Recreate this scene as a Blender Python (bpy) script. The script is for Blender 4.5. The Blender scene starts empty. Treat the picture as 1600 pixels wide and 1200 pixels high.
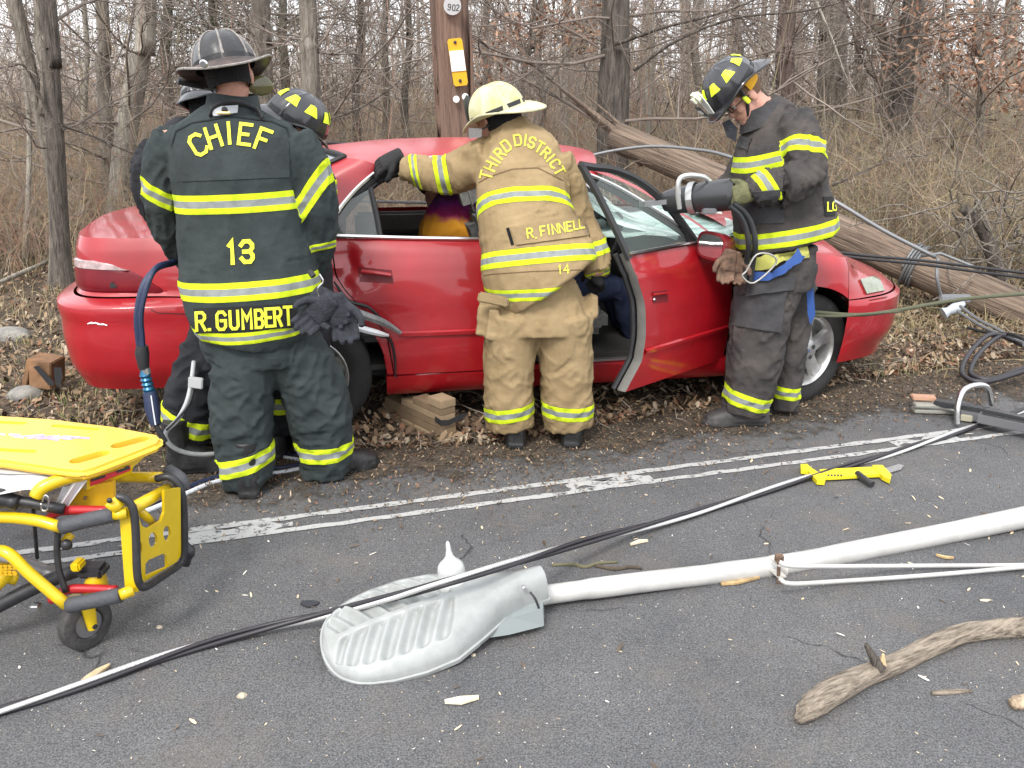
import bpy, bmesh, math, random
import numpy as np
from mathutils import Vector, Matrix, noise
from mathutils.bvhtree import BVHTree
random.seed(7); RNG = np.random.default_rng(7)
SC = bpy.context.scene; COL = SC.collection
# ---------------------------------------------------------------- camera, sky, sun, exposure
F_PX, CAM_H = 1350.0, 1.70
TH = math.atan(444/F_PX); CT, ST = math.cos(TH), math.sin(TH)
cam = bpy.data.objects.new('camera', bpy.data.cameras.new('camera')); COL.objects.link(cam)
cam.location = (0, 0, CAM_H); cam.rotation_euler = (math.pi/2-TH, 0, 0)
cam.data.sensor_width = 36; cam.data.lens = 36*F_PX/1600; cam.data.clip_end = 2000; cam.data.clip_start = .05
SC.camera = cam
w = bpy.data.worlds.new("World"); SC.world = w; w.use_nodes = True
nt = w.node_tree; bg = nt.nodes['Background']
SUN_EL, SUN_ROT = math.radians(50), math.radians(200)
sky = nt.nodes.new('ShaderNodeTexSky'); sky.sky_type = 'NISHITA'; sky.sun_disc = False
sky.sun_elevation = SUN_EL; sky.sun_rotation = SUN_ROT; sky.dust_density = 6; sky.air_density = 1.2
hs = nt.nodes.new('ShaderNodeMixRGB'); hs.inputs[0].default_value = .86; hs.inputs[2].default_value = (8.6, 8.8, 9.2, 1)  # overcast cloud layer
nt.links.new(sky.outputs[0], hs.inputs[1]); nt.links.new(hs.outputs[0], bg.inputs[0]); bg.inputs[1].default_value = .105
sun = bpy.data.objects.new('sun', bpy.data.lights.new('sun', 'SUN')); COL.objects.link(sun)
sun.data.energy = 1.3; sun.data.angle = math.radians(14); sun.data.color = (1, .97, .93)
sun.rotation_euler = (math.radians(40), 0, math.radians(-20))
SC.view_settings.view_transform = 'Standard'; SC.view_settings.look = 'None'; SC.view_settings.exposure = 1.25; SC.view_settings.gamma = 1
SC.cycles.max_bounces = 6; SC.cycles.diffuse_bounces = 3; SC.cycles.transparent_max_bounces = 12
SC.cycles.use_denoising = True

def ray(u, v):
    a = (u-800)/F_PX; b = (600-v)/F_PX
    return Vector((a, CT+b*ST, -ST+b*CT))
ORG = Vector((0, 0, CAM_H))
def G(u, v, z=0.0):
    d = ray(u, v); return ORG + d*((z-CAM_H)/d.z)
def P(u, v, Y):
    d = ray(u, v); return ORG + d*(Y/d.y)
# ---------------------------------------------------------------- materials
MATS = {}
def M(name, col, rough=.6, metal=0., var=0., scale=8., bump=0., bscale=60., col2=None, coat=0., trans=0., thr=(.35, .65), coat_rough=.1, det=5, spec=.5, stretch=None, bdist=.01, alpha=1.):
    if name in MATS: return MATS[name]
    m = bpy.data.materials.new(name); m.use_nodes = True; n = m.node_tree.nodes; L = m.node_tree.links; b = n['Principled BSDF']
    b.inputs['Base Color'].default_value = (*col, 1); b.inputs['Roughness'].default_value = rough; b.inputs['Metallic'].default_value = metal
    b.inputs['Coat Weight'].default_value = coat; b.inputs['Coat Roughness'].default_value = coat_rough
    b.inputs['Transmission Weight'].default_value = trans; b.inputs['Specular IOR Level'].default_value = spec; b.inputs['Alpha'].default_value = alpha
    tc = n.new('ShaderNodeTexCoord'); src = tc.outputs['Object']
    if stretch:
        mp = n.new('ShaderNodeMapping'); mp.inputs['Scale'].default_value = stretch; L.new(src, mp.inputs[0]); src = mp.outputs[0]
    if var or col2:
        t = n.new('ShaderNodeTexNoise'); t.inputs['Scale'].default_value = scale; t.inputs['Detail'].default_value = det; t.inputs['Roughness'].default_value = .65
        L.new(src, t.inputs['Vector'])
        r = n.new('ShaderNodeValToRGB'); r.color_ramp.elements[0].position = thr[0]; r.color_ramp.elements[1].position = thr[1]
        c1 = [c*(1-var) for c in col]; c2 = col2 if col2 else [min(1, c*(1+var)) for c in col]
        r.color_ramp.elements[0].color = (*c1, 1); r.color_ramp.elements[1].color = (*c2, 1)
        L.new(t.outputs[0], r.inputs[0]); L.new(r.outputs[0], b.inputs['Base Color'])
    if bump:
        t2 = n.new('ShaderNodeTexNoise'); t2.inputs['Scale'].default_value = bscale; t2.inputs['Detail'].default_value = 6
        L.new(src, t2.inputs['Vector'])
        bp = n.new('ShaderNodeBump'); bp.inputs['Strength'].default_value = bump; bp.inputs['Distance'].default_value = bdist
        L.new(t2.outputs[0], bp.inputs['Height']); L.new(bp.outputs[0], b.inputs['Normal'])
    MATS[name] = m; return m

def tape_cloth(name, col, col2, tape=(.60, .74, .02), silver=(.25, .27, .265), grime=.25):
    """turnout cloth: plain weave with sewn-on trim; the trim lies where the vertex attribute 'tape' < 1"""
    m = bpy.data.materials.new(name); m.use_nodes = True; n = m.node_tree.nodes; L = m.node_tree.links; b = n['Principled BSDF']
    tc = n.new('ShaderNodeTexCoord'); at = n.new('ShaderNodeAttribute'); at.attribute_name = 'tape'
    t = n.new('ShaderNodeTexNoise'); t.inputs['Scale'].default_value = 5; t.inputs['Detail'].default_value = 8; t.inputs['Roughness'].default_value = .7; L.new(tc.outputs['Object'], t.inputs['Vector'])
    r = n.new('ShaderNodeValToRGB'); r.color_ramp.elements[0].position = .35; r.color_ramp.elements[1].position = .68
    r.color_ramp.elements[0].color = (*col, 1); r.color_ramp.elements[1].color = (*col2, 1); L.new(t.outputs[0], r.inputs[0])
    def mix(fac, a, bb):
        x = n.new('ShaderNodeMixRGB'); L.new(fac, x.inputs[0])
        for i, v in ((1, a), (2, bb)):
            if isinstance(v, tuple): x.inputs[i].default_value = (*v, 1)
            else: L.new(v, x.inputs[i])
        return x.outputs[0]
    def lt(th):
        x = n.new('ShaderNodeMath'); x.operation = 'LESS_THAN'; L.new(at.outputs['Fac'], x.inputs[0]); x.inputs[1].default_value = th; return x.outputs[0]
    g = n.new('ShaderNodeTexNoise'); g.inputs['Scale'].default_value = 22; g.inputs['Detail'].default_value = 6; L.new(tc.outputs['Object'], g.inputs['Vector'])
    rg = n.new('ShaderNodeValToRGB'); rg.color_ramp.elements[0].position = .3; rg.color_ramp.elements[1].position = .62
    rg.color_ramp.elements[0].color = (1-grime, 1-grime, 1-grime, 1); rg.color_ramp.elements[1].color = (1, 1, 1, 1); L.new(g.outputs[0], rg.inputs[0])
    def mul(a):
        x = n.new('ShaderNodeMixRGB'); x.blend_type = 'MULTIPLY'; x.inputs[0].default_value = 1; x.inputs[1].default_value = (*a, 1); L.new(rg.outputs[0], x.inputs[2]); return x.outputs[0]
    c = mix(lt(1.06), r.outputs[0], tuple(v*.5 for v in col)); c = mix(lt(1.0), c, mul(tape)); c = mix(lt(.36), c, mul(silver))  # thin darker rim outside the trim: its edge shadow put into the cloth colour
    L.new(c, b.inputs['Base Color']); b.inputs['Roughness'].default_value = .88; b.inputs['Specular IOR Level'].default_value = .25
    w1 = n.new('ShaderNodeTexNoise'); w1.inputs['Scale'].default_value = 15; w1.inputs['Detail'].default_value = 4
    w2 = n.new('ShaderNodeTexNoise'); w2.inputs['Scale'].default_value = 500; L.new(tc.outputs['Object'], w1.inputs['Vector']); L.new(tc.outputs['Object'], w2.inputs['Vector'])
    ad = n.new('ShaderNodeMath'); ad.operation = 'MULTIPLY_ADD'; L.new(w2.outputs[0], ad.inputs[0]); ad.inputs[1].default_value = .08; L.new(w1.outputs[0], ad.inputs[2])
    bp = n.new('ShaderNodeBump'); bp.inputs['Strength'].default_value = .32; bp.inputs['Distance'].default_value = .02
    L.new(ad.outputs[0], bp.inputs['Height']); L.new(bp.outputs[0], b.inputs['Normal'])
    MATS[name] = m; return m
# ---------------------------------------------------------------- object helpers
def tag(o, label=None, cat=None, group=None, kind=None):
    if label: o['label'] = label
    if cat: o['category'] = cat
    if group: o['group'] = group
    if kind: o['kind'] = kind
    return o
def thing(name, label, cat, loc=(0, 0, 0), group=None):
    o = bpy.data.objects.new(name, None); COL.objects.link(o); o.location = loc; o.empty_display_size = .1
    return tag(o, label, cat, group)
def wloc(o):
    v = Vector((0, 0, 0))
    while o is not None: v += o.location; o = o.parent
    return v
def link(name, me, mats, parent=None, smooth=True, loc=None):
    o = bpy.data.objects.new(name, me); COL.objects.link(o)
    for m in (mats if isinstance(mats, (list, tuple)) else [mats]): me.materials.append(m)
    base = Vector((0, 0, 0))
    if parent is not None: o.parent = parent; base = wloc(parent)
    elif loc is not None: o.location = loc; base = Vector(loc)
    if base.length > 1e-9: me.transform(Matrix.Translation(-base))
    if smooth: me.polygons.foreach_set('use_smooth', [True]*len(me.polygons))
    me.update(); return o
def npmesh(name, V, F, mats, parent=None, smooth=True, mi=None, loc=None):
    V = np.asarray(V, np.float32); F = np.asarray(F, np.int32); me = bpy.data.meshes.new(name)
    k = F.shape[1]; me.vertices.add(len(V)); me.vertices.foreach_set('co', V.ravel())
    me.loops.add(F.size); me.loops.foreach_set('vertex_index', F.ravel())
    me.polygons.add(len(F)); me.polygons.foreach_set('loop_start', np.arange(0, F.size, k, dtype=np.int32)); me.polygons.foreach_set('loop_total', np.full(len(F), k, np.int32))
    me.update(calc_edges=True)
    o = link(name, me, mats, parent, smooth, loc)
    if mi is not None: me.polygons.foreach_set('material_index', np.asarray(mi, np.int32))
    return o
def tubes_np(Pn, R, n=3):
    """many polylines at once: Pn (N,K,3), R (N,K) -> open tubes of n sides"""
    Pn = np.asarray(Pn, float); N, K, _ = Pn.shape
    D = Pn[:, -1]-Pn[:, 0]; D /= np.linalg.norm(D, axis=1, keepdims=True)+1e-9
    ref = np.where(np.abs(D[:, 2:3]) < .8, np.array([[0, 0, 1.]]), np.array([[1., 0, 0]]))
    U = np.cross(D, ref); U /= np.linalg.norm(U, axis=1, keepdims=True)+1e-9; W = np.cross(D, U)
    V = np.zeros((N, K, n, 3))
    for i in range(n):
        a = 2*math.pi*i/n; V[:, :, i] = Pn + R[:, :, None]*(math.cos(a)*U+math.sin(a)*W)[:, None]
    idx = np.arange(N*K*n).reshape(N, K, n); a = idx[:, :-1]; b = idx[:, 1:]
    F = np.stack([a, np.roll(a, -1, 2), np.roll(b, -1, 2), b], -1).reshape(-1, 4)
    return V.reshape(-1, 3), F
def cat(parts):
    Vs, Fs, o = [], [], 0
    for V, F in parts: Vs.append(V); Fs.append(np.asarray(F)+o); o += len(V)
    return np.concatenate(Vs), np.concatenate(Fs)

def crv(pts, per=6):
    """Catmull-Rom through points (tuples of any length)"""
    p = [np.array(q, float) for q in pts]
    if len(p) < 3: return [p[0]+(p[-1]-p[0])*i/per for i in range(per+1)]
    p = [2*p[0]-p[1]]+p+[2*p[-1]-p[-2]]; out = []
    for i in range(1, len(p)-2):
        for k in range(per):
            t = k/per; a, b, c, d = p[i-1:i+3]
            out.append(.5*((2*b)+(-a+c)*t+(2*a-5*b+4*c-d)*t*t+(-a+3*b-3*c+d)*t**3))
    out.append(p[-2]); return out
class MB:
    def __init__(s): s.v = []; s.f = []; s.m = []
    def add(s, vs, fs, mi=0):
        o = len(s.v); s.v += [Vector(x) for x in vs]; s.f += [tuple(i+o for i in f) for f in fs]; s.m += [mi]*len(fs); return s
    def box(s, c, size, rot=None, mi=0, bev=0.):
        bm = bmesh.new(); bmesh.ops.create_cube(bm, size=1); bmesh.ops.scale(bm, vec=size, verts=bm.verts)
        if bev: bmesh.ops.bevel(bm, geom=list(bm.edges), offset=bev, segments=2, affect='EDGES')
        T = Matrix.Translation(c) @ (rot.to_4x4() if rot else Matrix.Identity(4)); bmesh.ops.transform(bm, matrix=T, verts=bm.verts)
        bm.verts.index_update(); s.add([v.co.copy() for v in bm.verts], [[v.index for v in f.verts] for f in bm.faces], mi); bm.free(); return s
    def tube(s, pts, r, n=10, mi=0, caps=True, smooth_pts=0):
        pts = [Vector(p) for p in pts]
        if smooth_pts: pts = [Vector(p) for p in crv([tuple(p) for p in pts], smooth_pts)]
        rr = [r]*len(pts) if not isinstance(r, (list, tuple)) else ([r[min(len(r)-1, int(round(i*(len(r)-1)/(len(pts)-1))))] for i in range(len(pts))] if len(r) != len(pts) else r)
        rings = []; up = None
        for i, p in enumerate(pts):
            t = (pts[min(i+1, len(pts)-1)]-pts[max(i-1, 0)]).normalized()
            if up is None: up = Vector((0, 0, 1)) if abs(t.z) < .9 else Vector((1, 0, 0))
            x = t.cross(up)
            if x.length < 1e-6: x = t.orthogonal()
            x.normalize(); up = x.cross(t).normalized()
            rings.append([p+(x*math.cos(2*math.pi*k/n)+up*math.sin(2*math.pi*k/n))*rr[i] for k in range(n)])
        return s.loft(rings, mi, caps)
    def loft(s, rings, mi=0, caps=True, closed=True):
        n = len(rings[0]); vs = [p for r in rings for p in r]; fs = []
        for i in range(len(rings)-1):
            for k in range(n if closed else n-1):
                k2 = (k+1) % n; fs.append((i*n+k, i*n+k2, (i+1)*n+k2, (i+1)*n+k))
        if caps: fs.append(tuple(range(n-1, -1, -1))); fs.append(tuple((len(rings)-1)*n+k for k in range(n)))
        return s.add(vs, fs, mi)
    def grid(s, rows, mi=0):
        return s.loft(rows, mi, False, False)
    def ell(s, c, r, rot=None, n=16, mi=0):
        bm = bmesh.new(); bmesh.ops.create_uvsphere(bm, u_segments=n, v_segments=n*2//3, radius=1)
        T = Matrix.Translation(c) @ (rot.to_4x4() if rot else Matrix.Identity(4)) @ Matrix.Diagonal((*r, 1)); bmesh.ops.transform(bm, matrix=T, verts=bm.verts)
        bm.verts.index_update(); s.add([v.co.copy() for v in bm.verts], [[v.index for v in f.verts] for f in bm.faces], mi); bm.free(); return s
    def lathe(s, prof, T, n=24, mi=0):
        return s.loft([[T @ Vector((r*math.cos(2*math.pi*k/n), r*math.sin(2*math.pi*k/n), z)) for k in range(n)] for r, z in prof], mi, True)
    def prism(s, poly, d, mi=0):
        """poly: 3D points of a planar outline, extruded by vector d"""
        a = [Vector(p) for p in poly]; b = [p+Vector(d) for p in a]; n = len(a)
        return s.add(a+b, [tuple(range(n)), tuple(range(2*n-1, n-1, -1))]+[(i, i+n, (i+1) % n+n, (i+1) % n) for i in range(n)], mi)
    def build(s, name, mats, parent=None, smooth=True, loc=None, weld=False, angle=None):
        me = bpy.data.meshes.new(name); me.from_pydata([tuple(v) for v in s.v], [], s.f)
        me.polygons.foreach_set('material_index', s.m)
        if weld:
            bm = bmesh.new(); bm.from_mesh(me); bmesh.ops.remove_doubles(bm, verts=bm.verts, dist=1e-5); bmesh.ops.recalc_face_normals(bm, faces=bm.faces); bm.to_mesh(me); bm.free()
        o = link(name, me, mats, parent, smooth, loc)
        if smooth and angle is not False:
            try: me.set_sharp_from_angle(angle=math.radians(angle or 40))
            except Exception: pass
        return o
def frame(fwd, up=(0, 0, 1)):
    x = Vector(fwd).normalized(); y = Vector(up).cross(x).normalized(); z = x.cross(y)
    return Matrix((x, y, z)).transposed()
def bvh_of(objs):
    vs, fs = [], []
    for o in objs:
        b = wloc(o); k = len(vs); vs += [v.co+b for v in o.data.vertices]; fs += [tuple(i+k for i in p.vertices) for p in o.data.polygons]
    return BVHTree.FromPolygons(vs, fs)
def onto(bvh, u, v, off, Y=None):
    d = ray(u, v).normalized(); h = bvh.ray_cast(ORG, d)
    if h[0] is None:
        h = bvh.find_nearest(P(u, v, Y if Y else 4)); return h[0]-d*off
    n = h[1] if h[1].dot(d) < 0 else -h[1]
    return h[0] + (n-d).normalized()*off
def patch(bvh, poly, off, step=7, Y=None, edge=True):
    """quad patch of pixel corners (tl,tr,br,bl) laid on a surface -> MB rows, with an edge turned down"""
    tl, tr, br, bl = [np.array(p, float) for p in poly]
    nu = max(2, int(max(np.linalg.norm(tr-tl), np.linalg.norm(br-bl))/step)); nv = max(2, int(max(np.linalg.norm(bl-tl), np.linalg.norm(br-tr))/step))
    mb = MB(); rows = []
    for j in range(-1, nv+2):
        row = []
        for i in range(-1, nu+2):
            e = j in (-1, nv+1) or i in (-1, nu+1); a = min(max(i/nu, 0), 1); b = min(max(j/nv, 0), 1)
            p = (tl*(1-a)+tr*a)*(1-b)+(bl*(1-a)+br*a)*b
            row.append(onto(bvh, p[0], p[1], -.004 if e else off, Y))
        rows.append(row)
    return mb.grid(rows)
GLY = {'C': [[(4, 5), (3, 6), (1, 6), (0, 5), (0, 1), (1, 0), (3, 0), (4, 1)]], 'H': [[(0, 0), (0, 6)], [(4, 0), (4, 6)], [(0, 3), (4, 3)]],
 'I': [[(2, 0), (2, 6)]], 'E': [[(4, 6), (0, 6), (0, 0), (4, 0)], [(0, 3), (3, 3)]], 'F': [[(4, 6), (0, 6), (0, 0)], [(0, 3), (3, 3)]],
 'R': [[(0, 0), (0, 6), (3, 6), (4, 5), (4, 4), (3, 3), (0, 3)], [(2, 3), (4, 0)]], 'G': [[(4, 5), (3, 6), (1, 6), (0, 5), (0, 1), (1, 0), (3, 0), (4, 1), (4, 3), (2, 3)]],
 'U': [[(0, 6), (0, 1), (1, 0), (3, 0), (4, 1), (4, 6)]], 'M': [[(0, 0), (0, 6), (2, 3), (4, 6), (4, 0)]],
 'B': [[(0, 0), (0, 6), (3, 6), (4, 5), (4, 4), (3, 3), (0, 3)], [(3, 3), (4, 2), (4, 1), (3, 0), (0, 0)]], 'T': [[(0, 6), (4, 6)], [(2, 6), (2, 0)]],
 'D': [[(0, 0), (0, 6), (3, 6), (4, 5), (4, 1), (3, 0), (0, 0)]], 'O': [[(1, 0), (0, 1), (0, 5), (1, 6), (3, 6), (4, 5), (4, 1), (3, 0), (1, 0)]],
 'S': [[(4, 5), (3, 6), (1, 6), (0, 5), (0, 4), (1, 3), (3, 3), (4, 2), (4, 1), (3, 0), (1, 0), (0, 1)]], 'N': [[(0, 0), (0, 6), (4, 0), (4, 6)]],
 'L': [[(0, 6), (0, 0), (4, 0)]], '1': [[(1, 5), (2, 6), (2, 0)]], '3': [[(0, 5), (1, 6), (3, 6), (4, 5), (4, 4), (3, 3), (1, 3)], [(3, 3), (4, 2), (4, 1), (3, 0), (1, 0), (0, 1)]],
 '4': [[(3, 0), (3, 6), (0, 2), (4, 2)]], '.': [[(1.85, .3), (2.15, .3)]], '9': [[(0, 1), (1, 0), (3, 0), (4, 1), (4, 5), (3, 6), (1, 6), (0, 5), (0, 4), (1, 3), (4, 3)]], '0': [[(1, 0), (0, 1), (0, 5), (1, 6), (3, 6), (4, 5), (4, 1), (3, 0), (1, 0)]],
 'K': [[(0, 0), (0, 6)], [(4, 6), (0, 3), (4, 0)]], 'Y': [[(0, 6), (2, 3), (4, 6)], [(2, 3), (2, 0)]], '2': [[(0, 5), (1, 6), (3, 6), (4, 5), (4, 4), (0, 0), (4, 0)]]}
def ribbon2d(pts, wd, ext=True):
    p = [np.array(q, float) for q in pts]
    if ext:
        closed = np.allclose(p[0], p[-1])
        if not closed:
            p[0] = p[0]-(p[1]-p[0])/np.linalg.norm(p[1]-p[0])*wd*.5; p[-1] = p[-1]+(p[-1]-p[-2])/np.linalg.norm(p[-1]-p[-2])*wd*.5
    L, R = [], []; n = len(p)
    cl = np.allclose(p[0], p[-1])
    for i in range(n):
        d0 = p[i]-p[i-1] if i > 0 else (p[-1]-p[-2] if cl else p[1]-p[0]); d1 = p[i+1]-p[i] if i < n-1 else (p[1]-p[0] if cl else p[-1]-p[-2])
        d0 = d0/np.linalg.norm(d0); d1 = d1/np.linalg.norm(d1); t = d0+d1; t = t/(np.linalg.norm(t)+1e-9); nn = np.array([-t[1], t[0]]); k = wd*.5/max(.45, nn@np.array([-d0[1], d0[0]]))
        L.append(p[i]+nn*k); R.append(p[i]-nn*k)
    return L, R
def lettering(bvh, letters, wd, off=.004, Y=None, step=4):
    """letters: (char, px, py centre, width, height, rotation in degrees, shear)"""
    mb = MB(); q = 0
    for ch, cx, cy, lw, lh, rot, *sh in letters:
        c, s = math.cos(math.radians(rot)), math.sin(math.radians(rot)); k = sh[0] if sh else 0
        for st in GLY[ch]:
            q += 1
            px = []
            for gx, gy in st:
                x = (gx/4-.5)*lw+k*(gy/6-.5)*lh; y = -(gy/6-.5)*lh; px.append((cx+x*c-y*s, cy+x*s+y*c))
            L, R = ribbon2d(px, wd); rows = []
            for i in range(len(L)-1):
                m = max(1, int(np.linalg.norm(L[i+1]-L[i])/step))
                for j in range(m+(i == len(L)-2)):
                    a = L[i]+(L[i+1]-L[i])*j/m; b = R[i]+(R[i+1]-R[i])*j/m
                    rows.append([onto(bvh, *(a+(b-a)*t), off+.0004*(q % 4), Y) for t in (0, .5, 1)])
            mb.grid(rows)
    return mb
def stroke(bvh, pts, wpx, off, Y=None, step=5):
    L, R = ribbon2d(pts, wpx, False); rows = []
    for i in range(len(L)-1):
        m = max(1, int(np.linalg.norm(L[i+1]-L[i])/step))
        for j in range(m+(i == len(L)-2)):
            a = L[i]+(L[i+1]-L[i])*j/m; b = R[i]+(R[i+1]-R[i])*j/m; rows.append([onto(bvh, *a, off, Y), onto(bvh, *((a+b)/2), off+.001, Y), onto(bvh, *b, off, Y)])
    return MB().grid(rows)
# ================================================================ SETTING: ground, road, markings
def hgt(x, y):
    k = min(1, max(0, (y-6.5)/6)); return k*(.10*noise.noise(Vector((x*.35, y*.35, 0)))+.05*noise.noise(Vector((x*1.3, y*1.3, 4))))
def ground_sheet():
    xs = np.concatenate([-np.geomspace(12, 500, 14)[::-1], np.linspace(-11, 11, 90), np.geomspace(12, 500, 14)])
    ys = np.concatenate([-np.geomspace(3, 500, 10)[::-1], np.linspace(-2.5, 16, 76), np.geomspace(16.5, 600, 18)])
    rows = [[Vector((x, y, hgt(x, y))) for x in xs] for y in ys]
    m = M('soil_leaf_mould', (.06, .043, .029), .95, var=.5, scale=3, col2=(.14, .10, .064), bump=.9, bscale=30, thr=(.35, .7), bdist=.03)
    tag(MB().grid(rows).build('ground', m, angle=False), 'bare soil and leaf mould under the roadside woods', kind='structure')
ground_sheet()
LD = Vector((4.615, 1.405, 0)).normalized(); LN = Vector((-LD.y, LD.x, 0)); L0 = Vector((-1.855, 3.003, 0))
def road_edge(s):   # verge distance beyond the edge line, along the line
    k = [(-60, .9), (-6, 1.0), (-2.5, 1.35), (-1, 1.2), (0, .95), (.8, .62), (1.8, .45), (2.6, .55), (3.6, .72), (4.6, .85), (5.6, .95), (8, .9), (60, .9)]
    for (a, b), (c, d) in zip(k, k[1:]):
        if s <= c: return b+(d-b)*(s-a)/(c-a)
    return .9
def asphalt():
    m = bpy.data.materials.new('asphalt'); m.use_nodes = True; n = m.node_tree.nodes; L = m.node_tree.links; b = n['Principled BSDF']; b.inputs['Roughness'].default_value = .86
    tc = n.new('ShaderNodeTexCoord'); O = tc.outputs['Object']
    def nz(s, d=6, r=.6):
        t = n.new('ShaderNodeTexNoise'); t.inputs['Scale'].default_value = s; t.inputs['Detail'].default_value = d; t.inputs['Roughness'].default_value = r; L.new(O, t.inputs['Vector']); return t.outputs[0]
    def ramp(x, a, ca, bb, cb):
        r = n.new('ShaderNodeValToRGB'); r.color_ramp.elements[0].position = a; r.color_ramp.elements[1].position = bb; r.color_ramp.elements[0].color = (*ca, 1); r.color_ramp.elements[1].color = (*cb, 1); L.new(x, r.inputs[0]); return r.outputs[0]
    def mx(f, a, c, mode='MIX'):
        x = n.new('ShaderNodeMixRGB'); x.blend_type = mode
        for i, v in ((0, f), (1, a), (2, c)):
            if isinstance(v, (int, float)): x.inputs[i].default_value = v
            elif isinstance(v, tuple): x.inputs[i].default_value = (*v, 1)
            else: L.new(v, x.inputs[i])
        return x.outputs[0]
    base = ramp(nz(1.3, 8, .7), .35, (.078, .079, .083), .68, (.114, .114, .117))
    fine = ramp(nz(190, 4), .36, (.42, .42, .42), .66, (1.6, 1.59, 1.57))
    col = mx(1., base, fine, 'MULTIPLY')
    vo = n.new('ShaderNodeTexVoronoi'); vo.inputs['Scale'].default_value = 120; L.new(O, vo.inputs['Vector'])      # pale aggregate
    st = ramp(vo.outputs['Distance'], .10, (1, 1, 1), .17, (0, 0, 0)); sel = ramp(vo.outputs['Color'], .86, (0, 0, 0), .89, (1, 1, 1))
    col = mx(mx(1., st, sel, 'MULTIPLY'), col, (.28, .27, .25))
    soil = ramp(nz(1.9, 9, .75), .50, (0, 0, 0), .74, (.55, .55, .55)); col = mx(soil, col, (.15, .125, .10))         # dust and mud trodden in
    # cracks
    wv = n.new('ShaderNodeTexNoise'); wv.inputs['Scale'].default_value = 1.6; wv.inputs['Detail'].default_value = 8; L.new(O, wv.inputs['Vector'])
    av = n.new('ShaderNodeMixRGB'); av.blend_type = 'ADD'; av.inputs[0].default_value = .55; L.new(O, av.inputs[1]); L.new(wv.outputs['Color'], av.inputs[2])
    vc = n.new('ShaderNodeTexVoronoi'); vc.feature = 'DISTANCE_TO_EDGE'; vc.inputs['Scale'].default_value = .62; L.new(av.outputs[0], vc.inputs['Vector'])
    cr = ramp(vc.outputs['Distance'], .001, (1, 1, 1), .0035, (0, 0, 0)); brk = ramp(nz(2.3, 3), .50, (0, 0, 0), .56, (1, 1, 1)); cm = mx(1., cr, brk, 'MULTIPLY')
    col = mx(cm, col, (.022, .022, .024)); L.new(col, b.inputs['Base Color'])
    bp = n.new('ShaderNodeBump'); bp.inputs['Strength'].default_value = .75; bp.inputs['Distance'].default_value = .004; L.new(nz(170, 5, .7), bp.inputs['Height']); L.new(bp.outputs[0], b.inputs['Normal'])
    rows = []
    ss = np.concatenate([np.linspace(-60, -4, 12), np.linspace(-3.9, 9, 220), np.linspace(9.5, 60, 12)])
    for s in ss:
        e = road_edge(s)+.10*noise.noise(Vector((s*3, 0, 0)))+.05*noise.noise(Vector((s*11, 0, 3)))
        rows.append([Vector((*(L0+LD*s+LN*t).xy, .004)) for t in (-7, -4, -2, -1, -.3, 0, .15, e)])
    tag(MB().grid(rows).build('road', m), 'grey asphalt road with fine cracks and trodden dirt', kind='structure')
    p = bpy.data.materials.new('worn_paint'); p.use_nodes = True; pn = p.node_tree.nodes; pl = p.node_tree.links; pb = pn['Principled BSDF']
    pb.inputs['Base Color'].default_value = (.38, .38, .37, 1); pb.inputs['Roughness'].default_value = .7
    t = pn.new('ShaderNodeTexNoise'); t.inputs['Scale'].default_value = 26; t.inputs['Detail'].default_value = 9; t.inputs['Roughness'].default_value = .75
    c = pn.new('ShaderNodeTexCoord'); pl.new(c.outputs['Object'], t.inputs['Vector']); r = pn.new('ShaderNodeValToRGB'); r.color_ramp.elements[0].position = .38; r.color_ramp.elements[1].position = .47
    pl.new(t.outputs[0], r.inputs[0]); pl.new(r.outputs[0], pb.inputs['Alpha'])
    def band(off, wd, s0, s1, seed, rag=.012):
        rows = []
        for s in np.arange(s0, s1, .03):
            rows.append([Vector((*(L0+LD*s+LN*(off+d*wd/2+rag*noise.noise(Vector((s*9, d*5+seed, 0))))).xy, .008)) for d in (-1, 0, 1)])
        return rows
    mb = MB().grid(band(.045, .040, -3, 9, 1)).grid(band(-.072, .036, -3, 9, 5))
    for s0, s1 in ((.55, 1.0), (2.2, 2.65), (4.0, 4.4)): mb.grid([[q-Vector((0, 0, .0015)) for q in r] for r in band(-.015, .075, s0, s1, 20, .07)])
    tag(mb.build('road_marking', p), 'pair of worn white edge lines along the road', kind='structure')
asphalt()
# ================================================================ loose stuff on the ground
def flat_bits(n, xy, size, asp, zoff, tilt=.25, bend=.3, seed=0):
    """n small bent flakes of 2x1 quads at xy (n,2)"""
    r = np.random.default_rng(seed); L = size*r.uniform(.5, 1.3, n); Wd = L*asp*r.uniform(.6, 1.4, n); a = r.uniform(0, 6.283, n)
    tx = r.normal(0, tilt, n); ty = r.normal(0, tilt, n)
    out = np.zeros((n, 6, 3))
    for k, (u, v) in enumerate(((-1, -.6), (.1, -1), (1, -.15), (.85, .45), (-.1, .7), (-1, .35))):
        x = u*L/2; y = v*Wd/2; out[:, k, 0] = xy[:, 0]+x*np.cos(a)-y*np.sin(a); out[:, k, 1] = xy[:, 1]+x*np.sin(a)+y*np.cos(a)
        out[:, k, 2] = x*tx+y*ty+(0 if u else L*bend*r.uniform(-.3, 1, n)*.5)
    out[:, :, 2] -= out[:, :, 2].min(1, keepdims=True); out[:, :, 2] += zoff[:, None]
    b = np.arange(n)[:, None]*6; F = np.concatenate([b+np.array([[0, 1, 4, 5]]), b+np.array([[1, 2, 3, 4]])], 1).reshape(-1, 4)
    return out.reshape(-1, 3), F, np.repeat(np.arange(n), 2)
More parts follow.
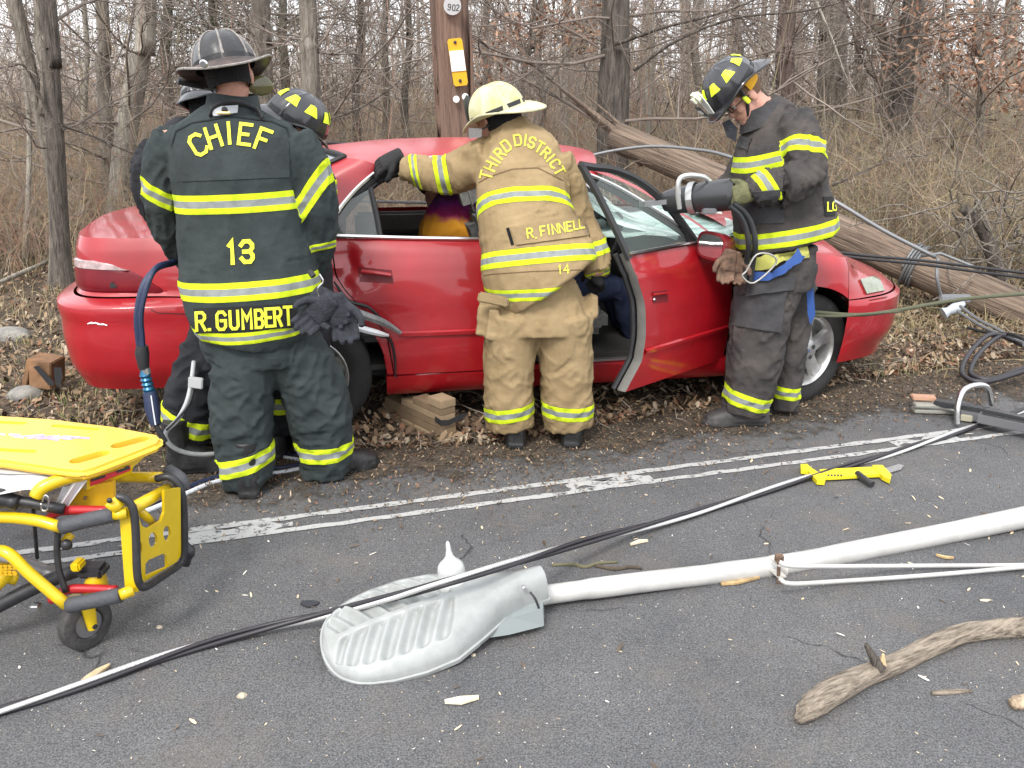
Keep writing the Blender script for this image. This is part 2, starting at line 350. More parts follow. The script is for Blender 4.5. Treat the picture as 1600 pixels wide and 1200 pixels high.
leafm = [M('leaf_tan', (.25, .17, .10), .8, var=.25, scale=20), M('leaf_brown', (.13, .08, .048), .85, var=.3, scale=20), M('leaf_pale', (.36, .29, .205), .8, var=.2, scale=20), M('leaf_dark', (.07, .048, .03), .9, var=.3, scale=20), M('leaf_rust', (.19, .09, .05), .85, var=.3, scale=20)]
def edgeY(x):
    s = (x-L0.x)/LD.x; return (L0+LD*s).y+road_edge(s)
def scatter_leaves():
    n = 130000; r = np.random.default_rng(3)
    x = r.uniform(-9, 12, n); t = r.uniform(0, 1, n)**1.7; ey = np.array([edgeY(v) for v in x]); y = ey+.16+t*14
    keep = (np.abs(x) < 1.0+y*.72); x, y = x[keep], y[keep]
    z = np.array([hgt(a, b) for a, b in zip(x, y)])+r.uniform(0, .03, len(x))
    V, F, k = flat_bits(len(x), np.stack([x, y], 1), .036, .6, z, .5, .5, 4)
    mi = r.choice(5, len(x), p=[.34, .24, .17, .13, .12])[k]
    tag(npmesh('leaf_litter', V, F, leafm, None, False, mi), 'brown and tan dead leaves carpeting the verge', kind='stuff')
    n = 34000; s = r.normal(0, 1, n); x = r.uniform(-4, 5, n); ey = np.array([edgeY(v) for v in x]); y = ey+r.normal(.02, .26, n)*np.where(r.random(n) < .15, 2.0, 1)
    V, F, k = flat_bits(n, np.stack([x, y], 1), .014, .5, np.full(n, .007)+r.uniform(0, .012, n), .45, .4, 5)
    mi = r.choice(5, n, p=[.12, .27, .07, .50, .04])[k]
    tag(npmesh('road_edge_debris', V, F, leafm, None, False, mi), 'dark crumbs of bark, soil and leaf along the asphalt edge', kind='stuff')
    n = 7000; x = r.uniform(-2.5, 4, n); y = r.uniform(1.6, 5, n); ok = y < np.array([edgeY(v) for v in x]); x, y = x[ok], y[ok]
    big = r.random(len(x)) < .035
    V, F, k = flat_bits(len(x), np.stack([x, y], 1), 1., .35, np.full(len(x), .006), .15, .15, 6)
    c = V.reshape(-1, 6, 3); ctr = np.concatenate([np.stack([x, y], 1), np.full((len(x), 1), .006)], 1)[:, None]; sz = np.where(big, .032, .0075)*r.uniform(.5, 1.2, len(x)); c[:] = ctr+(c-ctr)*sz[:, None, None]
    mats = [M('chip_wood', (.62, .50, .33), .75, var=.2, scale=30), M('chip_dark', (.10, .075, .055), .85, var=.3, scale=30), M('chip_pale', (.72, .68, .60), .7, var=.1, scale=30)]
    tag(npmesh('wood_chips', c.reshape(-1, 3), F, mats, None, False, r.choice(3, len(x), p=[.45, .25, .30])[k]), 'pale splinters and chips strewn over the asphalt', kind='stuff')
    # fallen twigs in the litter
    n = 1000; x = r.uniform(-7, 9, n); ey = np.array([edgeY(v) for v in x]); y = ey+.1+r.uniform(0, 1, n)**1.5*9; a = r.uniform(0, 6.28, n); L = r.uniform(.08, .4, n)
    K = 5; t = np.linspace(-.5, .5, K); PN = np.zeros((n, K, 3)); wob = r.normal(0, .05, (n, K))
    PN[:, :, 0] = x[:, None]+np.cos(a)[:, None]*t*L[:, None]-np.sin(a)[:, None]*wob*L[:, None]; PN[:, :, 1] = y[:, None]+np.sin(a)[:, None]*t*L[:, None]+np.cos(a)[:, None]*wob*L[:, None]
    PN[:, :, 2] = np.array([hgt(i, j) for i, j in zip(x, y)])[:, None]+.03+r.uniform(0, .05, (n, K))
    V, F = tubes_np(PN, np.tile(r.uniform(.0012, .0035, (n, 1)), (1, K)), 4)
    tag(npmesh('fallen_twigs', V, F, M('twig_grey', (.24, .20, .16), .9, var=.4, scale=10)), 'thin broken twigs lying among the leaves', kind='stuff')
scatter_leaves()
def blades(name, label, n, xr, yr, h, mats, pm, seed, lean=.5, wd=.003, cond=None):
    r = np.random.default_rng(seed); x = r.uniform(*xr, n); y = r.uniform(*yr, n)
    ok = y > np.array([edgeY(v) for v in x])+.02+r.normal(0, .08, n)
    cl = np.array([noise.noise(Vector((a*1.1, b*1.1, seed))) for a, b in zip(x, y)]); ok &= cl > r.uniform(-.5, .25, n)
    x, y = x[ok], y[ok]; n = len(x); H = h*r.uniform(.4, 1.2, n); a = r.uniform(0, 6.28, n); ln = np.abs(r.normal(0, lean, n))
    K = 4; PN = np.zeros((n, K, 3))
    for k in range(K):
        t = k/(K-1); PN[:, k, 0] = x+np.cos(a)*ln*H*t*t; PN[:, k, 1] = y+np.sin(a)*ln*H*t*t; PN[:, k, 2] = H*t*np.clip(1-.35*ln*t, .15, 1)
    PN[:, :, 2] += np.array([hgt(i, j) for i, j in zip(x, y)])[:, None]
    V, F = tubes_np(PN, np.tile(np.array([wd, wd*.9, wd*.6, wd*.15]), (n, 1)), 3)
    tag(npmesh(name, V, F, mats, None, True, np.repeat(r.choice(len(mats), n, p=pm), (K-1)*3)), label, kind='stuff')
gr = [M('grass_green', (.13, .17, .05), .8, var=.3, scale=6), M('grass_straw', (.42, .34, .19), .85, var=.25, scale=6), M('grass_old', (.25, .19, .11), .85, var=.25, scale=6)]
blades('grass', 'short green and straw grass on the verge behind the stretcher', 5500, (-4.2, -1.25), (3.7, 6.2), .08, gr, [.22, .46, .32], 11)
blades('grass', 'dry pale grass tufts on the verge under the fallen pole', 9000, (2.3, 7.5), (4.6, 9.5), .13, gr, [.12, .58, .30], 12, .9)
blades('grass', 'dead grass on the ground past the car', 9000, (-8, 7), (6.3, 12), .18, gr, [.06, .54, .40], 13, .6)
blades('grass', 'tall straw coloured meadow grass beyond the left trees', 34000, (-20, 3), (12, 34), .95, gr, [.0, .8, .2], 14, .35, .006)
# ================================================================ woods
bark = {'grey': M('bark_grey', (.19, .16, .13), .95, var=.4, scale=5, col2=(.30, .265, .22), bump=1., bscale=12, stretch=(5, 5, .7), bdist=.04),
        'dark': M('bark_dark', (.095, .078, .066), .95, var=.4, scale=5, col2=(.18, .155, .13), bump=1., bscale=12, stretch=(5, 5, .7), bdist=.05),
        'pale': M('bark_pale', (.27, .24, .20), .95, var=.3, scale=5, col2=(.40, .37, .31), bump=.8, bscale=10, stretch=(4, 4, .7), bdist=.03),
        'red': M('bark_red', (.12, .078, .065), .95, var=.4, scale=5, col2=(.22, .16, .14), bump=1., bscale=12, stretch=(5, 5, .7), bdist=.04)}
twm = M('twig_bark', (.20, .165, .14), .9, var=.4, scale=1.5)
def wander(p, d, L, K, wob, up, r):
    pts = [np.array(p, float)]; d = np.array(d, float); d /= np.linalg.norm(d)
    for k in range(K-1):
        d = d+r.normal(0, wob, 3)+np.array([0, 0, up]); d /= np.linalg.norm(d); pts.append(pts[-1]+d*L/(K-1))
    return np.array(pts)
def branch_set(base_pts, base_r, r, n1, L1, n2, n3, zlo, K=6, rise=.1, wob=.13):
    """branches off a trunk polyline, their branchlets and twigs"""
    S = {1: [], 2: [], 3: []}; ln = len(base_pts)
    for i in range(n1):
        t = r.uniform(0, 1)**.8; f = t*(ln-1.001); k = int(f); p = base_pts[k]*(1-f+k)+base_pts[k+1]*(f-k)
        if p[2] < zlo: continue
        a = r.uniform(0, 6.283); d = np.array([math.cos(a), math.sin(a), r.uniform(-.15, .8)]); L = L1*r.uniform(.5, 1.2); br = min(base_r*.2, .004+L*.0055)*r.uniform(.7, 1.2)
        b = wander(p, d, L, K, wob, rise*.5, r); S[1].append((b, np.linspace(br, br*.35, K)))
        for j in range(n2):
            f2 = r.uniform(.15, .98)*(K-1); k2 = int(f2); p2 = b[k2]*(1-f2+k2)+b[min(k2+1, K-1)]*(f2-k2); dd = b[min(k2+1, K-1)]-b[k2]; dd /= np.linalg.norm(dd)
            d2 = dd+r.normal(0, .65, 3); L2 = L*r.uniform(.25, .55); b2 = wander(p2, d2, L2, K, wob*1.1, .03, r); S[2].append((b2, np.linspace(br*.45, br*.16, K)))
            for q in range(n3):
                k3 = r.integers(1, K-1); d3 = (b2[k3+1]-b2[k3])/np.linalg.norm(b2[k3+1]-b2[k3])+r.normal(0, .6, 3)
                S[3].append((wander(b2[k3], d3, L2*r.uniform(.3, .7), 4, .15, .02, r), np.linspace(.0042, .002, 4)))
    parts = []
    for lv, ns in ((1, 6), (2, 4), (3, 3)):
        if S[lv]: parts.append(tubes_np(np.array([s[0] for s in S[lv]]), np.array([s[1] for s in S[lv]]), ns))
    return parts
def trunk_mesh(pts, rad, name, mat, parent, seed=0, n=14):
    P_ = crv([tuple(p) for p in pts], 5); rings = []
    for i, p in enumerate(P_):
        t = i/(len(P_)-1); R = rad*(1.0-.30*t); z = p[2]
        R *= 1+.55*math.exp(-max(z, 0)/.22)
        rings.append([Vector((p[0]+R*math.cos(a)*(1+.09*noise.noise(Vector((math.cos(a)*1.6, math.sin(a)*1.6, z*1.3+seed)))), p[1]+R*math.sin(a)*(1+.09*noise.noise(Vector((math.cos(a)*1.6+7, math.sin(a)*1.6, z*1.3+seed)))), z)) for a in [2*math.pi*k/n for k in range(n)]])
    return MB().loft(rings).build(name, mat, parent, angle=False)
def tree(label, px, Y, wpx, tone='grey', n1=26, L1=2.2, seed=1, top=8., fork=None, group='trunks of the roadside wood', lean=0, name='bare_tree', n2=6, n3=3, zlo=.7):
    """px: trunk centre-line points in the photo, lowest first"""
    r = np.random.default_rng(seed); pts = [np.array(P(u, v, Y)) for u, v in px]; a, b = pts[0], pts[1]
    z0 = hgt(a[0], Y)-.08
    if a[2] > z0+.05: pts.insert(0, a+(b-a)/max(.3, b[2]-a[2])*(z0-a[2])*np.array([.5, .5, 1]))
    d = pts[-1]-pts[-2]; d /= np.linalg.norm(d)
    if pts[-1][2] < top: pts.append(pts[-1]+(d*.6+np.array([0, 0, .6]))*(top-pts[-1][2]))
    sc = F_PX/(Y*CT+.3); rad = wpx/2/sc*1.0
    root = thing(name, label, 'tree', (pts[0][0], pts[0][1], 0), group)
    trunk_mesh(pts, rad, 'trunk', bark[tone], root, seed)
    tp = [np.array(q) for q in crv([tuple(p) for p in pts], 5)]
    if fork:
        fp = [np.array(P(u, v, Y)) for u, v in fork]; d = fp[-1]-fp[-2]; fp.append(fp[-1]+d/np.linalg.norm(d)*2.5)
        MB().tube([tuple(p) for p in crv([tuple(q) for q in fp], 5)], [rad*.72, rad*.5], 12).build('limb', bark[tone], root, angle=False)
    parts = branch_set(tp, rad, r, n1, L1, n2, n3, zlo)
    if parts: V, F = cat(parts); npmesh('crown', V, F, twm, root)
    return root
T = tree
T('grey trunk forking low, leftmost of the close pair at the left', [(92, 440), (86, 300), (72, 210), (56, 150)], 8.2, 24, 'grey', 14, 1.6, 21, fork=[(66, 180), (74, 120), (62, 60), (58, -20)])
T('dark straight trunk of the close pair at the left, right of the forked one', [(97, 445), (88, 250), (78, 80), (74, -10)], 8.0, 29, 'dark', 16, 1.8, 22)
T('slim grey trunk left of the thick leaning one behind the car boot', [(172, 330), (166, 200), (160, 90), (158, -10)], 11.0, 25, 'grey', 20, 2.0, 23)
T('thick pale grey trunk leaning right behind the car boot', [(186, 335), (196, 220), (218, 90), (228, -10)], 10.5, 40, 'pale', 18, 2.2, 24)
T('grey trunk just right of the black dome helmet', [(412, 250), (410, 130), (408, 40), (406, -10)], 10.5, 36, 'grey', 16, 2.0, 25)
T('grey trunk rising behind the reflective dotted helmet', [(488, 260), (486, 150), (482, 60), (480, -10)], 9.5, 34, 'grey', 18, 2.0, 26)
T('dark thick trunk directly behind the broken end of the fallen pole', [(958, 330), (958, 180), (962, 80), (962, -10)], 9.8, 54, 'dark', 26, 2.6, 27)
T('reddish dark trunk with stubby knots behind the right firefighter', [(1232, 330), (1230, 180), (1226, 80), (1232, -10)], 10.8, 34, 'red', 30, 2.2, 28)
T('broad greyish trunk right of the reddish dark one', [(1296, 330), (1298, 180), (1302, 60), (1304, -10)], 12.5, 50, 'grey', 26, 2.4, 29)
T('curving grey trunk that bends left at its top', [(1378, 350), (1382, 200), (1386, 90), (1372, 30), (1352, -20)], 11.5, 22, 'grey', 22, 2.2, 30)
T('dark straight trunk leaning right beside the curving one', [(1402, 360), (1406, 200), (1414, 90), (1430, -10)], 11.0, 38, 'dark', 22, 2.4, 31)
T('thin sapling left of the forked trunk', [(40, 420), (46, 200), (30, 60), (28, -10)], 9.4, 8, 'pale', 26, 1.2, 32)
T('thin pale sapling between the pair and the leaning trunk', [(132, 380), (128, 240), (134, 120), (130, -10)], 12.5, 10, 'pale', 30, 1.4, 33)
T('slender trunk between the two helmets at the back', [(444, 260), (446, 140), (440, 40), (442, -10)], 14, 16, 'grey', 30, 1.8, 34)
T('slender dark trunk left of the standing utility pole', [(640, 260), (632, 160), (640, 60), (636, -10)], 14, 13, 'dark', 34, 1.8, 35)
T('thin grey tree between the pole and the dark thick trunk', [(842, 260), (848, 160), (840, 70), (846, -10)], 13, 12, 'grey', 36, 1.8, 36)
T('thin dark tree left of the yellow white helmet', [(560, 250), (556, 130), (566, 40), (562, -10)], 15, 14, 'dark', 34, 1.8, 37)
T('pale thin trunk right of the dark thick trunk', [(1016, 300), (1012, 170), (1018, 60), (1014, -10)], 13, 13, 'pale', 36, 1.8, 38)
T('slender brown trunk above the green windshield', [(1086, 280), (1092, 160), (1084, 60), (1090, -10)], 15, 15, 'grey', 36, 1.8, 39)
T('thin tree with many twigs near the right edge', [(1478, 330), (1484, 200), (1474, 80), (1480, -10)], 14, 12, 'grey', 40, 1.8, 40)
T('rightmost grey trunk at the picture edge', [(1580, 330), (1574, 200), (1582, 80), (1584, -10)], 15, 26, 'pale', 34, 2.0, 41)
T('dark trunk far behind the leaning thick one', [(262, 300), (266, 180), (258, 80), (262, -10)], 17, 18, 'dark', 34, 1.8, 42)
T('slender grey trunk above the car roof', [(760, 230), (764, 140), (756, 50), (762, -10)], 16, 14, 'grey', 36, 1.8, 43)
T('slender dark trunk above the open car door', [(1150, 290), (1146, 180), (1156, 80), (1148, -10)], 17, 15, 'dark', 36, 1.8, 44)
# far wood: many slender trees nobody could count
def far_wood():
    r = np.random.default_rng(50); parts = []; PN, RR = [], []
    for i in range(210):
        Y = r.uniform(17, 75); x = r.uniform(-1, 1)*(Y*.75+3)
        if x < -.10*Y and (Y < 40 or r.random() < .4): continue
        h = r.uniform(6, 11); p = wander((x, Y, -.1), (r.normal(0, .06), r.normal(0, .06), 1), h, 8, .035, .01, r); rad = r.uniform(.03, .15)*(1 if r.random() < .8 else 1.5)
        PN.append(p); RR.append(np.linspace(rad, rad*.5, 8))
        parts += branch_set(list(p), rad, r, int(r.integers(8, 15)), 1.8, 3, 2, .8)
    parts.append(tubes_np(np.array(PN), np.array(RR), 6)); V, F = cat(parts)
    tag(npmesh('distant_wood', V, F, M('bark_far_hazed', (.23, .20, .17), .95, var=.35, scale=.6, col2=(.34, .31, .285))), 'bare grey wood receding behind the brush', kind='stuff')  # paler than the near bark: distance haze put into the colour
far_wood()
def brush(name, label, n, xr, yr, h, mats, pm, seed, sub=3, rad=.0035, dens=None, K=5, lean=.35):
    r = np.random.default_rng(seed); x = r.uniform(*xr, n*3); y = yr[0]+(yr[1]-yr[0])*r.uniform(0, 1, n*3)**1.3
    cl = np.array([noise.noise(Vector((a*.5, b*.5, seed)))+.4*noise.noise(Vector((a*1.9, b*1.9, seed+3))) for a, b in zip(x, y)]); ok = cl > r.uniform(-.6, .35, n*3)
    if dens: ok &= np.array([dens(a, b) for a, b in zip(x, y)]) > r.random(n*3)
    ok &= np.abs(x) < .7*y+2.2
    x, y = x[ok][:n], y[ok][:n]; n = len(x); H = h*r.uniform(.45, 1.25, n)*(1+.5*np.clip(cl[ok][:n], -.5, 1))
    a = r.uniform(0, 6.283, n); ln = np.abs(r.normal(0, lean, n)); t = np.linspace(0, 1, K); PN = np.zeros((n, K, 3)); wob = np.cumsum(r.normal(0, .045, (n, K, 3)), 1)*H[:, None, None]; wob[:, 0] = 0
    z0 = np.array([hgt(i, j) for i, j in zip(x, y)])
    PN[:, :, 0] = x[:, None]+(np.cos(a)*ln*H)[:, None]*t**1.6; PN[:, :, 1] = y[:, None]+(np.sin(a)*ln*H)[:, None]*t**1.6; PN[:, :, 2] = z0[:, None]+H[:, None]*(t-.28*ln[:, None]*t**3)
    PN += wob; R0 = rad*r.uniform(.5, 1.6, n); parts = [tubes_np(PN, R0[:, None]*np.linspace(1, .35, K)[None], 3)]; kk = [np.repeat(r.choice(len(mats), n, p=pm), (K-1)*3)]
    for s in range(sub):
        i = r.integers(1, K-1, n); p = PN[np.arange(n), i]; L = H*r.uniform(.12, .4, n); d = r.normal(0, 1, (n, 3)); d[:, 2] = np.abs(d[:, 2])*.6+.25; d /= np.linalg.norm(d, axis=1, keepdims=True)
        t4 = np.linspace(0, 1, 4); Q = p[:, None]+d[:, None]*L[:, None, None]*t4[None, :, None]+np.cumsum(r.normal(0, .06, (n, 4, 3)), 1)*L[:, None, None]; Q[:, 0] = p
        parts.append(tubes_np(Q, R0[:, None]*np.linspace(.6, .25, 4)[None], 3)); kk.append(np.repeat(r.choice(len(mats), n, p=pm), 9))
    V, F = cat(parts); return tag(npmesh(name, V, F, mats, None, True, np.concatenate(kk)), label, kind='stuff')
bm_ = [M('stem_grey', (.27, .225, .18), .9, var=.3, scale=2), M('stem_red', (.33, .19, .135), .9, var=.3, scale=2), M('stem_straw', (.43, .335, .215), .9, var=.3, scale=2), M('stem_olive', (.24, .21, .12), .9, var=.3, scale=2)]
brush('brush', 'dense leafless brush and briars behind the car', 17000, (-7, 13), (9.0, 22), 1.25, bm_, [.42, .22, .20, .16], 61, 4, lean=.75)
brush('brush', 'reddish leafless undergrowth at the left', 5000, (-15, -1), (8.5, 20), .8, bm_, [.25, .42, .26, .07], 62, 3, dens=lambda a, b: .8 if b < 13 else .3)
brush('brush', 'olive tangled thicket at the right', 9000, (3.2, 13), (8.0, 15), 1.35, bm_, [.34, .08, .25, .33], 63, 4, lean=.6)
brush('brush', 'far brownish undergrowth filling the wood', 15000, (-34, 44), (17, 60), 3.8, bm_, [.6, .2, .12, .08], 64, 3, .006, lean=.6)
brush('brush', 'sparse tall saplings rising above the brush', 1100, (-14, 14), (10, 22), 4.2, bm_, [.75, .15, .05, .05], 65, 6, .006, lean=.12)
def clump_leaves(name, label, centres, size, n, mats, parent=None, seed=0, asp=.6, kind='stuff'):
    r = np.random.default_rng(seed); out = []
    for (u, v, Y, sx, sz, k) in centres:
        c = np.array(P(u, v, Y)); m = int(n*k); out.append(c+r.normal(0, 1, (m, 3))*np.array([sx, .5, sz]))
    C = np.concatenate(out); n = len(C); A = r.normal(0, 1, (n, 3)); A /= np.linalg.norm(A, axis=1, keepdims=True); B = np.cross(A, r.normal(0, 1, (n, 3))); B /= np.linalg.norm(B, axis=1, keepdims=True)
    s = size*r.uniform(.5, 1.3, (n, 1)); V = np.stack([C-A*s, C+B*s*asp*.5+np.cross(A, B)*s*.15, C+A*s, C-B*s*asp*.5], 1).reshape(-1, 3); F = np.arange(n*4).reshape(-1, 4)
    o = npmesh(name, V, F, mats, parent, False, r.integers(0, len(mats), n)); return tag(o, label, kind=kind) if label else o
root = T('young oak still holding rusty dead leaves at the upper right', [(1540, 330), (1532, 200), (1536, 90), (1528, -10)], 10.5, 14, 'grey', 34, 2.4, 70, name='oak_tree')
clump_leaves('leaves', None, [(1500, 60, 10.4, .35, .22, 1), (1560, 40, 10.8, .4, .25, 1), (1470, 100, 10.2, .3, .14, .6), (1590, 110, 10.6, .3, .16, .8), (1540, 130, 10.4, .4, .12, .7), (1585, 165, 10.3, .2, .08, .25), (1440, 40, 10.6, .3, .16, .4)], .045, 420, [M('dead_oak_leaf', (.24, .12, .07), .8, var=.3, scale=9), M('dead_oak_pale', (.34, .21, .14), .8, var=.3, scale=9)], root, 71, kind=None)
root = T('small oak with orange brown leaves right of the standing utility pole', [(806, 250), (812, 150), (830, 60), (836, -10)], 10.8, 10, 'grey', 30, 1.8, 72, name='oak_tree')
clump_leaves('leaves', None, [(830, 50, 10.8, .3, .18, 1), (880, 25, 10.9, .35, .14, 1), (790, 80, 10.7, .2, .2, .5), (760, 110, 10.8, .15, .15, .3), (905, 60, 10.9, .18, .12, .4)], .045, 300, [MATS['dead_oak_leaf'], MATS['dead_oak_pale']], root, 73, kind=None)
def cedar(label, px, Y, wpx, seed, spread):
    root = T(label, px, Y, wpx, 'dark', 26, 1.8, seed, name='cedar_tree', group='cedars in the wood')
    clump_leaves('foliage', None, spread, .035, 2600, [M('cedar_green', (.045, .062, .035), .9, var=.4, scale=6), M('cedar_olive', (.085, .09, .045), .9, var=.4, scale=6)], root, seed, .35, None)
cedar('dark evergreen behind the black dome helmet', [(330, 260), (326, 150), (330, 40), (330, -10)], 12.5, 14, 80, [(320, 40, 12.5, .7, .35, 1), (260, 20, 12.6, .5, .3, .6), (370, 90, 12.6, .4, .3, .5), (290, 100, 12.7, .5, .3, .6), (335, 0, 12.6, .7, .3, .8)])
cedar('olive evergreen left of the standing utility pole', [(600, 260), (604, 150), (600, 40), (604, -10)], 18, 12, 81, [(600, 70, 18, .7, .5, .35), (560, 110, 18, .6, .3, .2), (650, 120, 18, .5, .3, .2)])
cedar('grey green evergreen beyond the curving trunk', [(1340, 300), (1344, 180), (1340, 60), (1342, -10)], 17, 12, 82, [(1340, 90, 17, .6, .5, .3), (1440, 130, 17, .8, .5, .25), (1340, 20, 17, .7, .4, .3)])
# long bare boughs crossing the view
def bough(label, px, Ys, r0, seed, n=16, mat=None):
    r = np.random.default_rng(seed); ys = np.linspace(Ys[0], Ys[1], len(px)); pts = [tuple(P(u, v, y)) for (u, v), y in zip(px, ys)]; c = crv(pts, 5)
    root = thing('hanging_bough', label, 'branch', pts[0], 'loose boughs across the wood')
    MB().tube([tuple(p) for p in c], [r0*(1-.7*i/(len(c)-1)) for i in range(len(c))], 7).build('limb', mat or bark['dark'], root, angle=False)
    parts = branch_set(c, r0, r, n, .6, 3, 2, 0, wob=.13); V, F = cat(parts); npmesh('twigs', V, F, twm, root)
bough('long dark bough reaching up right from the dark thick trunk', [(960, 70), (1040, 42), (1120, 22), (1200, -8)], (9.6, 8.8), .02, 91)
bough('arching bough over the tilted black helmet', [(990, 110), (1060, 62), (1150, 28), (1250, 18), (1330, 0)], (9.4, 8.6), .018, 92)
bough('crooked bough at the far left', [(100, 205), (70, 165), (40, 105), (10, 105), (-30, 110)], (8.0, 7.6), .016, 93)
bough('low drooping bough behind the car at the left', [(96, 195), (150, 215), (210, 240), (260, 250)], (8.0, 8.6), .014, 94)
bough('dark bough curving down beside the standing utility pole', [(900, 60), (870, 110), (850, 150), (835, 190)], (9.5, 9.0), .014, 95)
bough('forked bough low at the right, over the brush', [(1300, 290), (1350, 268), (1395, 248), (1450, 243)], (8.4, 8.2), .015, 96)
bough('pale crooked bough hanging behind the right firefighter', [(1270, -10), (1300, 60), (1320, 115), (1342, 150)], (9.2, 9.0), .014, 97, mat=bark['pale'])
bough('dark bough across the gap left of the standing pole', [(500, 190), (560, 170), (620, 130), (668, 80)], (9.0, 9.2), .013, 98)
# vine tangle on a stump at the far right
def vine():
    r = np.random.default_rng(99); root = thing('vine_tangle', 'grey tangle of vines over a stump at the right edge', 'vine', tuple(P(1550, 430, 7.2)))
    trunk = [tuple(P(u, v, 7.2)) for u, v in ((1560, 450), (1552, 400), (1530, 350), (1505, 325))]; MB().tube(trunk, [.07, .06, .05, .04], 9, smooth_pts=4).build('stump', bark['dark'], root, angle=False)
    PN = []
    for i in range(55):
        c = np.array(P(r.uniform(1480, 1600), r.uniform(300, 430), 7.2+r.normal(0, .2))); PN.append(wander(c, r.normal(0, 1, 3), r.uniform(.4, 1.1), 9, .38, -.01, r))
    V, F = tubes_np(np.array(PN), np.tile(np.linspace(.009, .004, 9), (55, 1)), 5); npmesh('stems', V, F, bark['grey'], root)
vine()
def fallen_logs():
    MB().tube([tuple(G(u, v, .12)) for u, v in ((-40, 362), (30, 366), (70, 372), (120, 372))], [.07, .06, .055, .04], 9, smooth_pts=4).build('fallen_log', bark['dark'], None, angle=False)
    tag(bpy.data.objects['fallen_log'], 'dark fallen log behind the paired trunks at the left', 'log')
    o = MB().tube([tuple(G(u, v, .1)) for u, v in ((-20, 450), (30, 428), (75, 408))], [.02, .024, .02], 8, smooth_pts=4).build('fallen_branch', bark['pale'], None, angle=False); tag(o, 'pale stick lying in the leaves left of the paired trunks', 'branch')
fallen_logs()
for i, (u, v, s, lb) in enumerate([(18, 530, .11, 'pale stone left of the strapped wooden block'), (38, 622, .085, 'small grey stone in the grass beside the strapped wooden block')]):
    bm = bmesh.new(); bmesh.ops.create_icosphere(bm, subdivisions=3, radius=s)
    for q in bm.verts: q.co = Vector((q.co.x*1.2, q.co.y, q.co.z*.6))*(1+.3*noise.noise(q.co*9+Vector((i*5, 0, 0))))
    me = bpy.data.meshes.new('stone'); bm.to_mesh(me); bm.free(); o = link('stone', me, M('stone', (.22, .21, .19), .9, var=.3, scale=14, bump=.4, bscale=40), None); o.location = G(u, v)+Vector((0, 0, s*.25)); tag(o, lb, 'stone')
# ================================================================ THE RED CAR
paint = M('car_paint_red', (.335, .004, .010), .42, coat=.8, coat_rough=.07, var=.15, scale=2.5, bump=.12, bscale=3, bdist=.05)
paintd = M('car_paint_sky_pink', (.38, .016, .024), .5, coat=.7, coat_rough=.22, var=.12, scale=3)  # paler pink for roof and rear pillars: sky reflection put into the colour
black = M('rubber_black', (.018, .018, .02), .6, bump=.2, bscale=80)
chrome = M('chrome_trim', (.62, .62, .62), .25, 1.)
intgrey = M('interior_grey', (.13, .125, .115), .8, var=.15, scale=12)
intdark = M('interior_dark', (.035, .035, .038), .7)
under = M('underbody', (.012, .012, .012), .9)
glass = M('window_glass', (.80, .88, .86), .03, trans=1., alpha=.35)
CO = Vector((-1.078, 4.257, 0)); CF = Vector((.9846, .1748, 0)); CN = Vector((-.1748, .9846, 0)); CW = 1.84
def W(a, b, z): return CO+CF*a+CN*b+Vector((0, 0, z))
def KT(u, v, b0=.11, z0=1.03, sl=.5):
    """pixel -> (a,b,z) on the leaning side-window plane"""
    d = ray(u, v); o = ORG-CO; f = lambda t: (o+d*t).dot(CN)-(b0+sl*((o+d*t).z-z0))
    t = -f(0)/(f(1)-f(0)); q = o+d*t; return (q.dot(CF), q.dot(CN), q.z)
def KB(u, v, b):
    d = ray(u, v); o = ORG-CO; t = (b-o.dot(CN))/d.dot(CN); q = o+d*t; return (q.dot(CF), b, q.z)
def interp(tab, x):
    if x <= tab[0][0]: return tab[0][1]
    for (a, b), (c, d) in zip(tab, tab[1:]):
        if x <= c: return b+(d-b)*(x-a)/(c-a)
    return tab[-1][1]
def sst(a, b, x): t = min(1, max(0, (x-a)/(b-a))); return t*t*(3-2*t)
OUT = []
def outline():
    n = 4.2
    for k in range(60, 0, -1):
        p = math.pi/2*k/60; OUT.append((-.55-.70*math.sin(p)**(2/n), .92*(1-math.cos(p)**(2/n)) if k < 60 else .92))
    for k in range(72): OUT.append((-.55+3.55*k/71, 0.))
    n = 2.2
    for k in range(1, 61):
        p = math.pi/2*k/60; OUT.append((3.0+.70*math.sin(p)**(2/n), .92*(1-math.cos(p)**(2/n)) if k < 60 else .92))
outline()
S_ = [0.]
for (a, b), (c, d) in zip(OUT, OUT[1:]): S_.append(S_[-1]+math.hypot(c-a, d-b))
s60 = S_[60]; S_ = [s-s60-.55 for s in S_]; SA = np.array(S_); OA = np.array(OUT)
SMIN, SMAX = SA[0], SA[-1]
def O(s):
    a = np.interp(s, SA, OA[:, 0]); b = np.interp(s, SA, OA[:, 1]); e = .02
    da = np.interp(s+e, SA, OA[:, 0])-np.interp(s-e, SA, OA[:, 0]); db = np.interp(s+e, SA, OA[:, 1])-np.interp(s-e, SA, OA[:, 1]); l = math.hypot(da, db)+1e-9
    return a, b, -db/l, da/l     # inward normal
ZT = [(-2.2, 1.065), (-1.2, 1.06), (-.5, 1.05), (.2, 1.05), (1.2, 1.0), (2.3, .945), (2.8, .90), (3.05, .85), (3.2, .78), (3.4, .71), (3.7, .68), (4.5, .67)]
def ztop(s): return interp(ZT, s)
PRF = [(.18, .10), (.22, .055), (.30, .03), (.42, .012), (.55, 0), (.70, .004), (.85, .022), (.95, .045), (1.05, .075)]
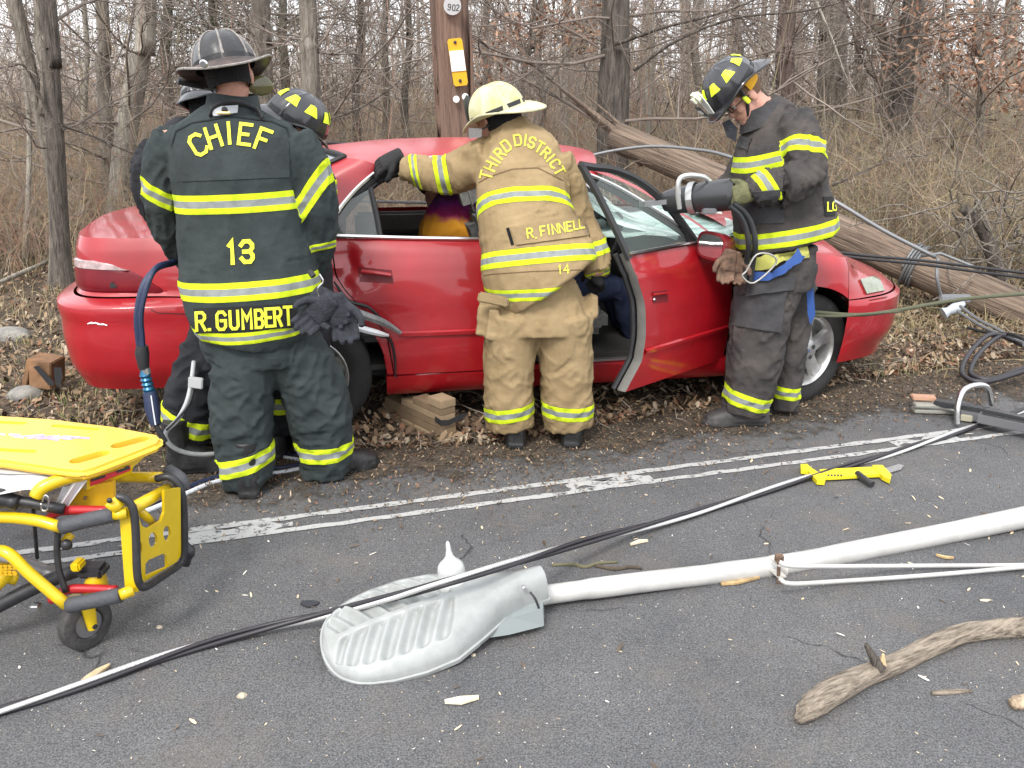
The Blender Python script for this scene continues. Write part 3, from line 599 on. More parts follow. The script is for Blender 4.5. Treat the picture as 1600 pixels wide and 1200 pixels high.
def surf(s, z, far=False, off=0.):
    a, b, na, nb = O(s); i = interp(PRF, z); zt = ztop(s)
    rear = sst(-.35, -.75, s) if s < -.35 else 0; fr = sst(2.95, 3.25, s)
    if z > .765: i *= 1-.6*rear*sst(.765, .82, z)
    i += rear*(.098*sst(.735, .785, z)+.035*sst(.42, .28, z)-.012*sst(.64, .71, z)*(1-sst(.735, .76, z)))
    
    i += fr*(.05*sst(.60, .64, z)+.10*sst(.62, .8, z)+.03*sst(.40, .28, z))
    d = max(0, (z-(zt-.08))/.08); i += .04*d*d*(1-.55*rear)
    # crumpled corner of the rear door and quarter
    q = math.exp(-((s-.25)/.13)**2-((z-.90)/.10)**2); i += q*(.035*noise.noise(Vector((s*14, z*14, 0)))+.03)
    q2 = math.exp(-((s-.40)/.25)**2-((z-.62)/.12)**2); i += q2*.02
    i -= .006*math.exp(-((z-.90)/.012)**2)*(1-fr)*(1-rear)
    i -= off
    p = (a+na*i, b+nb*i, z)
    return W(p[0], CW-p[1], p[2]) if far else W(*p)
ARCH = [(.024, .333, .405), (2.80, .335, .375)]
def archz(s):
    z = 0
    for c, zc, r in ARCH:
        if abs(s-c) < r: z = max(z, zc+math.sqrt(r*r-(s-c)**2))
    return z
def panel(Lf, Rf, zb, zt, nu, far=False, dz=.025, off=0., zf=None):
    """side panel as columns between two edge curves"""
    mb = MB(); zs = sorted(set([round(zb+k*dz, 4) for k in range(int((zt-zb)/dz)+1)]+[zt])); rows = []
    for z in zs:
        row = []
        for k in range(nu+1):
            l, r = Lf(z), Rf(z); s = l+(r-l)*k/nu; zz = max(z, archz(s)) if archz(s) > 0 and z < 1.0 else z
            zz = min(zz, ztop(s)-.002 if zf is None else zf(s)); row.append(surf(s, zz, far, off))
        rows.append(row)
    mb.grid(rows)
    keep = []
    for f in mb.f:
        q = [mb.v[i] for i in f]
        if (q[2]-q[0]).cross(q[3]-q[1]).length > 1e-7: keep.append(f)
    mb.f = keep; mb.m = [0]*len(keep); return mb
car = thing('red_car', 'crashed red four-door car with peeled windshield and its driver door hanging open', 'car', tuple(W(1.2, .92, 0)))
DL = [(.31, .47), (.54, .44), (.62, .385), (.70, .31), (.78, .24), (.85, .20), (.95, .19), (1.05, .21)]
dl = lambda z: interp(DL, z)
for far in (False, True):
    MB().grid([[surf(s, z, far) for s in np.linspace(SMIN, -.43, 70)] for z in np.concatenate([np.linspace(.30, .70, 14), np.linspace(.712, .766, 9)])]).build('rear_bumper', paint, car)
    mb = panel(lambda z: -.424, lambda z: dl(z)-.007, .32, 1.05, 56, far)
    rows = [[surf(s, z, far) for s in np.linspace(SMIN, -.424, 70)] for z in list(np.linspace(.772, 1.0, 14))]
    rows.append([surf(s, ztop(s)-.002, far) for s in np.linspace(SMIN, -.424, 70)]); mb.grid(rows)
    q = mb.build('quarter_panel', paint, car)
    if not far: quarter = q
    fd = panel(lambda z: 2.365, lambda z: 3.03, .23, .95, 44, far); fd.build('front_fender', paint, car)
    MB().grid([[surf(s, z, far) for s in np.linspace(3.034, SMAX, 60)] for z in np.linspace(.24, .62, 18)]).build('front_bumper', paint, car)
    o = MB().grid([[surf(s, min(z, ztop(s)-.002), far) for s in np.linspace(3.034, SMAX, 60)] for z in np.linspace(.626, .85, 14)]).build('nose_panel', paint, car)
    if not far: nose = o
    MB().grid([[surf(s, z, far) for s in np.linspace(.425, 2.36, 40)] for z in (.185, .20, .225, .26, .295, .305)]+[[surf(s, .308, far, -k) for s in np.linspace(.425, 2.36, 40)] for k in (.02, .09)]).build('sill', paint, car)
# far doors, closed, windows open above
MB().grid([[surf(s, z, True) for s in np.linspace(.44, 2.36, 30)] for z in np.linspace(.31, .99, 24)]).build('far_door_skin', paint, car)
rdoor = panel(dl, lambda z: 1.165, .316, 1.03, 44, off=.001)
rd = rdoor.build('rear_door', paint, car)
carbvh = bvh_of([rd, quarter, nose, bpy.data.objects['front_fender'], bpy.data.objects['front_bumper'], bpy.data.objects['rear_bumper']])
# rear door: handle, side moulding, chrome belt strip, window frames, quarter glass
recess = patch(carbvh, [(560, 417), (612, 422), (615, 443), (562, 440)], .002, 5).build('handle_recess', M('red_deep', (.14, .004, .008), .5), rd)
MB().tube([onto(carbvh, 566, 424, .02), onto(carbvh, 590, 427, .026), onto(carbvh, 611, 430, .02)], .011, 8, smooth_pts=4).build('handle', paint, rd)
MB().grid([[surf(s, z, False, o) for s in np.linspace(.50, 1.16, 20)] for z, o in ((.525, .003), (.530, .014), (.548, .016), (.556, .003))]).build('side_moulding', paint, rd)
UPX = [(516, 372), (524, 338), (548, 305), (575, 279), (600, 262), (640, 250), (700, 246), (780, 249), (850, 257), (905, 268), (960, 290), (1020, 325), (1062, 352), (1100, 380)]
U_ = [KT(*p) for p in UPX]
def ut(lo, hi, n=30, dn=0., db=0.):
    c = [tuple(q) for q in crv(U_[lo:hi+1], 6)]; return [W(a, b+db, z-dn) for a, b, z in c]
def mir(p):   # mirror a world point over the car's long axis
    b = (p-CO).dot(CN); return p+CN*(CW-2*b)
for far in (False, True):
    f = mir if far else (lambda p: p)
    MB().tube([f(p) for p in ut(0, 13)], .011, 6).build('chrome_strip', chrome, car)
    MB().tube([f(p) for p in ut(0, 13, dn=.026, db=.012)], .019, 6).build('roof_seal', black, car)
    MB().tube([f(W(a, .088, z)) for a, z in ((.20, 1.048), (.6, 1.026), (1.165, 1.003))], .011, 6).build('chrome_strip', chrome, car)
    MB().tube([f(p) for p in ut(1, 8, dn=.055, db=.02)], .02, 8).build('window_frame', black, rd if not far else car)
    MB().tube([f(W(*KT(579, 294))), f(W(*KT(589, 340))), f(W(*KT(595, 374)))], .015, 6).build('window_divider', black, rd if not far else car)
    bt, bb = KT(868, 262), (1.17, .11, 1.0)
    MB().tube([f(W(bt[0]-.12, bt[1]+.01, bt[2]-.02)), f(W(*bb)), f(W(1.17, .06, .7)), f(W(1.17, .06, .3))], .04, 8).build('center_pillar', black if not far else intgrey, car)
qg = [KT(524, 345), KT(548, 312), (KT(576, 296)), KT(594, 372), KT(524, 372)]
MB().prism([W(*q) for q in qg], tuple(CN*.004)).build('quarter_glass', M('glass_reflecting', (.10, .12, .12), .03, metal=.0, alpha=.40, coat=1.), rd, smooth=False)
# C pillar, roof, A pillars
GE = [(-.45, .20, 1.055), (-.15, .245, 1.21), (.10, .285, 1.34), (.28, .31, 1.415)]
UR = U_[0:5]
for far in (False, True):
    ge = crv(GE, 6); ur = crv([UR[0], UR[1], UR[2], UR[3], UR[4]], 5); rows = []
    for k in range(16):
        t = k/15; g = np.array(ge[int(round(t*(len(ge)-1)))]); u = np.array(ur[int(round(t*(len(ur)-1)))]); row = []
        for j in range(9):
            q = g+(u-g)*j/8; q = q+np.array([0, -.03, .012])*math.sin(math.pi*j/8); row.append(W(q[0], CW-q[1] if far else q[1], q[2]))
        rows.append(row)
    row0 = [W(-.5+(.25+.5)*j/8, (lambda b: CW-b if far else b)(.125), 1.035) for j in range(9)]; rows.insert(0, row0)
    MB().grid(rows).build('rear_pillar', paintd, car)
st = [((.28, .31, 1.415), (.10, 1.44)), (U_[4], (.30, 1.462)), (U_[5], (.5, 1.478)), (U_[6], (.78, 1.486)), (U_[7], (1.05, 1.486)), (U_[8], (1.35, 1.468)), (U_[9], (1.62, 1.432)), (KT(935, 280), (1.72, 1.41))]
st = [(np.array(e, float), np.array(c, float)) for e, c in st]
es = crv([tuple(e) for e, c in st], 5); cs = crv([tuple(c) for e, c in st], 5); rows = []
for e, c in zip(es, cs):
    row = []
    for j in range(25):
        t = j/24; s_ = math.sin(math.pi*t); b = e[1]+(CW-2*e[1])*t; row.append(W(e[0]+(c[0]-e[0])*s_**1.2, b, e[2]+(c[1]-e[2])*s_**.62))
    rows.append(row)
MB().grid(rows).build('roof', paintd, car)
# rear glass, trunk lid, hood
MB().grid([[W(g[0]+(lambda s_: -.22*s_)(math.sin(math.pi*j/12)), g[1]+(CW-2*g[1])*j/12, g[2]+.03*math.sin(math.pi*j/12)) for j in range(13)] for g in crv(GE, 5)]).build('rear_window', M('glass_dark', (.05, .06, .06), .05, coat=1.), car)
MB().tube([W(g[0]-.01, g[1]+.005, g[2]+.008) for g in crv(GE, 5)]+[W(.28-.2*math.sin(math.pi*j/12), .31+1.22*j/12, 1.425+.03*math.sin(math.pi*j/12)) for j in range(1, 13)], .014, 6).build('window_seal', black, car)
def cap(s0, s1, crown, n=26, m=21, cs=None):
    rows = []
    for s in np.linspace(s0, s1, n):
        e = surf(s, ztop(s)-.002); f = surf(s, ztop(s)-.002, True); row = []
        for j in range(m):
            t = j/(m-1); q = e.lerp(f, t); cr = crown(s)*(1-abs(2*t-1)**2.6); q.z += cr; row.append(q)
        rows.append(row)
    return MB().grid(rows)
cap(SMIN+.01, -.30, lambda s: .016).build('trunk_lid', paint, car)
cap(-.30, .22, lambda s: .022).build('rear_deck', paint, car)
cap(2.42, SMAX-.01, lambda s: .10*sst(SMAX, 3.0, s)).build('hood', paint, car)
cap(2.28, 2.415, lambda s: .02).build('cowl', black, car)
# trunk seam
MB().tube([onto(carbvh, 238, 470, .001), onto(carbvh, 236, 484, .001), onto(carbvh, 246, 489, .001), onto(carbvh, 300, 491, .001)], .0022, 5).build('trunk_seam', black, quarter)
# tail light and headlight, both sides
def both(name, mb, mat, tgt, lab=None):
    o = mb.build(name, mat, tgt); m2 = MB(); m2.add([mir(v) for v in mb.v], mb.f); m2.build(name, mat, tgt); return o
tl = M('lamp_red', (.15, .003, .010), .3, coat=.15, var=.2, scale=8)
def lens(s0, s1, zb_, zt_, off, n=24, m=8):
    rows = []
    for j in range(m+1):
        rows.append([surf(s, zb_(s)+(zt_(s)-zb_(s))*j/m, False, off if 0 < j < m and 0 < i < n else -.004) for i, s in enumerate(np.linspace(s0, s1, n+1))])
    return MB().grid(rows)
TL = [(-1.6, .952), (-1.02, .955), (-.90, .936), (-.78, .890), (-.70, .836), (-.64, .796)]
both('tail_light', lens(-1.50, -.645, lambda s: .782, lambda s: interp(TL, s), .010), tl, car)
both('reverse_lens', lens(-1.30, -.80, lambda s: .902, lambda s: max(.9025, interp(TL, s)-.006), .014), M('lamp_clear', (.42, .32, .32), .2, coat=.3, var=.25, scale=30), car)
MB().add([surf(s, z, False, .013) for s, z in ((-.92, .814), (-.885, .820), (-.88, .83), (-.90, .836), (-.893, .85), (-.92, .84))], [(0, 1, 2, 3, 4, 5)]).build('lens_hole', black, car, smooth=False)
both('headlight', patch(carbvh, [(1343, 437), (1370, 431), (1386, 464), (1358, 469)], .012, 5), M('headlamp_lens', (.22, .24, .18), .2, coat=.3, var=.2, scale=30), car)
mb = MB()
for k in range(5): mb.tube([surf(-1.02+k*.018+.01*random.random(), .655+.004*k % .012, False, .002), surf(-.99+k*.018, .665-.004*k, False, .002)], .0035, 4)
mb.build('paint_scrape', M('scrape_white', (.8, .8, .78), .8), car)
# wheel wells, underbody, floor
for c, zc, r in ARCH:
    for far in (False, True):
        f = (lambda b: CW-b) if far else (lambda b: b); rows = [[W(c+(r+.005)*math.cos(math.pi*(k/16*1.06-.03)), f(b), zc+(r+.005)*math.sin(math.pi*(k/16*1.06-.03))) for k in range(17)] for b in ((.03 if c < 1 else .13), .2, .35, .5)]
        rows.append([W(c, f(.5), zc)]*17); MB().grid(rows).build('wheel_well', under, car)
MB().box(W(1.15, .92, .30), (4.1, 1.5, .05), frame(CF).to_3x3()).build('underbody', under, car)
MB().box(W(1.3, .92, .335), (2.4, 1.6, .03), frame(CF)).build('floor', M('carpet', (.05, .048, .045), .95), car)
# sill plate and interior
MB().box(W(1.8, .11, .318), (1.0, .06, .012), frame(CF), bev=.003).build('sill_plate', M('scuffed_metal', (.40, .40, .39), .35, .8), car)
MB().box(W(1.3, 1.70, .66), (2.0, .05, .62), frame(CF), bev=.02).build('inner_door_panel', intgrey, car)
MB().box(W(.7, 1.665, .80), (.55, .03, .10), frame(CF), bev=.01).build('armrest', intdark, car)
MB().box(W(-.35, .92, .72), (.05, 1.5, .75), frame(CF)).build('rear_bulkhead', intgrey, car)
MB().box(W(-.05, .92, .98), (.6, 1.45, .03), frame(CF), bev=.01).build('parcel_shelf', intgrey, car)
def seat(a, b, w, back_a, tilt, mat, hz=1.0, head=True):
    r = MB(); rows = []
    MB().box(W(a, b, .50), (.5, w, .16), frame(CF), bev=.05).build('seat_cushion', mat, car)
    R_ = Matrix.Rotation(tilt, 3, 'Y'); fr = frame(CF) @ R_
    MB().box(W(back_a, b, .55)+fr @ Vector((0, 0, .28)), (.13, w, .6), fr, bev=.05).build('seat_backrest', mat, car)
    if head: MB().box(W(back_a, b, .55)+fr @ Vector((0, 0, .68)), (.10, .26, .17), fr, bev=.045).build('headrest', mat, car)
seatm = M('seat_cloth', (.22, .225, .215), .9, var=.2, scale=40, bump=.2, bscale=200)
seat(1.45, .47, .5, 1.13, -.30, seatm); seat(1.45, 1.32, .5, 1.20, -.2, seatm); seat(.35, .92, 1.3, .02, -.35, seatm, head=False)
# dashboard, steering wheel, column
dash = [[W(a, b, z) for b in (.16, .5, .92, 1.3, 1.66)] for a, z in ((2.0, .45), (1.93, .62), (1.90, .80), (1.93, .90), (2.05, .955), (2.35, .97))]
MB().grid(dash).build('dashboard', intdark, car)
sw = M('wheel_leather', (.025, .025, .027), .5); fr = frame(W(1.0, .47, 1.2)-W(1.7, .47, .88))
c0 = W(1.72, .47, .90); ring = [c0+fr @ Vector((0, .19*math.cos(2*math.pi*k/28), .19*math.sin(2*math.pi*k/28))) for k in range(29)]
swo = MB().tube(ring, .015, 8, caps=False).tube([c0, W(1.95, .47, .80)], .035, 10).box(c0, (.04, .14, .11), fr, bev=.02).box(c0+fr @ Vector((0, 0, 0)), (.02, .36, .03), fr, bev=.008).build('steering_wheel', sw, car)
#bag = MB().ell(W(1.62, .55, .82), (.16, .2, .12), frame(CF)).build('deflated_airbag', M('airbag', (.36, .37, .36), .8, bump=.6, bscale=18), car)
MB().tube([W(*KB(905, 385, .35)), W(*KB(918, 345, .4)), W(*KB(945, 335, .5)), W(*KB(975, 365, .6))], .028, 8, smooth_pts=5).build('column_shroud', intdark, car)
# shattered windshield, sagging inwards
def crazed():
    m = bpy.data.materials.new('crazed_glass'); m.use_nodes = True; n = m.node_tree.nodes; L = m.node_tree.links; b = n['Principled BSDF']
    tc = n.new('ShaderNodeTexCoord'); v = n.new('ShaderNodeTexVoronoi'); v.feature = 'DISTANCE_TO_EDGE'; v.inputs['Scale'].default_value = 55; L.new(tc.outputs['Object'], v.inputs['Vector'])
    nz = n.new('ShaderNodeTexNoise'); nz.inputs['Scale'].default_value = 7; nz.inputs['Detail'].default_value = 6; L.new(tc.outputs['Object'], nz.inputs['Vector'])
    r = n.new('ShaderNodeValToRGB'); r.color_ramp.elements[0].position = .3; r.color_ramp.elements[1].position = .7; r.color_ramp.elements[0].color = (.16, .36, .30, 1); r.color_ramp.elements[1].color = (.60, .76, .70, 1); L.new(nz.outputs[0], r.inputs[0])
    e = n.new('ShaderNodeValToRGB'); e.color_ramp.elements[0].position = .0; e.color_ramp.elements[1].position = .12; e.color_ramp.elements[0].color = (.75, .8, .78, 1); e.color_ramp.elements[1].color = (0, 0, 0, 1); L.new(v.outputs['Distance'], e.inputs[0])
    mx = n.new('ShaderNodeMixRGB'); mx.blend_type = 'SCREEN'; mx.inputs[0].default_value = .5; L.new(r.outputs[0], mx.inputs[1]); L.new(e.outputs[0], mx.inputs[2]); L.new(mx.outputs[0], b.inputs['Base Color'])
    a = n.new('ShaderNodeMapRange'); a.inputs[1].default_value = .35; a.inputs[2].default_value = .65; a.inputs[3].default_value = .62; a.inputs[4].default_value = .95; L.new(nz.outputs[0], a.inputs[0]); L.new(a.outputs[0], b.inputs['Alpha'])
    b.inputs['Roughness'].default_value = .25; bp = n.new('ShaderNodeBump'); bp.inputs['Strength'].default_value = .5; L.new(v.outputs['Distance'], bp.inputs['Height']); L.new(bp.outputs[0], b.inputs['Normal']); return m
cz = crazed(); rows = []
for i in range(15):
    t = i/14; row = []
    for j in range(31):
        k = j/30; s_ = math.sin(math.pi*k); b = (.30-.12*t)+(1.84-2*(.30-.12*t))*k
        a = (1.44+.12*s_)+(.96+.06*s_)*t; z = 1.255+(1.0-1.255)*t+.03*s_
        z += .035*noise.noise(Vector((k*4, t*3, 0)))-.15*math.sin(math.pi*t)**.8; a += .04*noise.noise(Vector((k*5, t*2, 5))); row.append(W(a, b, z))
    rows.append(row)
MB().grid(rows).build('windshield', cz, car)
MB().add([W(*KB(1072, 322, .9)), W(*KB(1118, 330, 1.1)), W(*KB(1136, 356, 1.0)), W(*KB(1090, 352, .8))], [(0, 1, 2, 3)]).build('glass_flap', cz, car, smooth=False)
dg_ = []
for i in range(9):
    dg_.append([W(1.50+.95*i/8+.03*noise.noise(Vector((i, j, 3))), .16+.95*j/12, 1.005-.03*i/8+.06*noise.noise(Vector((i*.7, j*.6, 8)))) for j in range(13)])
MB().grid(dg_).build('fallen_glass', cz, car)
# near front pillar, painted outer strip; far one
for far in (False, True):
    f = mir if far else (lambda p: p)
    a = [KT(930, 268), KT(985, 290), KT(1040, 322), KT(1090, 352), KT(1135, 388)]
    MB().grid([[f(W(q[0], q[1]+d, q[2]+e)) for q in crv(a, 5)] for d, e in ((.0, .0), (.025, .018), (.06, .02))]).build('front_pillar', paint, car)
# torn rear door trim and seal peeled off over the rear wheel
grt = M('torn_trim_grey', (.20, .20, .20), .5, var=.3, scale=20)
def strip(name, px, b, w, mat, lab=None):
    pts = [W(*KB(u, v, bb)) for (u, v), bb in zip(px, b)]; c = [Vector(p) for p in crv([tuple(p) for p in pts], 5)]
    o = MB().tube(c, [w*(.5+.5*math.sin(math.pi*min(1, max(0, i/(len(c)-1)))**.8)) for i in range(len(c))], 6).build(name, mat, car)
    return o
strip('torn_trim', [(520, 470), (560, 489), (600, 504), (626, 520)], (-.10, -.08, -.05, -.02), .022, grt)
strip('torn_trim', [(528, 500), (560, 512), (590, 520), (606, 524)], (-.10, -.09, -.08, -.04), .018, M('torn_trim_white', (.75, .76, .78), .4))
strip('loose_seal', [(522, 440), (545, 470), (575, 480), (600, 502)], (-.02, -.02, -.02, -.01), .010, black)
strip('loose_seal', [(545, 505), (590, 524), (609, 530), (617, 560), (618, 590)], (-.09, -.07, -.03, .0, .01), .008, black)
# wheels
alloy = M('alloy', (.52, .52, .51), .38, .75, var=.2, scale=14); tyre_m = M('tyre_rubber', (.022, .021, .021), .85, var=.3, scale=12, bump=.3, bscale=60)
def wheel(c, nrm, R=.325, wd=.2):
    root = thing('wheel', None, None); del_ = root; bpy.data.objects.remove(root)
    z = Vector(nrm).normalized(); y = Vector((0, 0, 1)); x = y.cross(z).normalized(); y = z.cross(x); T = Matrix.Translation(c) @ Matrix((x, y, z)).transposed().to_4x4()
    prof = [(.205, -wd), (.25, -wd-.005), (R-.02, -wd+.01), (R, -wd+.03), (R+.002, -.03), (R-.015, -.006), (R-.05, .004), (.245, .004), (.208, -.008), (.203, -.02)]
    ty = MB().lathe(prof, T, 48); ty.f = [f for f in ty.f if len(f) == 4]; ty.m = [0]*len(ty.f); to = ty.build('wheel', tyre_m, car)
    rm = MB(); rp = [(.207, .0), (.202, .004), (.192, -.004), (.183, -.02), (.178, -.10), (.15, -.12), (.02, -.125)]; l = MB().lathe(rp, T, 48); l.f = [f for f in l.f if len(f) == 4]; rm.add(l.v, l.f, 0)
    for k in range(5):
        A = 2*math.pi*k/5+.35; ca, sa = math.cos(A), math.sin(A); q = lambda r, w_, z_: T @ Vector((r*ca-w_*sa, r*sa+w_*ca, z_))
        rm.loft([[q(r, -w_, z0-.03), q(r, -w_*.8, z0), q(r, w_*.8, z0), q(r, w_, z0-.03)] for r, w_, z0 in ((.03, .048, -.012), (.08, .036, -.012), (.13, .036, -.018), (.165, .045, -.016), (.19, .055, -.010))], 0)
    rm.lathe([(.072, -.04), (.072, -.012), (.06, -.004), (.0, -.004)], T, 24)
    ro = rm.build('rim', alloy, to)
    for k in range(4):
        A = math.pi/2*k+.5; MB().lathe([(.013, -.004), (.013, -.001), (.001, -.0005)], T @ Matrix.Translation((.043*math.cos(A), .043*math.sin(A), 0)), 10).build('lug_nut', intdark, ro)
    
    e = MB(); em = M('emblem_blue', (.05, .12, .3), .4)
    for a0, b0, a1, b1 in ((-.009, -.011, -.007, .011), (.009, -.011, .007, .011), (-.008, 0, .008, 0)): e.tube([T @ Vector((a0, b0, .0)), T @ Vector((a1, b1, .0))], .002, 5)
    e.build('emblem', em, ro)
    dk = MB().lathe([(.18, -.13), (.05, -.13)], T, 20).build('brake_disc', under, ro)
    return to
wheel(W(.024, .03, .325), -CN); sv = (-CN).copy(); sv.rotate(Matrix.Rotation(math.radians(20), 3, 'Z')); wheel(W(2.835, .03, .325), sv)
wheel(W(.024, CW-.03, .325), CN); wheel(W(2.80, CW-.05, .325), CN)
# the open driver door: hinge, swung out by its own length L
HG = W(2.345, .03, 0); phi = math.radians(43); DR = Vector((-math.cos(phi), -math.sin(phi), 0)); DN = Vector((-DR.y, DR.x, 0)) # DN: outward (towards the camera side)
if DN.y > 0: DN = -DN
LDR = .86; BL = Vector((.55, .0, 0))
def D(l, o, z): return HG+DR*l+DN*o+Vector((0, 0, z))
door = None
rows = []; zs = np.linspace(.30, .985, 28)
def skin(l, z):
    i = interp(PRF, z)-.006*math.exp(-((z-.885)/.012)**2); return D(l, -i, z)
def dr_edge(z): return interp([(.30, LDR+.005), (.45, LDR-.09), (.6, LDR-.10), (.75, LDR-.09), (.88, LDR-.04), (.985, LDR+.0)], z)
for z in zs:
    e = dr_edge(z); rows.append([skin(.01+(e-.01)*k/20, z) for k in range(21)])
door = MB().grid(rows).build('front_door', paint, car)
MB().grid([[skin(.01+(dr_edge(z)-.01)*k/20, z)-DN*.0+DN*0 for k in (20,)]+[skin(dr_edge(z), z)-DN*d+DR*e for d, e in ((.012, .004), (.035, .008), (.055, .0), (.075, -.05))] for z in zs]).build('door_edge', intgrey, door)
MB().grid([[D(.02+(dr_edge(z)-.06)*k/8, -.10-.02*math.sin(z*6), z) for k in range(9)] for z in zs]).build('inner_panel', intgrey, door)
MB().tube([skin(dr_edge(z), z)-DN*.075+DR*.006 for z in zs], .014, 6).build('door_seal', black, door)
MB().grid([[skin(.02+(LDR-.12)*k/14, z)+DN*o for k in range(15)] for z, o in ((.478, .002), (.484, .013), (.502, .015), (.510, .002))]).build('side_moulding', paint, door)
MB().tube([skin(.02, .985)+DN*.004+Vector((0, 0, .008)), skin(LDR*.5, .985)+DN*.004+Vector((0, 0, .008)), skin(LDR, .985)+DN*.004+Vector((0, 0, .008))], .011, 6).build('chrome_strip', chrome, door)
dbv = bvh_of([door])
patch(dbv, [(1018, 456), (1042, 453), (1044, 472), (1020, 474)], .0015, 4).build('handle_recess', MATS['red_deep'], door)
MB().tube([onto(dbv, 1020, 460, .012), onto(dbv, 1041, 458, .012)], .007, 6).build('handle', paint, door)
MB().ell(onto(dbv, 1021, 468, .008), (.008, .008, .008)).build('lock', chrome, door)
# door window frame: rear upright, arching top, front corner, glass
def DP(u, v, o):   # pixel -> point on door plane pushed by o
    d = ray(u, v); q = HG+DN*o; t = (q-ORG).dot(DN)/d.dot(DN); return ORG+d*t
def lean(u, v): 
    p = DP(u, v, -.06); k = max(0, p.z-.98); return DP(u, v, -.06-.38*k)
A_ = [lean(983, 404), lean(965, 365), lean(935, 305), lean(907, 256)]
MB().tube(A_, .020, 6, smooth_pts=3).build('window_frame', M('frame_rubber', (.028, .028, .03), .45), door)
B_ = [lean(907, 258), lean(925, 261), lean(960, 266), lean(1000, 284), lean(1040, 318), lean(1075, 362), lean(1100, 398)]
MB().tube(B_, .021, 6, smooth_pts=5).build('window_frame', MATS['frame_rubber'], door)
gl = [lean(u, v)-DN*.004 for u, v in ((984, 402), (964, 358), (930, 292), (948, 268), (998, 290), (1038, 325), (1070, 368), (1088, 400))]
MB().prism(gl, tuple(-DN*.004)).build('window_glass', M('door_glass', (.75, .88, .84), .06, alpha=.05, coat=0.), door, smooth=False)
MB().prism([lean(u, v) for u, v in ((1062, 352), (1080, 370), (1104, 400), (1082, 400))], tuple(DN*.012)).build('mirror_sail', black, door, smooth=False)
# wing mirror
mc = P(1118, 384, 4.42); mf = frame((-1, -.55, .05)); mm = MB(); rows = []
for k, (d, s) in enumerate(((-.09, .25), (-.06, .75), (0, 1.0), (.03, 1.02), (.032, .93))):
    rows.append([mc+mf @ Vector((d, s*.105*abs(math.cos(a))**.6*(1 if math.cos(a) > 0 else -1), s*.07*abs(math.sin(a))**.6*(1 if math.sin(a) > 0 else -1))) for a in [2*math.pi*q/24 for q in range(24)]])
mo = MB().loft(rows).build('wing_mirror', M('mirror_housing', (.20, .012, .02), .35, coat=.6), door)
MB().loft([[mc+mf @ Vector((.034, .09*abs(math.cos(a))**.6*(1 if math.cos(a) > 0 else -1), .057*abs(math.sin(a))**.6*(1 if math.sin(a) > 0 else -1))) for a in [2*math.pi*q/24 for q in range(24)]], [mc+mf @ Vector((.035, 0, 0))]*24], caps=False).build('mirror_glass', M('mirror', (.7, .7, .7), .06, 1.), mo, smooth=False)
MB().tube([mc, lean(1100, 396)], .03, 8).build('mirror_arm', black, mo)
# ================================================================ PEOPLE
def chain_rings(st, ref=(1, 0, 0), n=22, per=4, ex=2.25, kc=1.):
    """st: (point, rw, rd) stations -> elliptical rings with rounded ends; also the axis polyline"""
    c = crv([(*p, a, b) for p, a, b in st], per); c = [np.array(q) for q in c]
    t0 = c[0][:3]-c[1][:3]; t0 /= np.linalg.norm(t0)+1e-9; t1 = c[-1][:3]-c[-2][:3]; t1 /= np.linalg.norm(t1)+1e-9
    def capq(q, t, k, s): k *= kc; s = 1-(1-s)*(.25 if kc < 1 and s > .5 else 1); w_ = q.copy(); w_[:3] += t*k*min(q[3], q[4]); w_[3:] *= s; return w_
    c = [capq(c[0], t0, .30, .35), capq(c[0], t0, .2, .8)]+c+[capq(c[-1], t1, .2, .8), capq(c[-1], t1, .30, .35)]
    rings = []; ref = Vector(ref)
    for i, q in enumerate(c):
        t = Vector(c[min(i+1, len(c)-1)][:3]-c[max(i-1, 0)][:3]).normalized(); s = (ref-t*ref.dot(t)).normalized(); d = t.cross(s)
        rings.append([Vector(q[:3])+s*q[3]*math.copysign(abs(math.cos(a))**(2/ex), math.cos(a))+d*q[4]*math.copysign(abs(math.sin(a))**(2/ex), math.sin(a)) for a in [2*math.pi*k/n for k in range(n)]])
    ax = np.array([q[:3] for q in c[2:-2]]); r = np.array([(q[3]+q[4])/2 for q in c[2:-2]]); return rings, ax, r
def remesh(mb, voxel, smooth=3):
    me = bpy.data.meshes.new('tmp'); me.from_pydata([tuple(v) for v in mb.v], [], mb.f); o = bpy.data.objects.new('tmp', me); COL.objects.link(o)
    m = o.modifiers.new('r', 'REMESH'); m.mode = 'VOXEL'; m.voxel_size = voxel
    if smooth: s = o.modifiers.new('s', 'SMOOTH'); s.factor = .5; s.iterations = smooth
    dg = bpy.context.evaluated_depsgraph_get(); ev = o.evaluated_get(dg); me2 = bpy.data.meshes.new_from_object(ev); bpy.data.objects.remove(o); bpy.data.meshes.remove(me); return me2
def near_axis(V, axes):
    """for each vertex: index of the nearest limb, arc length along it, radial direction"""
    best = np.full(len(V), 1e9); reg = np.zeros(len(V), int); S = np.zeros(len(V)); RD = np.zeros((len(V), 3))
    for k, (ax, r) in enumerate(axes):
        s0 = 0
        for i in range(len(ax)-1):
            a, b = ax[i], ax[i+1]; d = b-a; l = np.linalg.norm(d)+1e-9; t = np.clip(((V-a)@d)/l**2, 0, 1); q = a+t[:, None]*d; w_ = V-q; dist = np.linalg.norm(w_, axis=1)-(r[i]+(r[i+1]-r[i])*t)
            m = dist < best; best[m] = dist[m]; reg[m] = k; S[m] = (s0+t*l)[m]; RD[m] = (w_/(np.linalg.norm(w_, axis=1, keepdims=True)+1e-9))[m]; s0 += l
    return reg, S, RD
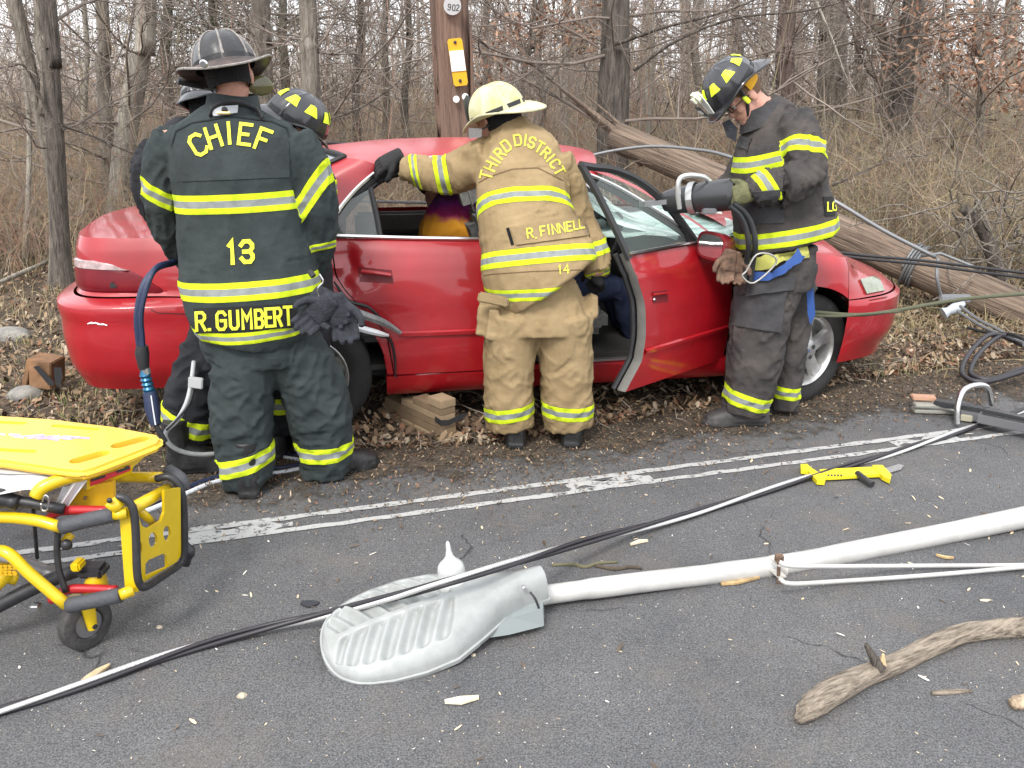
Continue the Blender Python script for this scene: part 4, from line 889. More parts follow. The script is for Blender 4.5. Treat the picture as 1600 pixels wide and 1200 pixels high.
def garment(name, prims, mat, parent, tapes=(), voxel=.009, extra=None, fold=.008, freq=11, seed=0, thick=.002):
    """prims: {name: dict(st=[(point,rw,rd)...], ref=, fold=)}; tapes: (prim names, A, B, Y, lean deg, half width)"""
    mb = MB(); axes = []; names = list(prims)
    for nm in names:
        p = prims[nm]; rings, ax, r = chain_rings(p['st'], p.get('ref', (1, 0, 0)), ex=p.get('ex', 2.25), kc=.25); mb.loft(rings); axes.append((ax, r))
    if extra: mb.add(extra.v, extra.f)
    me = remesh(mb, voxel); N = len(me.vertices); V = np.zeros(N*3); me.vertices.foreach_get('co', V); V = V.reshape(-1, 3)
    NR = np.zeros(N*3); me.vertices.foreach_get('normal', NR); NR = NR.reshape(-1, 3)
    reg, S, RD = near_axis(V, axes); amp = np.array([prims[n_].get('fold', fold) for n_ in names])[reg]; fq = np.array([prims[n_].get('freq', freq) for n_ in names])[reg]
    disp = np.zeros(N)
    for i in range(N):
        s, d, v = S[i], RD[i], V[i]; f = fq[i]
        a = noise.noise(Vector((s*f+d[0]*1.1, d[0]*1.5+seed, d[1]*1.5))); b = noise.noise(Vector((s*f*1.7-d[0]*1.6+d[1], d[0]*1.3+seed+9, d[1]*1.3))); c = noise.noise(Vector((v[0]*7, v[1]*7, v[2]*7+seed)))
        disp[i] = amp[i]*((1-2.6*abs(a)**.75)*.85+(1-2*abs(b)**.75)*.35+c*.5-.35)
    V = V+NR*disp[:, None]
    T = np.full(N, 9.); 
    for reglist, A, B, Y, lean, hw in tapes:
        pa, pb = np.array(P(*A, Y)), np.array(P(*B, Y)); lv = np.array([0, math.cos(math.radians(lean)), -math.sin(math.radians(lean))]); n_ = np.cross(pb-pa, lv); n_ /= np.linalg.norm(n_)
        v = np.abs((V-(pa+pb)/2)@n_)/hw; m = np.isin(reg, [names.index(q) for q in reglist]); T = np.where(m & (v < T), v, T)
    V += NR*(np.where(T < 1.04, thick, 0))[:, None]
    me.vertices.foreach_set('co', V.ravel()); at = me.attributes.new('tape', 'FLOAT', 'POINT'); at.data.foreach_set('value', T.astype(np.float32)); me.name = name
    return link(name, me, mat, parent)
skin_m = M('skin', (.52, .27, .20), .55, var=.12, scale=30)
def head_mb(mb, c, fr, neck_to):
    def e(p, r): mb.ell(c+fr @ Vector(p), r, fr, 20)
    e((-.012, 0, .035), (.100, .077, .095)); e((.022, 0, -.035), (.070, .062, .088)); e((.058, 0, -.085), (.030, .032, .026)); e((.075, 0, .028), (.022, .055, .022))
    e((.094, 0, -.018), (.020, .013, .018)); e((.088, 0, .004), (.011, .009, .026)); e((.080, 0, -.052), (.016, .026, .012))
    for s in (-1, 1):
        e((-.012, s*.080, -.005), (.020, .009, .032)); e((.055, s*.038, -.018), (.03, .024, .026)); mb.ell(c+fr @ Vector((.072, s*.032, .010)), (.013, .014, .011), fr, 10)
    mb.tube([c+fr @ Vector((-.02, 0, -.02)), c.lerp(Vector(neck_to), .5)+fr @ Vector((-.01, 0, 0)), Vector(neck_to)], [.058, .060, .066], 18)
def person(label, head_c, head_f, neck, limbs, foot, group=None, head_up=(0, 0, 1), hands=()):
    fr = frame(head_f, head_up); mb = MB(); head_mb(mb, Vector(head_c), fr, neck)
    for st, ref, k in limbs:
        mb.loft(chain_rings([(p, a*k, b*k) for p, a, b in st], ref, 16)[0])
    me = remesh(mb, .0065, 2); me.name = 'person'; o = link('person', me, skin_m, None, True, foot); tag(o, label, 'person', group); return o, fr
def PR(*rows): return [(tuple(P(u, v, Y)), a, b) for u, v, Y, a, b in rows]
def glove(name, c, fdir, palm_n, mat, parent, curl=.5, s=1., cuff=None, side=1):
    """gloved hand: five separate, unequal, bent fingers. fdir: along the fingers, palm_n: out of the palm"""
    fr = frame(fdir, palm_n); c = Vector(c); L = lambda x, y, z: c+fr @ (Vector((x, y*side, z))*s); mb = MB()
    mb.loft(chain_rings([(tuple(L(-.07, 0, 0)), .034*s, .026*s), (tuple(L(-.03, 0, 0)), .043*s, .024*s), (tuple(L(.03, 0, 0)), .047*s, .021*s)], tuple(fr @ Vector((0, 1, 0))), 14)[0])
    for k, (y, l) in enumerate(((-.036, .072), (-.012, .084), (.013, .079), (.036, .062))):
        a = 0; p = np.array([.032, y, 0]); pts = [L(*p)]
        for j, (seg, cc) in enumerate(((.42, .6), (.33, 1.), (.27, .9))):
            a += curl*cc*(1+.1*k); p = p+np.array([math.cos(a), y*.6, math.sin(a)])*l*seg; pts.append(L(*p))
        mb.tube(pts, [.0125*s, .012*s, .011*s, .009*s], 10)
    mb.tube([L(-.03, -.030, .0), L(.0, -.058, .012), L(.028, -.070, .024+.01*curl), L(.048, -.066, .036+.012*curl)], [.016*s, .015*s, .0135*s, .011*s], 10)
    me = remesh(mb, .0045*s, 1); return link(name, me, mat, parent)
def boot(c, toe, parent, mat, L=.31, name='boot', h=.10, w_=.055):
    """c: ground point under the heel's back, toe: direction"""
    c = Vector(c); fr = frame((toe[0], toe[1], 0)); T = lambda x, y, z: c+fr @ Vector((x, y*1.22, z*1.1)); mb = MB()
    sole = [(0, .030), (.02, .040), (.08, .037), (.14, .036), (.20, .050), (.26, .047), (.295, .030), (.31, .0)]; k = L/.31
    ol = [T(x*k, y, .0) for x, y in sole]+[T(x*k, -y, .0) for x, y in sole[-2::-1]]
    mb.loft([[p+Vector((0, 0, z)) for p in ol] for z in (0, .028)]); rings = []
    for x, w2, zt in ((.005, .03, .10), (.03, .043, .16), (.08, .046, .16), (.12, .043, .125), (.17, .045, .10), (.22, .049, .085), (.265, .043, .07), (.295, .025, .05)):
        rings.append([T(x*k, w2*math.copysign(abs(math.cos(a))**.8, math.cos(a)), .026+(zt-.026)*max(0, math.sin(a))**.75) for a in [math.pi*q/12 for q in range(13)]]+[T(x*k, w2*.8*(1-2*q/4), .024) for q in range(1, 4)][::-1])
    mb.loft(rings); mb.tube([T(.065, 0, .06), T(.065, 0, .24)], [.054, .062], 16)
    me = remesh(mb, .007, 2); return link(name, me, mat, parent)
lime = M('fluorescent_lime', (.72, .88, .03), .5); limef = M('fluorescent_faded', (.55, .55, .12), .8, var=.25, scale=18)
def helmet(c, fwd, up, parent, shell, brim_m, refl=(), bands=None, shield=None, flap=None, rear=.265, front=.20, side=.182, ribm=None, s=1., strapc=None, fl=.085):
    fr = frame(fwd, up); c = Vector(c); L = lambda x, y, z: c+fr @ (Vector((x, y, z))*s)
    def dome(th, ph, o=0.):
        rib = .0055*sum(math.exp(-((math.degrees(((th-math.pi*k/4+math.pi) % (2*math.pi))-math.pi))/5.5)**2) for k in range(8))*math.cos(ph)**.4
        e = rib+o; return L((.148+e)*math.cos(th)*math.cos(ph)**.85, (.121+e)*math.sin(th)*math.cos(ph)**.85, (.140+e)*math.sin(ph)+.012)
    mb = MB(); mb.loft([[dome(2*math.pi*k/96, math.pi/2*j/22) for k in range(96)] for j in range(22)]+[[L(0, 0, .1525)]*96], caps=False); h = mb.build('helmet', shell, parent)
    def bo(a, t, z=0):
        ca, sa = math.cos(a), math.sin(a); fx = front if ca > 0 else rear; ox = fx*ca*(abs(ca)**.15); oy = side*sa*(1-.10*max(0, -ca)); ix, iy = .143*ca, .117*sa
        x = ix+(ox-ix)*t; y = iy+(oy-iy)*t; zz = .014-.012*t+.030*t*t*abs(sa)**3-(.045 if ca < 0 else .02)*t*t*abs(ca)**1.5; return L(x, y, zz+z)
    A = [2*math.pi*k/72 for k in range(73)]
    b = MB().grid([[bo(a, t) for a in A] for t in np.linspace(0, 1, 9)]+[[bo(a, t, -.004) for a in A] for t in np.linspace(1, 0, 9)])
    bo_ = b.build('brim', brim_m, h); MB().tube([bo(a, 1, -.002) for a in A], .0048, 6, caps=False).build('brim_edge', ribm or brim_m, h)
    MB().grid([[L((.150)*math.cos(a), .123*math.sin(a), z) for a in A] for z in (.014, .034)]).build('hat_band', black, h)
    if ribm:
        for k in range(8):
            th = math.pi*k/4; MB().tube([dome(th, math.pi/2*j/14, .0) for j in range(1, 15)], .004, 6).build('rib', ribm, h)
    for th in refl:
        t0 = math.radians(th); q = [[dome(t0+(u-.5)*(.50-.20*v), .50+v*.36, .0035) for u in np.linspace(0, 1, 7)] for v in np.linspace(0, 1, 5)]
        MB().grid(q).build('reflector', lime, h)
    if shield:
        MB().loft([[L(.155+.012*k-.02*(z/.12), y, z+.01) for y, z in ((-.035, 0), (.035, 0), (.045, .06), (.036, .115), (0, .135), (-.036, .115), (-.045, .06))] for k in (0, .4)]).build('front_shield', shield, h, smooth=False)
    if flap:
        MB().grid([[L((.105-.012*q)*math.cos(a)-.012, (.090-.005*q)*math.sin(a), 0.01-fl*q) for a in [math.radians(60+240*k/40) for k in range(41)]] for q in np.linspace(0, 1, 6)]+[[L(.088*math.cos(a)-.012, .078*math.sin(a), -.07) for a in [math.radians(60+240*k/40) for k in range(41)]]]).build('ear_flap', flap, h)
    if strapc:
        for sd in (-1, 1): MB().tube([L(.02, sd*.098, .0), L(.03, sd*.088, -.07), L(.065, sd*.055, -.13)], .009, 6, smooth_pts=3).build('chin_strap', strapc, h)
    return h
blk = M('boot_rubber', (.016, .016, .017), .5, var=.4, scale=20, bump=.3, bscale=50); gl_dark = M('glove_dark', (.020, .022, .030), .85, var=.4, scale=30, bump=.5, bscale=90)
fuzz = M('black_felt', (.007, .007, .008), 1.0, bump=.8, bscale=160)
navy_c = tape_cloth('cloth_charcoal', (.025, .033, .034), (.046, .057, .057)); navy_p = M('cloth_charcoal_plain', (.027, .035, .036), .9, var=.25, scale=6, bump=.5, bscale=30)
# ---------------------------------------------------------------- the chief, seen from behind
def chief():
    tor = PR((362, 158, 3.72, .072, .072), (362, 180, 3.72, .165, .11), (364, 208, 3.71, .27, .15), (368, 255, 3.70, .272, .175), (378, 320, 3.70, .275, .18), (386, 400, 3.70, .288, .19), (392, 455, 3.69, .298, .20), (389, 500, 3.69, .272, .205), (386, 526, 3.69, .225, .195))
    aL = PR((275, 218, 3.72, .090, .10), (256, 258, 3.73, .080, .09), (253, 320, 3.76, .074, .085), (272, 372, 3.84, .068, .075), (300, 410, 3.98, .06, .06))
    aR = PR((458, 222, 3.72, .095, .11), (482, 262, 3.71, .085, .095), (498, 318, 3.72, .078, .085), (500, 368, 3.76, .072, .08), (492, 415, 3.86, .06, .07))
    hips = PR((395, 470, 3.70, .20, .16), (398, 520, 3.70, .235, .175), (402, 556, 3.71, .23, .17))
    lL = PR((385, 540, 3.68, .14, .15), (380, 590, 3.66, .138, .145), (378, 650, 3.64, .135, .14), (383, 700, 3.63, .126, .13), (386, 738, 3.62, .118, .122), (389, 752, 3.62, .108, .112))
    lR = PR((448, 540, 3.74, .15, .155), (484, 590, 3.76, .148, .15), (502, 650, 3.77, .146, .15), (508, 700, 3.78, .126, .14), (511, 732, 3.79, .122, .13))
    foot = G(390, 778)
    o, fr = person('fire chief with his back turned, wearing a black leather helmet and dark coat lettered CHIEF', P(362, 120, 3.72), (-.15, 1, -.22), P(362, 172, 3.72),
        [(tor[:-1], (1, 0, 0), .74), (aL, (1, 0, 0), .7), (aR, (1, 0, 0), .7), (hips[:2], (1, 0, 0), .6), (lL, (1, 0, 0), .72), (lR, (1, 0, 0), .72)], foot)
    j = garment('jacket', dict(torso=dict(st=tor, fold=.0055, freq=4), sleeve_a=dict(st=aL, fold=.009), sleeve_b=dict(st=aR, fold=.009)), navy_c, o,
        [(['torso'], (268, 323), (483, 314), 3.52, 0, .038), (['torso'], (286, 461), (500, 449), 3.50, 0, .039), (['torso'], (305, 532), (470, 523), 3.50, -8, .026),
         (['sleeve_a'], (227, 296), (266, 320), 3.66, 0, .034), (['sleeve_b'], (481, 309), (513, 262), 3.63, 0, .036), (['sleeve_b'], (485, 388), (525, 382), 3.70, 0, .016)], seed=1)
    t = garment('trousers', dict(hips=dict(st=hips), leg_a=dict(st=lL, fold=.012, freq=14), leg_b=dict(st=lR, fold=.012, freq=14)), navy_c, o,
        [(['leg_a'], (337, 738), (428, 717), 3.52, 0, .040), (['leg_b'], (465, 712), (547, 711), 3.66, 0, .038)], seed=2)
    bv = bvh_of([j])
    lm = M('letter_yellow', (.80, .84, .05), .7)
    MB_ = patch(bv, [(270, 226), (452, 214), (452, 277), (277, 284)], .004, 8, 3.5); MB_.build('back_flap', navy_p, j)
    stroke(bv, [(268, 228), (275, 205), (300, 192), (362, 182), (425, 190), (448, 200), (452, 214)], 2., .004, 3.5).build('seam', M('seam_dark', (.010, .012, .013), .9), j)
    bv2 = bvh_of([j, bpy.data.objects['back_flap']])
    def txt(items, wd, nm, off=.004):
        for it in items: lettering(bv2, [it], wd, off, 3.5).build(nm, lm, j, smooth=False)
    txt([('C', 310, 226, 19, 32, -32), ('H', 334, 214, 18, 31, -18), ('I', 358, 208, 16, 31, -4), ('E', 383, 210, 17, 31, 7), ('F', 411, 218, 17, 31, 20)], 5.2, 'letter')
    txt([('1', 363, 394, 17, 33, -3), ('3', 386, 393, 17, 32, -3)], 6.6, 'numeral')
    pa = patch(bv, [(303, 482), (462, 474), (462, 512), (307, 521)], .006, 8, 3.5).build('name_patch', M('patch_black', (.012, .013, .014), .9), j)
    bv2 = bvh_of([j, pa]); txt([('R', 314, 502, 13, 27, -3), ('.', 327, 503, 12, 26, -3), ('G', 346, 501, 13, 27, -3), ('U', 366, 500, 12, 27, -3), ('M', 386, 499, 13, 27, -3), ('B', 405, 498, 11, 27, -3), ('E', 420, 496, 9, 27, -3), ('R', 434, 495, 10, 27, -3), ('T', 450, 493, 11, 27, -3)], 4.6, 'letter')
    cr_ = []
    for z, r in ((-.055, .112), (-.02, .100), (.02, .092), (.035, .090), (.036, .078), (-.02, .08)):
        cr_.append([P(364, 163, 3.71)+Vector((r*1.12*math.cos(a), r*math.sin(a)+z*.25, z+.006*math.sin(a*2))) for a in [2*math.pi*k/36 for k in range(36)]])
    co_ = MB().loft(cr_, caps=False).build('collar', navy_p, j); bc = bvh_of([j, co_])
    base = crv([tuple(onto(bc, u, v, .013, 3.6)) for u, v in ((328, 182), (336, 169), (352, 161), (374, 161), (396, 170), (410, 186))], 14); hc = []
    for i, p in enumerate(base): hc += [Vector(p)+Vector((0, .009*math.cos(q*2*math.pi/6), .009*math.sin(q*2*math.pi/6)))+(Vector(base[min(i+1, len(base)-1)])-Vector(p))*q/6 for q in range(6)]
    MB().tube(hc, .0028, 5).build('coiled_cord', black, j)
    pk = patch(bc, [(331, 168), (372, 165), (371, 177), (334, 183)], .012, 5, 3.5).build('radio_clip', M('clip_grey', (.36, .38, .40), .6), j)
    MB().tube([onto(bc, 342, 179, .022), onto(bc, 360, 179, .022)], .006, 6).build('clip_bar', M('brass', (.45, .38, .15), .4, .6), pk)
    for u in ((352, 173),): MB().ell(onto(bc, *u, .016), (.012, .004, .012)).build('clip_button', black, pk)
    # gloves on a clip at the right hip
    g1 = glove('spare_glove', P(500, 486, 3.46), (-.65, .1, -.6), (0, -1, .1), gl_dark, j, .35, 1.15); glove('spare_glove', P(532, 492, 3.47), (.25, .05, -1), (0, -1, .1), gl_dark, j, .45, 1.2, side=-1)
    glove('spare_glove', P(516, 476, 3.50), (.6, .05, -.5), (.1, -1, .2), gl_dark, j, .6, 1.15)
    MB().tube([P(499, 428, 3.44), P(505, 440, 3.44), P(497, 450, 3.44), P(498, 462, 3.45), P(503, 470, 3.45)], .004, 6, smooth_pts=4).build('glove_clip', chrome, j)
    MB().tube([P(490, 432, 3.46), P(484, 424, 3.47)], .012, 8).build('clip_tab', black, j)
    s1 = glove('glove', P(302, 418, 4.04), (.2, 1, -.1), (.6, 0, -.8), gl_dark, o, .7); glove('glove', P(486, 424, 3.94), (-.4, 1, -.1), (-.6, 0, -.8), gl_dark, o, .7, side=-1)
    boot(G(390, 783)+Vector((-.005, .0, .006)), (-.1, 1), o, blk); boot(G(500, 752)+Vector((0, .02, .006)), (.75, .55), o, blk)
    leather = M('leather_black', (.018, .017, .018), .38, var=.5, scale=14, coat=.25, bump=.25, bscale=40); lb = M('brim_leather', (.030, .026, .026), .5, var=.5, scale=20, col2=(.085, .05, .042))
    h = helmet(P(354, 111, 3.70), (-.30, 1, -.24), (-.17, 0, 1), o, leather, lb, ribm=M('rib_piping', (.24, .22, .20), .5, var=.4, scale=60), flap=fuzz, fl=.062, shield=M('leather_shield', (.03, .03, .03), .5), side=.186, rear=.25)
    MB().lathe([(.0, .006), (.012, .006), (.014, .002), (.016, -.002)][::-1], Matrix.Translation(P(318, 100, 3.42)) @ frame((0, -.3, 1), (0, -1, 0)).to_4x4(), 14).build('brim_ring', chrome, h)
    MB().ell(P(407, 134, 3.80), (.052, .010, .040), frame((1, .5, 0)), 16).build('eye_shield', M('smoked_visor', (.12, .11, .03), .15, alpha=.8, coat=.8), h)
    MB().tube([P(278, 126, 3.72), P(300, 132, 3.75), P(318, 136, 3.78)], [.014, .012, .008], 8).build('goggle_strap', black, h)
chief()
# ---------------------------------------------------------------- two firefighters at the rear door beyond the chief
def pair():
    dk = tape_cloth('cloth_black', (.014, .015, .018), (.030, .031, .036))
    tor = PR((316, 190, 4.10, .07, .07), (312, 212, 4.10, .17, .11), (312, 250, 4.08, .20, .15), (330, 320, 4.06, .17, .15), (350, 400, 4.03, .17, .16), (358, 470, 4.02, .18, .16), (356, 520, 4.02, .18, .15))
    aL = PR((250, 240, 4.10, .08, .09), (228, 268, 4.06, .068, .08), (240, 320, 4.05, .062, .07), (270, 360, 4.12, .055, .06)); aR = PR((366, 240, 4.1, .09, .09), (386, 300, 4.12, .075, .08), (400, 350, 4.18, .06, .06))
    lL = PR((345, 515, 4.0, .12, .13), (318, 570, 3.96, .125, .14), (300, 630, 3.92, .125, .13), (294, 685, 3.90, .118, .12)); lR = PR((372, 520, 4.05, .12, .14), (372, 600, 4.06, .13, .13), (372, 670, 4.06, .11, .12))
    o, fr = person('firefighter mostly hidden on the left side of the chief, one boot and knee showing', P(330, 166, 4.12), (.3, 1, -.5), P(320, 205, 4.12), [(tor[:-1], (1, 0, 0), .74), (aL, (1, 0, 0), .7), (aR, (1, 0, 0), .7), (lL, (1, 0, 0), .7), (lR, (1, 0, 0), .7)], G(300, 730))
    j = garment('jacket', dict(torso=dict(st=tor, fold=.008, freq=6), sleeve_a=dict(st=aL, fold=.012), sleeve_b=dict(st=aR)), dk, o, [(['sleeve_b'], (366, 310), (410, 305), 3.9, 0, .03)], seed=4)
    garment('trousers', dict(leg_a=dict(st=lL, fold=.011, freq=13), leg_b=dict(st=lR, fold=.01)), dk, o, [(['leg_a'], (262, 657), (332, 686), 3.80, 0, .040), (['leg_b'], (330, 670), (400, 670), 3.95, 0, .038)], seed=5)
    boot(G(262, 742)+Vector((0, .01, .01)), (1, .15), o, blk, .36, h=.12); boot(G(352, 700), (.3, 1), o, blk)
    glove('glove', P(276, 368, 4.2), (.3, 1, -.2), (.5, 0, -.8), gl_dark, o, .6); glove('glove', P(404, 358, 4.24), (0, 1, -.3), (-.5, 0, -.8), gl_dark, o, .6, side=-1)
    shl = M('composite_black', (.020, .021, .025), .32, coat=.5, var=.2, scale=10)
    helmet(P(330, 166, 4.10), (.35, .9, -.4), (-.25, 0, 1), o, shl, shl, refl=(45, 90, 135, 180, 225, 270, 315), flap=fuzz, side=.150, rear=.18, s=.95)
    # the right one, bent over the car
    tor = PR((446, 205, 4.16, .07, .07), (444, 228, 4.14, .16, .12), (440, 270, 4.10, .215, .15), (438, 340, 4.06, .225, .16), (440, 420, 4.04, .235, .17), (444, 500, 4.04, .235, .165), (444, 540, 4.04, .22, .16))
    aL = PR((392, 250, 4.12, .08, .08), (380, 310, 4.16, .07, .07), (398, 350, 4.24, .055, .055)); aR = PR((486, 252, 4.12, .08, .085), (504, 300, 4.12, .068, .07), (508, 345, 4.16, .058, .06), (500, 380, 4.20, .05, .05))
    lL = PR((430, 540, 4.04, .13, .13), (428, 610, 4.04, .12, .12), (428, 670, 4.04, .11, .11)); lR = PR((466, 540, 4.06, .13, .13), (474, 610, 4.08, .12, .12), (476, 670, 4.08, .11, .11))
    o, fr = person('firefighter behind the right side of the chief, bowed head in a reflective dotted helmet', P(462, 196, 4.16), (.55, .45, -.7), P(450, 222, 4.15), [(tor[:-1], (1, 0, 0), .74), (aL, (1, 0, 0), .7), (aR, (1, 0, 0), .7), (lL, (1, 0, 0), .7), (lR, (1, 0, 0), .7)], G(450, 715), head_up=(-.3, -.6, .7))
    garment('jacket', dict(torso=dict(st=tor, freq=6), sleeve_a=dict(st=aL), sleeve_b=dict(st=aR)), dk, o, [(['torso'], (380, 340), (505, 338), 3.9, 0, .036), (['sleeve_b'], (490, 300), (520, 296), 4.0, 0, .034)], seed=6)
    garment('trousers', dict(leg_a=dict(st=lL, fold=.01), leg_b=dict(st=lR, fold=.01)), dk, o, [(['leg_a', 'leg_b'], (420, 633), (490, 640), 3.95, 0, .04)], seed=7)
    boot(G(425, 722), (.1, 1), o, blk); boot(G(478, 716), (.3, 1), o, blk)
    glove('glove', P(402, 358, 4.30), (.2, 1, -.2), (.5, 0, -.8), gl_dark, o, .6); glove('glove', P(496, 388, 4.26), (-.2, 1, -.3), (-.5, 0, -.8), gl_dark, o, .6, side=-1)
    helmet(P(462, 194, 4.14), (.70, .50, -.48), (-.38, -.42, .75), o, shl, shl, refl=(0, 45, 90, 135, 180, 225, 270, 315), side=.165, rear=.20, front=.18, flap=fuzz)
pair()
# ---------------------------------------------------------------- the officer in the tan coat
def tan():
    kh = tape_cloth('cloth_khaki', (.235, .168, .086), (.345, .255, .140), grime=.30); khp = M('cloth_khaki_plain', (.250, .180, .094), .9, var=.2, scale=5, bump=.6, bscale=26, bdist=.015)
    tor = PR((800, 190, 4.42, .078, .08), (803, 212, 4.40, .14, .11), (812, 245, 4.36, .205, .14), (818, 290, 4.31, .228, .165), (821, 335, 4.25, .235, .175), (832, 380, 4.2, .26, .18), (843, 415, 4.17, .29, .205), (862, 444, 4.16, .262, .215))
    aL = PR((768, 243, 4.37, .10, .11), (738, 259, 4.42, .102, .11), (698, 274, 4.48, .094, .10), (658, 268, 4.52, .078, .085), (632, 262, 4.55, .062, .066))
    aR = PR((862, 255, 4.36, .11, .11), (886, 300, 4.36, .095, .10), (908, 355, 4.36, .085, .09), (928, 398, 4.30, .078, .085), (934, 428, 4.25, .066, .07))
    hips = PR((838, 440, 4.17, .19, .14), (842, 490, 4.16, .238, .165), (843, 520, 4.15, .245, .17))
    lL = PR((803, 490, 4.15, .14, .16), (796, 560, 4.15, .130, .14), (795, 620, 4.16, .127, .135), (797, 655, 4.17, .124, .125), (798, 665, 4.17, .120, .12)); lR = PR((880, 490, 4.16, .14, .16), (885, 560, 4.17, .134, .14), (886, 620, 4.18, .132, .135), (888, 655, 4.19, .127, .125), (889, 665, 4.19, .122, .12))
    o, fr = person('officer in tan coat lettered THIRD DISTRICT and pale yellow helmet leaning on the car', P(772, 186, 4.44), (-.62, .55, -.45), P(796, 212, 4.42), [(tor[:-1], (1, 0, 0), .74), (aL, (0, 0, 1), .7), (aR, (1, 0, 0), .5), (hips[:2], (1, 0, 0), .6), (lL, (1, 0, 0), .72), (lR, (1, 0, 0), .72)], G(845, 700))
    j = garment('jacket', dict(torso=dict(st=tor, fold=.007, freq=6), sleeve_a=dict(st=aL, ref=(0, 0, 1), fold=.012, freq=10), sleeve_b=dict(st=aR, fold=.010)), kh, o,
        [(['torso'], (745, 312), (893, 302), 4.14, 34, .037), (['torso'], (752, 407), (918, 392), 4.0, 14, .040), (['torso'], (800, 464), (935, 452), 3.96, 2, .028),
         (['sleeve_a'], (684, 240), (697, 303), 4.42, 0, .036), (['sleeve_a'], (643, 248), (652, 288), 4.46, 0, .020), (['sleeve_b'], (915, 392), (948, 384), 4.25, 0, .034), (['sleeve_b'], (920, 437), (950, 426), 4.2, 0, .018)], seed=12)
    pocket = MB().box(P(770, 500, 4.12), (.15, .20, .25), Matrix.Rotation(.12, 3, 'Y'), bev=.05)
    pocket2 = MB().box(P(924, 478, 4.18), (.06, .16, .17), None, bev=.03); pocket.add(pocket2.v, pocket2.f)
    garment('trousers', dict(hips=dict(st=hips), leg_a=dict(st=lL, fold=.008, freq=13), leg_b=dict(st=lR, fold=.008, freq=13)), kh, o, [(['leg_a'], (760, 654), (836, 644), 4.05, 0, .037), (['leg_b'], (850, 646), (925, 650), 4.06, 0, .037)], seed=13, extra=pocket)
    bv = bvh_of([j]); lf = M('letter_faded_yellow', (.60, .54, .07), .85, var=.2, scale=40)
    for it in [('T', 760, 274, 11, 17, -76), ('H', 767, 260, 10, 17, -66), ('I', 774, 250, 9, 17, -58), ('R', 781, 240, 9, 17, -48), ('D', 791, 228, 10, 17, -36), ('D', 809, 219, 10, 16, -10), ('I', 821, 219, 8, 16, 6), ('S', 831, 223, 9, 16, 18), ('T', 843, 230, 9, 16, 30), ('R', 853, 239, 9, 15, 40), ('I', 860, 247, 8, 15, 48), ('C', 867, 256, 9, 15, 56), ('T', 874, 267, 9, 15, 62)]:
        lettering(bv, [it], 2.9, .004, 4.2).build('letter', lf, j, smooth=False)
    pa = patch(bv, [(797, 355), (911, 336), (922, 368), (807, 383)], .010, 6, 4.0).build('tail_flap', khp, j); bv2 = bvh_of([j, pa])
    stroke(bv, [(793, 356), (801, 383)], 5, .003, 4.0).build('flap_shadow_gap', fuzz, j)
    stroke(bv, [(744, 288), (762, 277), (800, 264), (840, 262), (880, 282)], 1.6, .003, 4.1).build('yoke_seam', M('seam_khaki', (.16, .10, .05), .9), j)
    stroke(bv, [(746, 432), (770, 428), (830, 424), (915, 421)], 1.4, .003, 4.1).build('hem_seam', MATS['seam_khaki'], j)
    for it in [('R', 828, 364, 8, 14, -8), ('.', 837, 366, 6, 13, -8), ('F', 848, 361, 7, 14, -8), ('I', 857, 359, 6, 14, -8), ('N', 867, 358, 8, 14, -8), ('N', 878, 356, 8, 14, -8), ('E', 889, 354, 7, 14, -8), ('L', 899, 352, 6, 13, -8), ('L', 908, 350, 6, 13, -8)]: lettering(bv2, [it], 2.6, .004, 4.0).build('letter', lf, j, smooth=False)
    for it in [('1', 875, 421, 7, 13, -3), ('4', 885, 420, 8, 13, -3)]: lettering(bv2, [it], 2.2, .004, 4.0).build('numeral', lf, j, smooth=False)
    MB().box(P(771, 468, 4.00), (.15, .02, .05), Matrix.Rotation(.2, 3, 'Y'), bev=.008).build('pocket_flap', khp, bpy.data.objects['trousers.003'] if 'trousers.003' in bpy.data.objects else o)
    glove('glove', P(606, 252, 4.55), (-.85, .05, -.45), (.1, .6, -.7), M('glove_black', (.012, .012, .013), .8, bump=.4, bscale=90), o, .45, 1.12)
    glove('glove', P(934, 440, 4.32), (.1, .9, -.3), (-.6, 0, -.7), MATS['glove_black'], o, .6)
    boot(G(806, 706)+Vector((0, 0, .01)), (-.05, 1), o, blk, .33, w_=.06); boot(G(892, 704)+Vector((0, 0, .01)), (.12, 1), o, blk)
    yh = M('helmet_yellow_white', (.56, .54, .22), .5, var=.25, scale=7, col2=(.62, .60, .44), coat=.2)
    h = helmet(P(779, 180, 4.42), (-.78, .50, -.30), (-.10, -.15, 1), o, yh, M('brim_cream', (.50, .47, .30), .5, var=.2, scale=20), ribm=None, flap=fuzz, shield=M('shield_dark', (.05, .05, .05), .5), side=.175, rear=.25)
    MB().loft([[P(742, 208, 4.30)+Vector((x, 0, z)) for x, z in ((-.03, -.025), (.03, -.02), (.035, .02), (-.03, .025))], [P(742, 208, 4.33)+Vector((x, 0, z)) for x, z in ((-.03, -.025), (.03, -.02), (.035, .02), (-.03, .025))]]).build('safety_glasses', M('goggle_clear', (.25, .25, .25), .1, alpha=.6, coat=.8), o)
    MB().tube([P(752, 203, 4.33), P(764, 196, 4.32)], .004, 6).build('glasses_arm', black, o)
tan()
